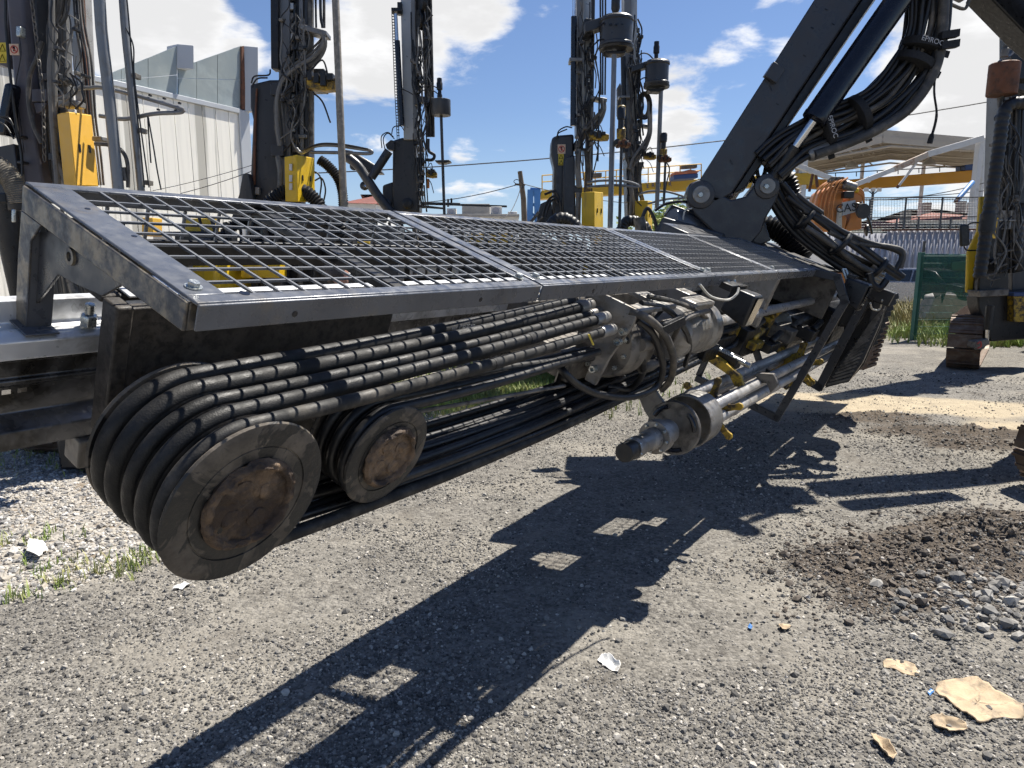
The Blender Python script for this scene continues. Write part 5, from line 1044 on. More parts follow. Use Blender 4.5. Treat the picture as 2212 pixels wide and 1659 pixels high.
for k in range(26): Dg.box(1272 + 6 * math.sin(k * .9) - k * .25, 1279 + 5 * math.sin(k * .9) - k * .2, 66 + 8.5 * k, 73 + 8.5 * k, 'black', 'chain_carrier', -.02 - .02 * (k % 2), .07, bev=.002)
for x_, xb in ((1294, 1298), (1299, 1302), (1305, 1307)): Dg.tube([(x_ + 2, TOP), (x_ + 3, 60), (xb, 205)], 1.8, 'rubber', 'mast_hose', .02, None, 5)
Dg.plate([(1276, 206), (1312, 212), (1311, 220), (1276, 213)], .16, 'mast', 'hose_arm', -.08)
for k, o in enumerate((-6, -2, 2, 6)): Dg.tube([(1301 + o * .5, 212), (1303 + o * .6, 236), (1288 + o, 262 + o * .8), (1262 + o * .6, 288 + o * .8), (1250 + o * .3, 318)], 3.0, 'grey_hose' if k % 2 else 'dusty_rubber', 'mast_hose', -.12 + .03 * k)
Dg.clamp(1242, 1260, 304, 322); Dg.tube([(1250, 322), (1248, 360), (1251, 405)], 6, 'grey_hose', 'mast_hose', -.1); Dg.clamp(1240, 1258, 400, 416); Dg.tube([(1250, 416), (1248, 490)], 5.5, 'grey_hose', 'mast_hose', -.1)
for k in range(5): Dg.tube([(1262 + 3 * k, 320), (1266 + 2 * k, 370), (1262 + 3 * k, 415)], 1.8, 'dusty_rubber', 'mast_cable', -.04)
hd = Dg.drum(1331, [(30, 104), (33, 101), (33, 97), (31, 95), (31, 58), (33, 56), (33, 52), (29, 48), (12, 46)], 'mast_dk', 'dust_shroud', -.35, None, 36); Dg.drum(1331, [(33, 108), (34, 104), (26, 103)], 'black', 'shroud_rim', -.35, hd)
for k in range(5): a = k * .5 - 1.0; Dg.box(1331 + 26 * math.sin(a) - 3, 1331 + 26 * math.sin(a) + 3, 50.5, 53.5, 'blackgloss', 'shroud_slot', -.35 - .21 * math.cos(a) - .012, .02, hd, 0)
Dg.drum(1329, [(5, 48), (7, 42), (7, 34), (5, 32), (8.5, 24), (8.5, 8), (6, 6), (6, -12)], 'black', 'rotation_motor', -.35); Dg.plate([(1264, 48), (1300, 36), (1332, 38), (1332, 52), (1300, 58), (1264, 70)], .22, 'mast_dk', 'head_arm', -.3); Dg.box(1262, 1278, 40, 76, 'black', 'head_slide', -.2, .2)
Dg.plate([(1306, 110), (1355, 108), (1350, 114), (1338, 116), (1312, 115)], .2, 'black', 'rod_collar', -.42); Dg.drum(1318, [(5.4, 492), (5.4, 300), (5.0, 299), (5.0, 112)], 'pole', 'drill_rod', -.38)
for q in ([(1266, 40), (1290, 50), (1310, 40), (1335, 34)], [(1285, 95), (1295, 86), (1320, 86), (1345, 90)], [(1290, 60), (1310, 45), (1328, 30)], [(1205, 300), (1206, 284), (1222, 274), (1236, 276)], [(1202, 302), (1206, 288), (1225, 279)]): Dg.tube(q, 1.4, 'black' if q[0][0] > 1280 else 'rubber', 'mast_cable', -.45 if q[0][0] > 1280 else 0, None, 6, 6)
Dg.gripper(1274, 1316, 280, 305, -.1); Dg.tube([(1268, 395), (1300, 390), (1345, 391), (1374, 398), (1376, 404), (1330, 400), (1268, 404)], 2.6, 'pole', 'hoop_guard', -.3, None, 6, 8)
tw = Dg.drum(1341, [(3, 316), (8, 314), (9, 306), (7.5, 303), (8.5, 300), (9, 284), (7, 282), (5, 278), (5.5, 262), (7.5, 260), (7.5, 242), (5, 240)], 'yellow_worn', 'top_drive', -.5); Dg.drum(1341, [(5.8, 280), (5.8, 262), (7.8, 260), (7.8, 242), (6, 239)], 'black', 'top_drive_motor', -.52, tw); Dg.drum(1338, [(3.2, 490), (3.0, 315)], 'mast_dk', 'drill_rod', -.5)
for k in range(6): Dg.box(1330 + 5 * k, 1338 + 5 * k, 300 + 4 * (k % 3), 312 + 3 * (k % 2), 'rust' if k % 2 else 'black', 'top_drive_block', -.6 - .02 * k, .2, tw)
Dg.cabinet(1256, 1284, 1303, 414, 498, 0, 'yellow', 1)
Dg.rib([(1185, 495), (1200, 476), (1220, 472), (1240, 484), (1250, 500)], 12, 'rubber', 'dust_hose', -.6, .05, .06)
for q in ([(1170, 476), (1180, 440), (1196, 424), (1206, 440)], [(1178, 470), (1190, 435), (1205, 430)], [(1176, 420), (1200, 415), (1212, 450), (1206, 475)]): Dg.tube(q, 2.4, 'black', 'base_hose', -.1)
for (x0, y0, x1, y1) in ((1142, 486, 1164, 458), (1152, 490, 1172, 468)): Dg.tube([(x0, y0), (x1, y1)], 3.2, 'steel_dirty', 'tilt_cylinder', -.1, None, 8, 10, True)
Dg.plate([(1160, 470), (1168, 440), (1190, 430), (1196, 480), (1165, 490)], .2, 'mast_dk', 'pivot_block', .1); Dg.base(1262); Dg.box(1280, 1300, 506, 526, 'amber', 'lamp_guard', -.6, .1)
for k in range(14): Dg.tube([(1130 + 18 * k, 500), (1138 + 18 * k, 530 + 5 * (k % 3)), (1128 + 18 * k, 590)], 2.6 + k % 3, ('rubber', 'black', 'dusty_rubber', 'mast_lt')[k % 4], 'base_hose', -.3 + .08 * (k % 4))

# --- fifth rig
Eg = Rig('grey drill rig with coiled hose and smaller dust shroud, right of the close pair', 11.8, 1365)
Eg.mastpart(1347, 1364, 1350, 1364, TOP, 340, 'mast', 'mast_rail', 0, .3); Eg.mastpart(1362, 1376, 1364, 1377, TOP, 340, 'mast_lt', 'mast_side', .03, .2); Eg.mastpart(1352, 1378, 1356, 1380, 330, 470, 'mast_dk', 'cradle_box', .05, .35)
Eg.tube([(1346, 122), (1349, 330)], 5.0, 'black', 'feed_cylinder', -.1, None, 8, 14, True); Eg.box(1338, 1362, 206, 211, 'mast', 'cylinder_clamp', -.14, .2); Eg.plate([(1333, 190), (1340, 178), (1344, 195), (1346, 250), (1333, 250)], .1, 'mast', 'guide_plate', .1)
for k in range(26): Eg.box(1376 + 2.5 * math.sin(k * 1.1), 1382 + 2.5 * math.sin(k * .8), 60 + 11 * k, 69 + 11 * k, 'black', 'chain_carrier', .02, .07, bev=.002)
hd = Eg.drum(1418, [(23, 186), (25, 183), (25, 180), (23, 178), (23, 148), (25, 146), (25, 143), (21, 139), (9, 137)], 'mast_dk', 'dust_shroud', -.3, None, 32); Eg.drum(1418, [(25, 190), (26, 186), (19, 185)], 'black', 'shroud_rim', -.3, hd)
Eg.drum(1417, [(4, 139), (5.5, 133), (4, 130), (4, 120), (6, 118), (6, 106), (5, 104), (5, 97)], 'black', 'rotation_motor', -.3); Eg.plate([(1366, 142), (1395, 132), (1418, 132), (1418, 142), (1396, 145), (1366, 155)], .2, 'mast_dk', 'head_arm', -.25)
Eg.plate([(1398, 192), (1438, 190), (1434, 195), (1424, 198), (1404, 197)], .2, 'black', 'rod_collar', -.36); Eg.drum(1419, [(4.4, 450), (4.2, 194)], 'pole', 'drill_rod', -.32)
for k in range(6):
    r0 = 16 - 1.6 * k; Eg.tube([(1392 + r0 * math.cos(a) * .95, 228 - (r0 + 13) * math.sin(a)) for a in [i * math.pi / 8 for i in range(17)]], 1.9, 'dusty_rubber' if k % 2 else 'rubber', 'coiled_hose', -.15 + .03 * k, None, 3)
for k, o in enumerate((-4, 0, 4)): Eg.tube([(1403 + o * .7, 220), (1404 + o * .6, 262), (1402 + o * .7, 292), (1388 + o, 322 + o), (1372 + o, 345 + o), (1362 + o * .4, 365)], 2.8, 'grey_hose' if k != 1 else 'dusty_rubber', 'mast_hose', -.16 + .03 * k)
Eg.plate([(1378, 266), (1408, 270), (1407, 277), (1378, 272)], .14, 'mast', 'hose_arm', -.1); Eg.clamp(1355, 1372, 345, 362); Eg.tube([(1366, 362), (1362, 400), (1365, 430), (1362, 480)], 5, 'grey_hose', 'mast_hose', -.1); Eg.clamp(1354, 1370, 420, 436)
Eg.gripper(1392, 1418, 326, 346, -.1); tw = Eg.drum(1433, [(2.5, 350), (6, 348), (7.5, 340), (6.5, 336), (7, 326), (5, 324), (4, 320), (4, 310), (6, 308), (6, 296), (4, 294)], 'yellow_worn', 'top_drive', -.4); Eg.drum(1433, [(4.6, 322), (4.6, 310), (6.4, 308), (6.4, 296), (5, 291)], 'black', 'top_drive_motor', -.42, tw); Eg.drum(1434, [(2.6, 440), (2.4, 348)], 'mast_dk', 'drill_rod', -.4)
for k in range(6): Eg.box(1424 + 4 * k, 1431 + 4 * k, 334 + 3 * (k % 3), 345 + 3 * (k % 2), 'rust' if k % 2 else 'black', 'top_drive_block', -.5 - .02 * k, .18, tw)
for q in ([(1378, 140), (1382, 118), (1398, 116), (1412, 128)], [(1430, 142), (1445, 134), (1440, 128)], [(1436, 345), (1446, 365), (1440, 395), (1436, 420)], [(1380, 175), (1392, 168), (1412, 172), (1436, 176)], [(1370, 380), (1378, 400), (1374, 430), (1386, 445)]): Eg.tube(q, 1.3, 'black', 'mast_cable', -.35, None, 6, 6)
for k in range(8): Eg.tube([(1376 + 2 * k, 350), (1380 + 2 * (k % 3), 390), (1384 + 3 * (k % 4), 440)], 1.4, 'grey_hose' if k % 2 else 'dusty_rubber', 'mast_cable', -.05)
Eg.tube([(1380, 420), (1405, 413), (1440, 414), (1475, 424), (1478, 428), (1440, 430), (1400, 440)], 2.2, 'pole', 'hoop_guard', -.3, None, 6, 8); Eg.cabinet(1371, 1399, 1409, 433, 500, 0, 'yellow', 1); Eg.rib([(1338, 505), (1352, 480), (1372, 478), (1392, 490), (1400, 510)], 11, 'rubber', 'dust_hose', -.5, .05, .06); Eg.base(1365)

# --- rig at the right edge with rust-brown shroud and crawler tracks
Fr = Rig('yellow and black drill rig with rust-brown shroud and ribbed hose at the right edge', 11.2, 2160)
fd = Fr.drum(2163, [(26, 206), (27, 204), (27, 148), (24, 146), (20, 145)], 'rust', 'dust_shroud', -.4, None, 36); Fr.drum(2167, [(7, 146), (7.5, 136), (5, 134), (5, 128), (7, 126), (7, 112), (5, 110), (5, 104)], 'steel_dirty', 'rotation_motor', -.4)
Fr.plate([(2185, 120), (2212, 96), (2260, 90), (2260, 170), (2200, 170), (2186, 140)], .3, 'black', 'head_slide', -.2); Fr.mastpart(2156, 2170, 2146, 2160, 150, 470, 'mast', 'mast_rail', .05, .25); Fr.mastpart(2188, 2230, 2186, 2240, TOP, 640, 'mast_dk', 'mast_web', .3, .3)
Fr.rib([(2235, 228), (2205, 222), (2180, 228), (2167, 250), (2160, 300), (2150, 373), (2136, 460), (2126, 530), (2116, 600)], 12, 'rubber', 'dust_hose', -.5, .09, .07)
Fr.drum(2131, [(15, 500), (15, 465)], 'rubber', 'hose_sleeve', -.5); Fr.rib([(2212, 440), (2200, 480), (2196, 540), (2205, 585)], 11, 'rubber', 'dust_hose', -.3, .09, .07)
for k in range(13): x_ = 2162 + 3.4 * k; Fr.tube([(x_ + 6, 210 + 6 * (k % 4)), (x_ + 4, 300), (x_ + 2 * math.sin(k), 400), (x_ - 4, 500), (x_ - 12 + 3 * (k % 3), 590)], 2.0 + .5 * (k % 2), ('rubber', 'black', 'dusty_rubber')[k % 3], 'mast_hose', -.3 + .03 * (k % 4))
for k in range(6): Fr.tube([(2156, 280 - 8 * k), (2162, 205 - 4 * k + 14), (2185 + 5 * k, 190 + 3 * k), (2225, 200 + 4 * k)], 2.6, ('dusty_rubber', 'grey_hose')[k % 2], 'mast_hose', -.35 + .02 * k)
for k in range(7): Fr.drum(2162 + 6 * k, [(2.4, 495), (2.4, 480), (2, 478), (2.6, 470), (2.6, 458)], 'steel', 'hose_fitting', -.42 + .02 * (k % 3)); 
Fr.box(2155, 2212, 474, 478, 'steel', 'fitting_rail', -.45, .06)
Fr.plate([(2118, 424), (2133, 424), (2126, 520), (2104, 632), (2088, 632), (2091, 545), (2112, 500)], .06, 'yellow', 'cab_side', .1, None, .02); Fr.mastpart(2196, 2260, 2190, 2260, 250, 520, 'yellow', 'engine_cover', .35, .6)
mr = Fr.plate([(2075, 486), (2094, 484), (2096, 530), (2076, 533)], .05, 'black', 'mirror', -.5, None, .02); Fr.tube([(2085, 510), (2092, 485), (2112, 481), (2122, 483)], 1.5, 'black', 'mirror_arm', -.4, mr); Fr.tube([(2082, 532), (2088, 540), (2108, 541)], 1.5, 'black', 'mirror_arm', -.4, mr)
Fr.box(2112, 2170, 515, 610, 'black', 'cab_front', .15, .2); Fr.plate([(2112, 640), (2260, 620), (2260, 730), (2140, 738), (2128, 700), (2114, 664)], .3, 'black', 'chassis', .15, None, .02); Fr.plate([(2118, 560), (2180, 556), (2180, 640), (2112, 642)], .15, 'black', 'front_guard', -.05, None, .02); Fr.plate([(2115, 628), (2180, 624), (2178, 638), (2118, 642)], .3, 'steel_dirty', 'step', -.2)
Fr.box(2190, 2240, 640, 695, 'yellow_worn', 'battery_box', .0, .2); Fr.box(2190, 2240, 632, 640, 'bluedk', 'battery_lid', -.01, .22)
Fr.tube([(2139, 660), (2133, 712)], 8, 'black', 'jack_cylinder', -.2, None, 8, 16, True); Fr.tube([(2133, 712), (2132, 738)], 4.5, 'chrome', 'jack_rod', -.2, None, 8, 12, True); Fr.plate([(2108, 738), (2135, 732), (2138, 742), (2118, 756), (2106, 752)], .2, 'steel_dirty', 'jack_shoe', -.3); Fr.tube([(2112, 742), (2118, 738), (2119, 748), (2112, 752)], 1.6, 'redcap', 'shackle', -.35)
for q in ([(2108, 632), (2112, 600), (2150, 590), (2160, 565)], [(2140, 570), (2170, 545), (2190, 540)], [(2145, 600), (2155, 580), (2175, 570)], [(2126, 590), (2140, 604), (2160, 600)]): Fr.tube(q, 2, 'dusty_rubber', 'cab_hose', -.45)
gt = gp(2076, 800); crawler('crawler_track', Fr.root, TR(gt.x, gt.y, R(-36)), 3.6, .80, .46, 36); crawler('crawler_track', Fr.root, TR(gt.x + 1.7, gt.y - 1.2, R(-36)), 3.6, .80, .46, 36)
m = MB().box((gt.x + 4.6, gt.y + 2.0, 1.6), (1.0, 0, 0), (0, 1.2, 0), (0, 0, .9)); m.build('engine_housing', M['yellow'], Fr.root, .05)
def mess(Rg, x0t, x1t, x0b, x1b, y0, y1, n, dy=-.1, seed=1):
    rs = random.Random(seed)
    for k in range(n):
        a = rs.random(); ya = y0 + (y1 - y0) * rs.random() * .75; yb = min(y1, ya + (y1 - y0) * rs.uniform(.15, .5)); P = []
        for i in range(5):
            t = i / 4; y_ = ya + (yb - ya) * t; tt = (y_ - y0) / (y1 - y0); xl = x0t + (x0b - x0t) * tt; xr = x1t + (x1b - x1t) * tt
            P.append((xl + (xr - xl) * min(1, max(0, a + rs.gauss(0, .16))), y_))
        Rg.tube(P, rs.uniform(.8, 2.0), rs.choice(('rubber', 'dusty_rubber', 'grey_hose', 'black', 'black')), 'mast_cable', dy - .06 * rs.random(), None, 5, 6)
        if k % 3 == 0: Rg.box(P[2][0] - 4, P[2][0] + 4, P[2][1] - 3, P[2][1] + 3, rs.choice(('steel_dirty', 'black', 'mast_dk')), 'cable_clip', dy - .08, .08, bev=.002)
mess(A, 95, 160, 108, 185, -60, 236, 18, -.12, 3); mess(B, 606, 668, 606, 668, -40, 328, 26, -.06, 4); mess(Cg, 888, 935, 895, 925, 10, 450, 34, -.12, 5); mess(Dg, 1250, 1300, 1245, 1290, -20, 405, 28, -.08, 6); mess(Eg, 1352, 1385, 1352, 1392, 20, 428, 24, -.08, 7); mess(Fr, 2150, 2212, 2140, 2212, 230, 620, 26, -.4, 8)
# machinery of the parked carriers seen through the mesh guard
def clutter(Rg, items):
    for (x0, x1, y0, y1, mat, name, dy, th) in items: Rg.box(x0, x1, y0, y1, mat, name, dy, th, bev=.02)
clutter(B, [(330, 470, 500, 700, 'black', 'engine_block', -.2, .6), (470, 560, 520, 720, 'mast_dk', 'engine_block', -.1, .8), (600, 720, 470, 720, 'black', 'hydraulic_tank', .1, .6), (560, 610, 600, 720, 'mast_dk', 'valve_bank', -.3, .3), (745, 860, 490, 700, 'mast_dk', 'radiator', .2, .5), (420, 450, 515, 560, 'steel_dirty', 'filter', -.35, .1), (640, 668, 500, 545, 'white', 'filter', -.1, .1), (770, 800, 520, 570, 'yellow', 'guard_plate', .05, .1)])
clutter(A, [(80, 190, 470, 760, 'black', 'engine_block', .5, .6), (190, 330, 560, 760, 'mast_dk', 'engine_block', .6, .8)])
clutter(Cg, [(830, 1000, 500, 660, 'black', 'engine_block', .6, .8), (1000, 1130, 520, 660, 'mast_dk', 'engine_block', .7, .8), (1040, 1075, 490, 506, 'white', 'filter', .3, .1), (930, 960, 486, 500, 'steel_dirty', 'filter', .3, .1)])
clutter(Dg, [(1120, 1260, 520, 640, 'black', 'engine_block', .4, .8), (1290, 1420, 505, 640, 'black', 'engine_block', .4, .8), (1205, 1230, 505, 540, 'yellow', 'guard_plate', .1, .1)])
clutter(Eg, [(1400, 1500, 500, 620, 'mast_dk', 'engine_block', .4, .8)])

# ------------------------------------------------------------------ buildings, cranes, fences and vehicles beyond
# factory with saw-tooth roof
f0, f1 = pt(-60, 560, 14.0), pt(540, 560, 20.0); fd_ = (f1 - f0); fd_.z = 0; fl = fd_.length; fd_.normalize(); fn = Vector((fd_.y, -fd_.x, 0))
fac = thing('factory_building', 'cream panelled factory with grey saw-tooth parapet at the left', 'building', (f0.x, f0.y, 0))
zt0 = 0
ztop = lambda s: zt0 + 0.0
wl = f0 - fd_ * 3; wl.z = 0
def fw(s, z, o=0.0): return Vector((f0.x, f0.y, 0)) + fd_ * s + fn * o + Vector((0, 0, z))
npan = 24; pw = (fl + 3) / npan
me_ = None
for k in range(npan):
    s0 = -3 + pw * k + .006; s1 = -3 + pw * (k + 1) - .006
    MB().prism([fw(s0, 0), fw(s1, 0), fw(s1, 5.6), fw(s0, 5.6)], -fn * .1).build('wall_panel', M['panel'], fac, .008, 1)
MB().prism([fw(-3, 0, -.08), fw(fl, 0, -.08), fw(fl, 5.7, -.08), fw(-3, 5.7, -.08)], -fn * 6).build('factory_core', M['clad_lt'], fac)
MB().prism([fw(-3, 5.6, .06), fw(fl - .05, 5.6, .06), fw(fl - .05, 5.72, .06), fw(-3, 5.72, .06)], -fn * .3).build('gutter', M['clad_lt'], fac, .01)
def fpx(x_, y_, o=0.0):                                              # point of the parapet plane seen at a pixel
    r = ray(x_, y_); p0 = fw(0, 0, o); return C0 + r * ((p0 - C0).dot(fn) / r.dot(fn))
def tooth(px, name):
    P = [fpx(*q, -.02) for q in px]; return MB().prism(P, -fn * .06).build(name, M['clad'], fac)
tooth([(60, 175), (60, 222), (200, 172)], 'parapet_sheet')
# saw teeth as sheets with seams
for (xa, xb) in ((120, 200), (200, 262), (262, 320), (320, 383)):
    ya, yb = 190 - (xa - 150) * .41 + 5, 190 - (xb - 150) * .41 + 5
    la, lb_ = 179 + (xa - 204) * .183, 179 + (xb - 204) * .183
    ma, mb_ = (ya * .45 + la * .55), (yb * .45 + lb_ * .55)
    tooth([(xa + .5, ma), (xb - .5, mb_), (xb - .5, yb), (xa + .5, ya)], 'parapet_sheet'); tooth([(xa + .5, la), (xb - .5, lb_), (xb - .5, mb_ + 1), (xa + .5, ma + 1)], 'parapet_sheet')
for (xa, xb) in ((386, 425), (425, 470), (470, 522)):
    ya, yb = 147 - (xa - 386) * .353, 147 - (xb - 386) * .353; la, lb_ = 179 + (xa - 204) * .183, 179 + (xb - 204) * .183; ma, mb_ = 168 + (xa - 386) * .03, 168 + (xb - 386) * .03
    tooth([(xa + .5, ma), (xb - .5, mb_), (xb - .5, yb), (xa + .5, ya)], 'parapet_sheet'); tooth([(xa + .5, la), (xb - .5, lb_), (xb - .5, mb_ + 1), (xa + .5, ma + 1)], 'parapet_sheet')
for px in ([(383, 147), (412, 139), (412, 100), (383, 95)], [(526, 240), (560, 245), (560, 104), (526, 99)]):
    a, b_, c, d = px; P = [fpx(*q) for q in (a, d)]; e = P[0] + Vector((.36, .10, 0)); f_ = P[1] + Vector((.36, .10, 0))
    MB().prism([P[0], e, f_, P[1]], -fn * .4).build('tooth_end', M['clad_lt'], fac, .01)
P = [fpx(522, 100, .03), fpx(527, 99, .03), fpx(531, 238, .03), fpx(522, 235, .03)]; MB().prism(P, -fn * .05).build('rusty_flashing', M['rust'], fac)
MB().prism([fw(fl - .1, 0, .05), fw(fl + .25, 0, .05), fw(fl + .25, 5.7, .05), fw(fl - .1, 5.7, .05)], -fn * .5).build('corner_post', M['clad_lt'], fac, .01)
# overhead cables
def wire_(pts, Y, r, label, sag=0.0):
    a, b_ = pt(*pts[0], Y[0]), pt(*pts[1], Y[1]); P = [a + (b_ - a) * t - Vector((0, 0, sag * 4 * t * (1 - t))) for t in [i / 24 for i in range(25)]]
    o = MB().tube(P, r, 5).build('overhead_cable', M['cable'], None); return tag(o, label, 'cable', 'overhead cables')
wire_([(-200, 380), (2500, 150)], (26, 30), .022, 'thick black overhead cable crossing the whole sky', 1.35)
wire_([(850, 440), (1120, 398)], (24, 24), .014, 'thin overhead cable running left from the leaning pole', .15)
wire_([(1125, 396), (1480, 440)], (24, 30), .014, 'thin overhead cable running right from the leaning pole', .25)
wire_([(330, 412), (560, 352)], (10, 9), .004, 'thin steel wire in front of the cream factory wall, upper one', .02)
wire_([(390, 418), (575, 358)], (10, 9), .005, 'thin steel wire in front of the cream factory wall, lower one', .02)
wire_([(1740, 425), (2160, 385)], (34, 34), .02, 'black cable under the orange crane beam, upper one', .5)
wire_([(1740, 425), (2160, 408)], (34, 34), .02, 'black cable under the orange crane beam, middle one', .2)
wire_([(1740, 430), (2160, 428)], (34, 34), .02, 'black cable above the mesh fence, lowest one', .05)
# leaning utility pole
up = thing('utility_pole', 'leaning wooden utility pole beside the blue crane leg', 'pole', tuple(pt(1140, 560, 24).xy) + (0,))
b0 = pt(1140, 560, 24); b0.z = 0; MB().tube([b0, pt(1131, 430, 24), pt(1123, 370, 24)], [.11, .09, .075], 12).build('shaft', M['wood'], up)
MB().tube(spline([pt(1118, 400, 23.9), pt(1110, 392, 23.9), pt(1118, 388, 23.9), pt(1132, 400, 23.9), pt(1124, 408, 23.9)], 6), .012, 5).build('wire_coil', M['cable'], up); MB().bar(pt(1112, 398, 24), pt(1134, 400, 24), .06, .06).build('crossarm', M['wood'], up)
wire_([(1126, 402), (1080, 470)], (23.8, 22), .012, 'slack guy wire dropping left from the leaning pole', .3)
# yellow gantry crane with lettering
YG = 36.0
cr = thing('gantry_crane', 'yellow gantry crane with blue lettering on its beam and a blue leg', 'crane', tuple(pt(1330, 560, YG).xy) + (0,))
gpx = lambda x_, y_, dy=0.0: pt(x_, y_, YG + dy)
MB().prism([gpx(1165, 430), gpx(1520, 408, 2), gpx(1760, 398, 4), gpx(1760, 372, 4), gpx(1515, 386, 2), gpx(1170, 411)], Vector((0, 1.0, 0))).build('bridge_beam', M['crane'], cr, .03)
for k, (ch, x_, y_) in enumerate((('M', 1370, 409), ('E', 1399.5, 402), ('R', 1411, 401), ('M', 1423, 400), ('E', 1436, 399), ('R', 1447.5, 398.5))):
    text(ch, .30, gpx(x_, y_, (x_ - 1165) / 355 * 2 - .06), (1, .1, .04), (0, 0, 1), M['bluedk'], cr, 'lettering', .004)
for dy, n in ((.1, 16), (.9, 16)):
    rail = MB()
    for yo in (18, 32): rail.tube([gpx(1171, 411 - yo, dy), gpx(1515, 386 - yo, 2 + dy)], .03, 5)
    rl = rail.build('walkway_rail', M['crane'], cr)
    for k in range(n): t = k / (n - 1); MB().tube([gpx(1171 + 344 * t, 411 - 25 * t, dy + 2 * t), gpx(1171 + 344 * t, 379 - 25 * t, dy + 2 * t)], .03, 5).build('rail_post', M['crane'], rl)
MB().prism([gpx(1456, 388), gpx(1508, 384), gpx(1508, 374), gpx(1456, 378)], Vector((0, 1, 0))).build('hoist', M['bluedk'], cr, .03); MB().prism([gpx(1456, 378), gpx(1506, 374), gpx(1512, 369), gpx(1490, 366), (gpx(1474, 370)), gpx(1458, 370)], Vector((0, 1, 0))).build('tarpaulin', M['tarp'], cr, .05)
MB().prism([gpx(1474, 364), gpx(1506, 362), gpx(1506, 355), gpx(1474, 357)], Vector((0, .4, 0))).build('control_box', M['wood'], cr); MB().prism([gpx(1270, 384), gpx(1300, 382), gpx(1300, 373), gpx(1270, 375)], Vector((0, .4, 0))).build('control_box', M['wood'], cr)
leg_ = MB()
for (xa, xb) in ((1146, 1140), (1160, 1164)): leg_.bar(gpx(xa, 410), gpx(xb, 640, 0), .3, .3)
for k in range(9): leg_.bar(gpx(1146 - k * .6, 415 + 22 * k), gpx(1161, 426 + 22 * k), .12, .12)
leg_.prism([gpx(1143, 420), gpx(1168, 420), gpx(1168, 407), gpx(1146, 405)], Vector((0, .8, 0))); leg_.build('crane_leg', M['blue'], cr)
for x_ in (1488, 1494, 1504): MB().tube([gpx(x_, 404), gpx(x_ - 1, 440)], .015, 4).build('hoist_rope', M['blue'], cr)
# rooftop building with air conditioners
rb = thing('flat_roof_building', 'low flat-roofed building with air conditioners between the masts', 'building', tuple(pt(1030, 560, 30).xy) + (0,))
b3 = lambda x0, x1, y0, y1, Y, th, name, mat, bev=.02: MB().prism([pt(x0, y1, Y), pt(x1, y1, Y), pt(x1, y0, Y), pt(x0, y0, Y)], Vector((0, th, 0))).build(name, M[mat], rb, bev)
b3(905, 1120, 466, 640, 30, 6, 'wall', 'housewall2'); b3(900, 1122, 462, 468, 29.8, 6.5, 'roof_slab', 'concrete'); b3(998, 1058, 440, 464, 31, 2, 'roof_tank', 'concrete')
for (x0, x1, y0, y1) in ((1060, 1084, 446, 464), (1117 - 20, 1117, 457, 466), (965, 985, 450, 465)):
    ac = b3(x0, x1, y0, y1, 29.9, .5, 'air_conditioner', 'white'); MB().lathe([((y1 - y0) * .4 * .0195, 0), ((y1 - y0) * .4 * .0195, .01), (.02, .012)], pt((x0 + x1) / 2 - 1, (y0 + y1) / 2, 29.89), (0, -1, 0), 20).build('fan_grille', M['sheet'], ac)
MB().tube([pt(968, 447, 30.5), pt(968, 434, 30.5), pt(968, 430, 30.5)], .05, 6).build('vent_pipe', M['black'], rb); MB().bar(pt(945, 441, 30), pt(1095, 446, 30), .08, .08).build('pipe', M['black'], rb)
# distant red-roofed houses
def house(px, roof, wall_y, Y, label, mat='housewall', wins=()):
    (xl, yl), (xr, yr), yt, inset = px; a = pt(xl, 560, Y); h = thing('house', label, 'house', (a.x, a.y, 0), 'distant houses with red roofs')
    P = [pt(xl, 570, Y), pt(xr, 570, Y), pt(xr, yr, Y), pt(xl, yl, Y)]; MB().prism(P, Vector((0, 8, 0))).build('wall', M[mat], h)
    A_ = [pt(xl - 3, yl, Y - .4), pt(xr + 3, yr, Y - .4), pt(xr + 3, yr, Y + 8.4), pt(xl - 3, yl, Y + 8.4)]; zr = pt(xl, yt, Y + 4).z
    A_[2].x = A_[1].x; A_[3].x = A_[0].x; A_[2].z = A_[1].z; A_[3].z = A_[0].z
    r0 = (A_[0] + A_[3]) / 2; r1 = (A_[1] + A_[2]) / 2; r0.x += inset; r1.x -= inset; r0.z = zr; r1.z = zr
    MB().add([*A_, r0, r1], [(0, 1, 5, 4), (2, 3, 4, 5), (1, 2, 5), (3, 0, 4), (3, 2, 1, 0)]).build('roof', M['redroof'], h)
    for (cx0, cy0) in wins: MB().box(pt(cx0, cy0, Y + 3), (.3, 0, 0), (0, .3, 0), (0, 0, .6)).build('chimney', M['concrete'], h)
    n = max(2, int((xr - xl) / 16))
    for k in range(n):
        c = pt(xl + (xr - xl) * (k + .5) / n, (yl + 570) / 2 - 25, Y - .02); MB().box(c, (.4, 0, 0), (0, .04, 0), (0, 0, .55)).build('window', M['glass'], h)
    return h
house(((1962, 478), (2150, 470), 452, 5.0), None, None, 60, 'wide red-roofed house behind the mesh fence', 'housewall2', ((2000, 453), (2075, 450), (2100, 452)))
house(((1910, 491), (1975, 490), 474, 1.5), None, None, 55, 'small red-roofed house behind the sheet fence', 'housewall', ((1955, 473),))
house(((738, 438), (812, 440), 420, 2.0), None, None, 48, 'red-roofed house glimpsed between the second and third masts', 'housewall2')
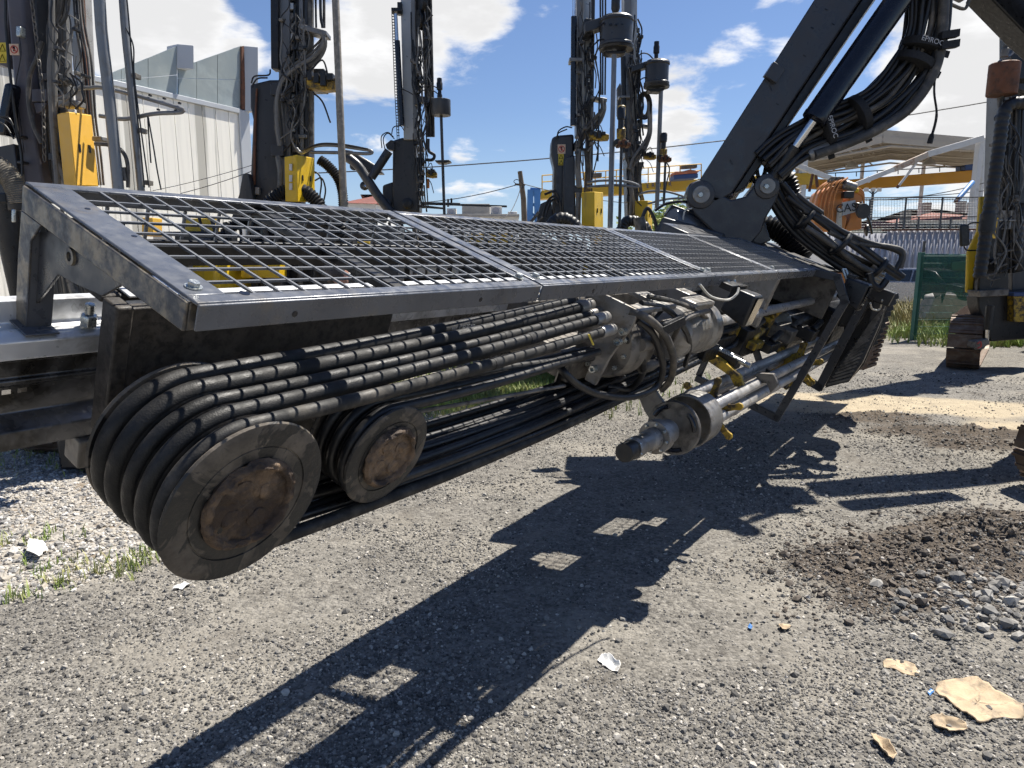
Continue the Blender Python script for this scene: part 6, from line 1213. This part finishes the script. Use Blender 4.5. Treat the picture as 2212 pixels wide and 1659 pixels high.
# canopy hall with gable roof and orange bridge crane
hall = thing('canopy_hall', 'open white canopy hall with gable roof and trusses behind the excavator', 'hall', tuple(pt(1920, 560, 50).xy) + (0,))
YN, YF = 40.0, 62.0
eL, rd, eR = pt(1716, 338, YN), pt(1906, 291, YN), pt(2150, 312, YN)
eLf, rdf, eRf = pt(1722, 374, YF), pt(1930, 336, YF), pt(2114, 360, YF)
for nm, P in (('roof_slope', [eL, rd, rdf, eLf]), ('roof_slope', [rd, eR, eRf, rdf])): MB().prism(P, (0, 0, .12)).build(nm, M['canopy'], hall)
for k in range(12):
    t = k / 11; a = eL.lerp(eLf, t); b_ = rd.lerp(rdf, t); c = eR.lerp(eRf, t)
    if k % 3 == 0:
        m = MB(); m.bar(a - Vector((0, 0, .25)), b_ - Vector((0, 0, .25)), .2, .35); m.bar(b_ - Vector((0, 0, .25)), c - Vector((0, 0, .25)), .2, .35); m.build('rafter', M['canopy'], hall)
        lo_ = a.lerp(c, .5); lo_.z = a.z + .2
        m = MB(); m.tube([a - Vector((0, 0, .4)), lo_.lerp(b_, .35)], .07, 5); m.tube([lo_.lerp(b_, .35), c - Vector((0, 0, .4))], .07, 5)
        for q in (.3, .5, .7): m.tube([a.lerp(b_, q), (a - Vector((0, 0, .4))).lerp(lo_.lerp(b_, .35), q + .12)], .05, 5); m.tube([c.lerp(b_, q), (c - Vector((0, 0, .4))).lerp(lo_.lerp(b_, .35), q + .12)], .05, 5)
        m.build('truss', M['canopy'], hall)
for k in range(9):
    t = (k + .5) / 9; MB().bar(eL.lerp(rd, t) - Vector((0, 0, .08)), eLf.lerp(rdf, t) - Vector((0, 0, .08)), .1, .15).build('purlin', M['canopy'], hall); MB().bar(eR.lerp(rd, t) - Vector((0, 0, .08)), eRf.lerp(rdf, t) - Vector((0, 0, .08)), .1, .15).build('purlin', M['canopy'], hall)
m = MB(); m.bar(eL, rd, .1, .5); m.bar(rd, eR, .1, .5); m.build('fascia', M['canopy'], hall)
for (x_, yt, yb, Y, wd) in ((2131, 298, 640, YN, .2), (1737, 342, 640, YN, .3), (1997, 345, 640, YF, .22), (1864, 352, 640, YF, .22), (2110, 362, 640, YF, .22)): a = pt(x_, yt, Y); b_ = a.copy(); b_.z = 0; MB().bar(b_, a, wd, wd).build('column', M['white'], hall, .01)
MB().tube([pt(2128, 300, YN - .2), pt(2124, 330, YN - .2), pt(2120, 386, YN - .2)], .1, 8).build('drain_pipe', M['white'], hall)
for x_, y_ in ((1820, 350), (1840, 362), (2007, 356)): MB().lathe([(.42, 0), (.3, .25), (.1, .4), (.04, .6)], pt(x_, y_, 48), (0, 0, 1), 18).build('hall_lamp', M['white'], hall)
MB().prism([pt(1735, 405, 46), pt(1830, 410, 46), pt(2118, 391, 46), pt(2118, 366, 46), pt(1830, 388, 46), pt(1735, 386, 46)], Vector((0, .8, 0))).build('bridge_crane', M['crane_o'], hall, .03); MB().prism([pt(2085, 368, 45.9), pt(2120, 366, 45.9), pt(2120, 352, 45.9), pt(2085, 356, 45.9)], Vector((0, 1, 0))).build('crane_trolley', M['bluedk'], hall, .03)
for k in range(8): x_ = 1760 + 45 * k; MB().tube([pt(x_, 386 - (x_ - 1760) * .055, 46), pt(x_, 376 - (x_ - 1760) * .055, 46)], .03, 4).build('crane_rail_post', M['black'], hall)
MB().tube([pt(1740, 377, 46), pt(2118, 357, 46)], .03, 4).build('crane_rail', M['black'], hall)
# damaged concrete-pump arm in front of the hall
pa = thing('broken_arm', 'rusty white broken lattice arm slanting in front of the canopy hall', 'arm', tuple(pt(2120, 560, 32).xy) + (0,))
for nm, a, b_, wd, mt in (('arm_tube', (2122, 299), (2002, 334), .26, 'white'), ('arm_tube', (2006, 333), (1930, 366), .24, 'rusty_white'), ('arm_tube', (1934, 364), (1845, 400), .2, 'white'), ('strut', (1980, 351), (1941, 402), .09, 'white'), ('hook', (1941, 400), (1938, 406), .1, 'rust'), ('joint', (1872, 384), (1880, 392), .16, 'white'), ('arm_tube', (1722, 358), (1812, 392), .2, 'white'), ('strut', (1756, 374), (1748, 414), .1, 'rust'), ('strut', (1762, 374), (1766, 405), .1, 'rust')): MB().bar(pt(*a, 32), pt(*b_, 32), wd, wd).build(nm, M[mt], pa, .01)
bpz = pt(2122, 299, 32); MB().bar((bpz.x + .1, bpz.y + .3, 0), (bpz.x + .1, bpz.y + .3, bpz.z), .24, .24).build('post', M['white'], pa, .01)
o = MB().lathe([(.09, 0), (.10, .02), (.10, 1.75), (.08, 1.8)], pt(2066, 434, 30), pt(2118, 374, 31.5) - pt(2066, 434, 30), 16).build('blue_pipe', M['blue'], pa); MB().tube([pt(2063, 438, 30), pt(2070, 428, 30)], .08, 8).build('pipe_end', M['rust'], pa)
# fences
YW = 27.0
sf = thing('sheet_fence', 'grey corrugated sheet fence along the back of the yard', 'fence', tuple(pt(2000, 560, YW).xy) + (0,))
xs = np.linspace(1780, 2290, 42)
for a, b_ in zip(xs[:-1], xs[1:]):
    top = 500 - 3 * (a > 1912) - (a - 1912) * .01 if a > 1905 else 504
    P = [pt(a, top, YW), pt(b_, top, YW)]; d = .03; q = [Vector((P[0].x + (P[1].x - P[0].x) * t, YW + o_, 0)) for t, o_ in ((0, 0), (.12, -d), (.40, -d), (.52, 0), (.98, 0))]
    z = P[0].z; m = MB(); n5 = len(q); m.add([Vector((v.x, v.y, 0)) for v in q] + [Vector((v.x, v.y, z)) for v in q], [(i, i + 1, n5 + i + 1, n5 + i) for i in range(n5 - 1)]); 
    o = m.build('sheet', M['sheet'], sf); md = o.modifiers.new('thick', 'SOLIDIFY'); md.thickness = .004
m = MB(); m.bar(pt(1905, 497, YW - .07), pt(2290, 494, YW - .07), .05, .06); m.build('cap_rail', M['rust'], sf)
mf = thing('mesh_fence', 'tall wire mesh fence above the grey sheet fence', 'fence', tuple(pt(1990, 560, 28).xy) + (0,))
for x_, yt in ((1880, 430), (1958, 427), (2037, 425), (1938, 470), (1985, 470), (2055, 469), (1833, 430)): a = pt(x_, yt, 28); MB().tube([(a.x, a.y, 0), a], .035, 6).build('fence_post', M['wire'], mf)
m = MB()
for k in range(64): x_ = 1740 + 6 * k; m.tube([pt(x_, 428, 28), pt(x_, 500, 28)], .0055, 3, False)
for k in range(14): y_ = 428 + 5.6 * k; m.tube([pt(1740, y_, 28), pt(2120, y_ - 2, 28)], .0055, 3, False)
stuff(m.build('wire_mesh', M['wire'], mf)); MB().tube([pt(1740, 428, 28), pt(2120, 426, 28)], .025, 5).build('top_wire', M['cable'], mf); MB().tube([pt(1740, 471, 28), pt(2120, 468, 28)], .018, 5).build('mid_wire', M['cable'], mf)
fl_ = thing('floodlight_mast', 'floodlight mast with three lamp heads beside the excavator', 'lamp', tuple(pt(1886, 560, 34).xy) + (0,)); a = pt(1886, 414, 34); MB().tube([(a.x, a.y, 0), a], .06, 8).build('pole', M['wire'], fl_)
MB().tube([pt(1870, 408, 34), pt(1886, 420, 34), pt(1902, 408, 34)], .03, 5).build('arm', M['wire'], fl_)
for x_ in (1871, 1886, 1899): MB().box(pt(x_, 410, 34), (.10, 0, 0), (0, .05, 0), (0, 0, .08)).build('lamp_head', M['white'], fl_, .01)
# green fence
YGf = 15.5
gf = thing('green_fence', 'green welded mesh fence with torn shade net by the right-hand rig', 'fence', tuple(pt(1986, 560, YGf).xy) + (0,))
for (x_, yt, wd) in ((1991, 545, .10), (2108, 548, .08)): a = pt(x_, yt, YGf); MB().bar((a.x, a.y, 0), a, wd, wd).build('post', M['green'], gf, .005)
a = pt(1997, 521, YGf + .1); MB().bar((a.x, a.y, 1), a, .04, .04).build('post', M['wire'], gf)
a, b_ = pt(1995, 553, YGf - .08), pt(2112, 556, YGf - .08); m = MB()
for k in range(46): t = k / 45; p_ = a.lerp(b_, t); MB().tube([(p_.x, p_.y, .12), p_], .0045, 4, False).build('mesh_wire', M['green'], gf)
for k in range(12): z = .15 + (a.z - .15) * k / 11; MB().tube([(a.x, a.y - .006, z), (b_.x, b_.y - .006, z)], .0045, 4, False).build('mesh_wire', M['green'], gf)
nx, nz = 30, 14; vs = []; fs = []
for j in range(nz + 1):
    for i in range(nx + 1):
        t = i / nx; p_ = pt(1993, 548, YGf).lerp(pt(2112, 550, YGf), t); low = pt(1993 + 119 * t, 640 + 10 * math.sin(t * 9) + (22 if .42 < t < .5 else 0) - (14 if .1 < t < .3 else 0), YGf).z
        z = p_.z + (low - p_.z) * j / nz; vs.append((p_.x, p_.y + .05 * math.sin(t * 22 + j * .7) * (j / nz) + .03 * math.sin(t * 9), z))
fs = [(j * (nx + 1) + i, j * (nx + 1) + i + 1, (j + 1) * (nx + 1) + i + 1, (j + 1) * (nx + 1) + i) for j in range(nz) for i in range(nx)]
o = MB().add(vs, fs).build('shade_net', M['net'], gf); o.modifiers.new('thick', 'SOLIDIFY').thickness = .004
o = MB().prism([pt(2056, 566, YGf - .1), pt(2086, 564, YGf - .1), pt(2086, 583, YGf - .1), pt(2057, 583, YGf - .1)], (0, .01, 0)).build('net_patch', M['green'], gf)
# concrete barrier behind the fence
tag(MB().prism([pt(2000, 690, 17), pt(2110, 686, 17), pt(2108, 640, 17), pt(2040, 634, 17), pt(2020, 640, 17)], (0, .5, 0)).build('concrete_barrier', M['concrete'], None, .03), 'pale concrete barrier block behind the green mesh fence', 'barrier')
# cars
def car(label, x_, y_, yaw, mat, scale=1.0):
    g = gp(x_, y_); MT = Matrix.Translation(g) @ Matrix.Rotation(yaw, 4, 'Z') @ Matrix.Scale(scale, 4)
    c = thing('parked_car', label, 'car', tuple(g), 'cars parked beyond the yard'); T = lambda L: [tuple(MT @ Vector(q)) for q in L]
    prof = [(-2.2, .35), (-2.24, .62), (-2.15, .92), (-1.75, .99), (-.95, 1.05), (.75, 1.02), (1.55, .92), (2.1, .76), (2.25, .52), (2.2, .32)]
    def loft(sec, name, mt, bev):
        m = MB(); n = len(sec[0]); vs = [q for s_ in sec for q in s_]; fs = [(i * n + k, i * n + (k + 1) % n, (i + 1) * n + (k + 1) % n, (i + 1) * n + k) for i in range(len(sec) - 1) for k in range(n)]
        fs += [tuple(range(n)), tuple(range((len(sec) - 1) * n, len(sec) * n))]; m.add(T(vs), fs); return m.build(name, M[mt], c, bev)
    loft([[(a * .985, y0, z * (1 if z < .9 else .985)) for a, z in prof] if abs(y0) > .8 else [(a, y0, z) for a, z in prof] for y0 in (-.90, -.82, -.4, .4, .82, .90)], 'body', mat, .03)
    top = [(-1.55, .98), (-1.1, 1.36), (-.5, 1.47), (.2, 1.46), (.65, 1.33), (1.15, 1.0)]
    loft([[(a, s_ * (.80 - .16 * max(0, (z - 1) / .47)), z) for a, z in top] for s_ in (-1, 1)], 'cabin', mat, .04)
    for s_ in (-1, 1):
        for P in ([(-1.30, 1.03), (-.98, 1.33), (-.42, 1.40), (-.42, 1.03)], [(-.34, 1.03), (-.34, 1.40), (.2, 1.39), (.55, 1.28), (.9, 1.03)]):
            m = MB(); m.prism(T([(a, s_ * (.815 - .16 * max(0, (z - 1) / .47)), z) for a, z in P]), MT.to_3x3() @ Vector((0, s_ * .008, 0))); m.build('side_window', M['glass'], c)
        for a in (-1.35, 1.4):
            o_ = MT @ Vector((a, s_ * .80, .32)); ax = MT.to_3x3() @ Vector((0, s_, 0)); tq = MB().lathe([(.2, -.1), (.31, -.1), (.32, -.06), (.32, .08), (.30, .10), (.2, .10)], o_, ax, 24).build('wheel', M['tyre'], c); MB().lathe([(.2, .1), (.19, .105), (.05, .09)], o_, ax, 14).build('rim', M['zinc'], tq)
    m = MB(); m.prism(T([(-1.5, -.7, 1.03), (-1.5, .7, 1.03), (-1.12, .62, 1.35), (-1.12, -.62, 1.35)]), MT.to_3x3() @ Vector((-.02, 0, .02))); m.build('rear_window', M['glass'], c); m = MB(); m.prism(T([(1.12, -.7, 1.04), (1.12, .7, 1.04), (.68, .62, 1.33), (.68, -.62, 1.33)]), MT.to_3x3() @ Vector((.02, 0, .02))); m.build('windscreen', M['glass'], c)
    for s_ in (-1, 1): m = MB(); m.box(MT @ Vector((-2.2, s_ * .68, .82)), MT.to_3x3() @ Vector((.04, 0, 0)), MT.to_3x3() @ Vector((0, .18, 0)), MT.to_3x3() @ Vector((0, 0, .08))); m.build('tail_lamp', M['tail'], c, .01)
    return c
car('silver saloon car parked beyond the green fence post', 1968, 672, R(118), 'carsilver'); car('dark estate car parked behind the silver saloon', 1985, 648, R(100), 'cardark')
# orange excavator
ex = thing('excavator', 'orange excavator with hose-covered boom beside the hall', 'excavator', tuple(pt(1810, 560, 19).xy) + (0,)); YE = 19.0
ep = lambda x_, y_, dy=0.0: pt(x_, y_, YE + dy)
MB().prism([ep(1762, 500), ep(1758, 450), ep(1772, 416), ep(1798, 402), ep(1822, 400), ep(1824, 425), ep(1818, 455), ep(1832, 470), ep(1826, 500)], Vector((0, .6, 0))).build('boom', M['orange'], ex, .05)
MB().prism([ep(1824, 500), ep(1862, 494), ep(1864, 412), ep(1850, 404), ep(1832, 412), ep(1838, 470)], Vector((0, .9, 0))).build('cab_post', M['orange'], ex, .03)
MB().prism([ep(1820, 466, -.1), ep(1848, 458, -.1), ep(1848, 432, -.1), ep(1820, 437, -.1)], Vector((0, .05, 0))).build('counterweight_panel', M['clad_lt'], ex); text('CASE', .30, ep(1834, 449, -.13), (1, 0, .12), (0, 0, 1), M['black'], ex)
for k in range(6):
    x_ = 1752 + 9 * k; MB().tube(spline([ep(x_, 482, -.1), ep(x_ + 2, 446, -.13), ep(x_ + 9, 420 - k, -.12), ep(x_ + 20, 404 - 2 * k, -.08), ep(x_ + 34, 394 - 2 * k, 0)], 8), .026, 8).build('boom_pipe', M['orange'], ex)
for k in range(4): MB().tube(spline([ep(1786 + 7 * k, 402), ep(1790 + 7 * k, 390), ep(1800 + 7 * k, 384), ep(1812 + 5 * k, 398)], 6), .03, 8).build('boom_hose', M['steel_dirty'], ex)
for k in range(3): MB().tube(spline([ep(1800 + 9 * k, 410), ep(1830 + 6 * k, 400 + 6 * k), ep(1862, 412 + 5 * k), ep(1866, 440)], 6), .028, 8).build('boom_pipe', M['orange'], ex)
MB().lathe([(.11, 0), (.12, .02), (.12, .3), (.06, .33)], ep(1824, 398, -.1), (.9, 0, -.3), 16).build('boom_cylinder', M['steel'], ex); MB().prism([ep(1840, 404, -.1), ep(1858, 406, -.1), ep(1856, 417, -.1), ep(1840, 414, -.1)], (0, .3, 0)).build('wrapped_hose', M['yellow'], ex, .04); MB().prism([ep(1806, 500, -.12), ep(1820, 492, -.12), ep(1820, 452, -.12), ep(1811, 448, -.12)], (0, .1, 0)).build('foam_wrap', M['whitehose'], ex, .03)
MB().lathe([(.19, 0), (.20, .04), (.17, .1), (.05, .14)], ep(1866, 456, -.4), (-.2, 1, 0), 26).build('mirror', M['black'], ex); MB().tube(spline([ep(1850, 448, -.3), ep(1848, 440, -.3), ep(1858, 442, -.35), ep(1866, 456, -.35), ep(1878, 478, -.3), ep(1884, 505, -.2)], 6), .03, 6).build('mirror_arm', M['black'], ex); MB().lathe([(.15, 0), (.16, .04), (.05, .1)], ep(1875, 497, -.35), (-.9, .4, 0), 20).build('mirror', M['black'], ex); MB().box(ep(1831, 421, -.2), (.13, 0, 0), (0, .1, 0), (0, 0, .085)).build('work_lamp', M['black'], ex, .02); MB().lathe([(.10, 0), (.12, .03), (.10, .3)], ep(1772, 464, -.3), (0, 1, 0), 18).build('exhaust', M['black'], ex)
bx0 = ep(1810, 560); MB().box((bx0.x + .5, YE + 1.0, 1.3), (.55, 0, 0), (0, .8, 0), (0, 0, .4)).build('upper_body', M['orange'], ex, .06)
for d in (0.0, 1.0): crawler('crawler_track', ex, TR(bx0.x + d, YE - .2, 0), 2.4, .8, .5, 30)
# trees
def tree(label, x_, y_top, Y, rx, rz, nleaf=2600):
    a = pt(x_, y_top, Y); base = Vector((a.x, Y, 0)); t = thing('tree', label, 'tree', tuple(base), 'trees beyond the yard'); rs = random.Random(int(x_)); cz = a.z - rz
    m = MB().tube([base, base + Vector((.05, 0, cz * .6)), base + Vector((0, 0, cz))], [.2, .15, .1], 8)
    for k in range(6): an = k * 1.05; m.tube([base + Vector((0, 0, cz * .7)), base + Vector((math.cos(an) * rx * .6, math.sin(an) * rx * .6, cz + rz * .3 * rs.uniform(-.5, 1)))], [.08, .03], 5)
    m.build('trunk', M['wood'], t); vs = []; fs = []; cl = [(Vector((rs.gauss(0, .42) * rx, rs.gauss(0, .42) * rx, rs.gauss(0, .42) * rz)), rs.uniform(.25, .45)) for _ in range(16)]
    for _ in range(nleaf):
        c, r_ = rs.choice(cl); p_ = Vector((a.x, Y, cz)) + c + Vector((rs.gauss(0, 1), rs.gauss(0, 1), rs.gauss(0, 1))) * r_ * rx * .6; s_ = rs.uniform(.05, .11); d1 = Vector((rs.gauss(0, 1), rs.gauss(0, 1), rs.gauss(0, .5))).normalized() * s_; d2 = d1.cross(Vector((rs.gauss(0, 1), rs.gauss(0, 1), rs.gauss(0, 1)))).normalized() * s_ * .6
        i = len(vs); vs += [p_ - d1, p_ + d2, p_ + d1, p_ - d2]; fs.append((i, i + 1, i + 2, i + 3))
    me = bpy.data.meshes.new('crown'); me.from_pydata([tuple(q) for q in vs], [], fs); me.materials.append(M['grass']); put('crown', me, None, t); return t
tree('leafy green tree behind the boom pivot', 1475, 432, 26, 1.3, .9); tree('small green tree left of the boom pivot', 1440, 448, 28, .9, .7, 1500)
# person behind the feed
hp = pt(727, 562, 5.0); pr = thing('person', 'person in dark shirt with short dark hair behind the mesh guard', 'person', (hp.x, hp.y, 0))
def skinbody(J, E_, rad, name, mat, par):
    me = bpy.data.meshes.new(name); me.from_pydata(J, E_, []); o = bpy.data.objects.new(name, me); COL.objects.link(o); o.parent = par; o.matrix_parent_inverse = Matrix.Translation(-Vector(par['_base'])); sk = o.modifiers.new('skin', 'SKIN')
    for i, r_ in enumerate(rad): me.skin_vertices[0].data[i].radius = r_ if isinstance(r_, tuple) else (r_, r_)
    me.skin_vertices[0].data[0].use_root = True; ss = o.modifiers.new('sub', 'SUBSURF'); ss.levels = 2; ss.render_levels = 2; me.materials.append(M[mat]); return o
X0, Y0, Z0 = hp.x, hp.y, hp.z - 1.72
J = [(0, 0, .95), (0, 0, 1.15), (0, .0, 1.38), (.19, 0, 1.42), (.25, -.02, 1.14), (.20, -.22, .98), (-.19, 0, 1.42), (-.25, -.02, 1.14), (-.18, -.22, 1.0), (0, 0, 1.48)]
skinbody([(X0 + a, Y0 + b_, Z0 + c) for a, b_, c in J], [(0, 1), (1, 2), (2, 3), (3, 4), (4, 5), (2, 6), (6, 7), (7, 8), (2, 9)], [(.16, .11), (.15, .11), (.17, .11), .075, .055, .045, .075, .055, .045, .07], 'shirt', 'shirt', pr)
skinbody([(X0 + a, Y0 + b_, Z0 + c) for a, b_, c in [(0, 0, .95), (.10, 0, .85), (.11, -.02, .48), (.11, .02, .08), (.12, -.14, .04), (-.10, 0, .85), (-.11, -.02, .48), (-.11, .02, .08), (-.12, -.14, .04)]], [(0, 1), (1, 2), (2, 3), (3, 4), (0, 5), (5, 6), (6, 7), (7, 8)], [(.15, .11), .095, .065, .05, .045, .095, .065, .05, .045], 'trousers', 'trouser', pr)
def blob(c, r_, name, mat, fn_=None, sub=3):
    bm = bmesh.new(); bmesh.ops.create_icosphere(bm, subdivisions=sub, radius=1)
    for v in bm.verts:
        q = Vector((v.co.x * r_[0], v.co.y * r_[1], v.co.z * r_[2])); v.co = V(c) + (fn_(q, v.co.copy()) if fn_ else q)
    me = bpy.data.meshes.new(name); bm.to_mesh(me); bm.free(); me.materials.append(M[mat]); me.polygons.foreach_set('use_smooth', [True] * len(me.polygons)); return put(name, me, None, pr)
hc = Vector((X0, Y0, Z0 + 1.62)); fdir = Vector((.55, .83, 0))                # looks away to the right
def headf(q, n):
    f = n.dot(fdir)
    if f > .55 and abs(n.z) < .75: q = q + fdir * (.022 * math.exp(-((n.z + .12) ** 2) / .03) * math.exp(-(n.cross(fdir).z ** 2) / .03))   # nose
    if n.z < -.3: q = q * (1 - .18 * (-n.z - .3)) + fdir * .012
    return q
hd = blob(hc, (.078, .095, .118), 'head', 'skin', headf); blob(hc + Vector((0, 0, -.13)), (.055, .06, .07), 'neck', 'skin', None, 2)
blob(hc + Vector((0, 0, .012)) - fdir * .010, (.083, .099, .117), 'hair', 'hair', lambda q, n: (q * (1 + .03 * mnoise.noise(n * 9))) if (n.z > .15 or n.dot(fdir) < .0) and n.z > -.45 else q * .86)
sd2 = Vector((fdir.y, -fdir.x, 0))
for s_ in (-1, 1): blob(hc + sd2 * s_ * .083 + Vector((0, 0, -.012)), (.014, .022, .032), 'ear', 'skin', None, 2); blob(hc + fdir * .082 + sd2 * s_ * .032 + Vector((0, 0, .005)), (.011, .011, .009), 'eye', 'white', None, 2); blob(hc + fdir * .0 + Vector((0, 0, 0)) + sd2 * s_ * .2 + Vector((0, -.25, -.66)), (.035, .05, .045), 'hand', 'skin', None, 2)
# litter on the ground
def scrap(px, label, mat, lift=.012, th=.004, cat='cardboard', name='cardboard_piece', curl=.02, grp=None):
    P0 = [gp(*q) for q in px]; P = []
    for a, b_ in zip(P0, P0[1:] + P0[:1]):
        for k in range(5):
            q = a.lerp(b_, k / 5); L_ = (b_ - a).length; P.append(q + Vector((mnoise.noise(q * 37 + Vector((k, 3, 1))), mnoise.noise(q * 41 + Vector((7, k, 2))), 0)) * min(.014, L_ * .12))
    c = sum(P, Vector()) / len(P); n = len(P); rings = []; vs = []; fs = []
    for k, t in enumerate((0, .2, .4, .55, .7, .85, .94, 1)):
        for p_ in P:
            q = c + (p_ - c) * t; z = ground_z(q.x, q.y) + lift * .6 + curl * t * t * (.3 + .7 * math.sin(q.x * 14 + q.y * 9)) + .012 * mnoise.noise(q * 22) + .006 * mnoise.noise(q * 55); vs.append((q.x, q.y, max(z, ground_z(q.x, q.y) + .001)))
    for k in range(7):
        for i in range(n): j = (i + 1) % n; fs.append((k * n + i, k * n + j, (k + 1) * n + j, (k + 1) * n + i))
    me = MB().add(vs, fs).mesh(name); o = put(name, me, M[mat]); s_ = o.modifiers.new('thick', 'SOLIDIFY'); s_.thickness = th; return tag(o, label, cat, grp)
scrap([(2018, 1490), (2026, 1474), (2110, 1470), (2148, 1500), (2210, 1530), (2212, 1552), (2160, 1548), (2118, 1565), (2085, 1545), (2050, 1515)], 'large torn piece of brown cardboard at the lower right', 'card', .014, .006)
scrap([(1907, 1440), (1913, 1424), (1945, 1428), (1975, 1438), (1986, 1450), (1983, 1460), (1960, 1456), (1930, 1446)], 'narrow strip of cardboard above the large cardboard piece', 'card', .012)
scrap([(1878, 1600), (1890, 1595), (1915, 1610), (1938, 1640), (1930, 1652), (1905, 1632)], 'crumpled cardboard scrap at the bottom edge', 'card', .01)
scrap([(2008, 1556), (2030, 1548), (2085, 1570), (2090, 1582), (2050, 1585), (2020, 1575)], 'pale flaky cardboard scrap with red print below the large piece', 'card', .008)
scrap([(1682, 1355), (1696, 1348), (1708, 1352), (1704, 1362), (1690, 1364)], 'small tan chip of cardboard in the middle of the gravel', 'card', .008, .003)
scrap([(1290, 1428), (1300, 1420), (1318, 1424), (1342, 1446), (1335, 1456), (1312, 1446)], 'crumpled white paper scrap on the gravel below the shadow', 'paper', .008, .002, 'paper', 'paper_scrap', .03)
scrap([(60, 1215), (66, 1188), (100, 1185), (104, 1200), (85, 1222)], 'white paper scrap among the weeds at the left', 'paper', .02, .002, 'paper', 'paper_scrap', .05)
scrap([(372, 1275), (398, 1265), (415, 1268), (395, 1280)], 'thin white paper sliver under the hose drum', 'paper', .006, .002, 'paper', 'paper_scrap', .01)
scrap([(1615, 1358), (1620, 1353), (1626, 1357), (1622, 1363)], 'tiny blue plastic chip on the gravel', 'blue', .008, .002, 'plastic', 'plastic_chip', .01); scrap([(2003, 1492), (2012, 1485), (2018, 1492), (2009, 1500)], 'small pale blue plastic chip beside the large cardboard', 'blue', .008, .002, 'plastic', 'plastic_chip', .01)
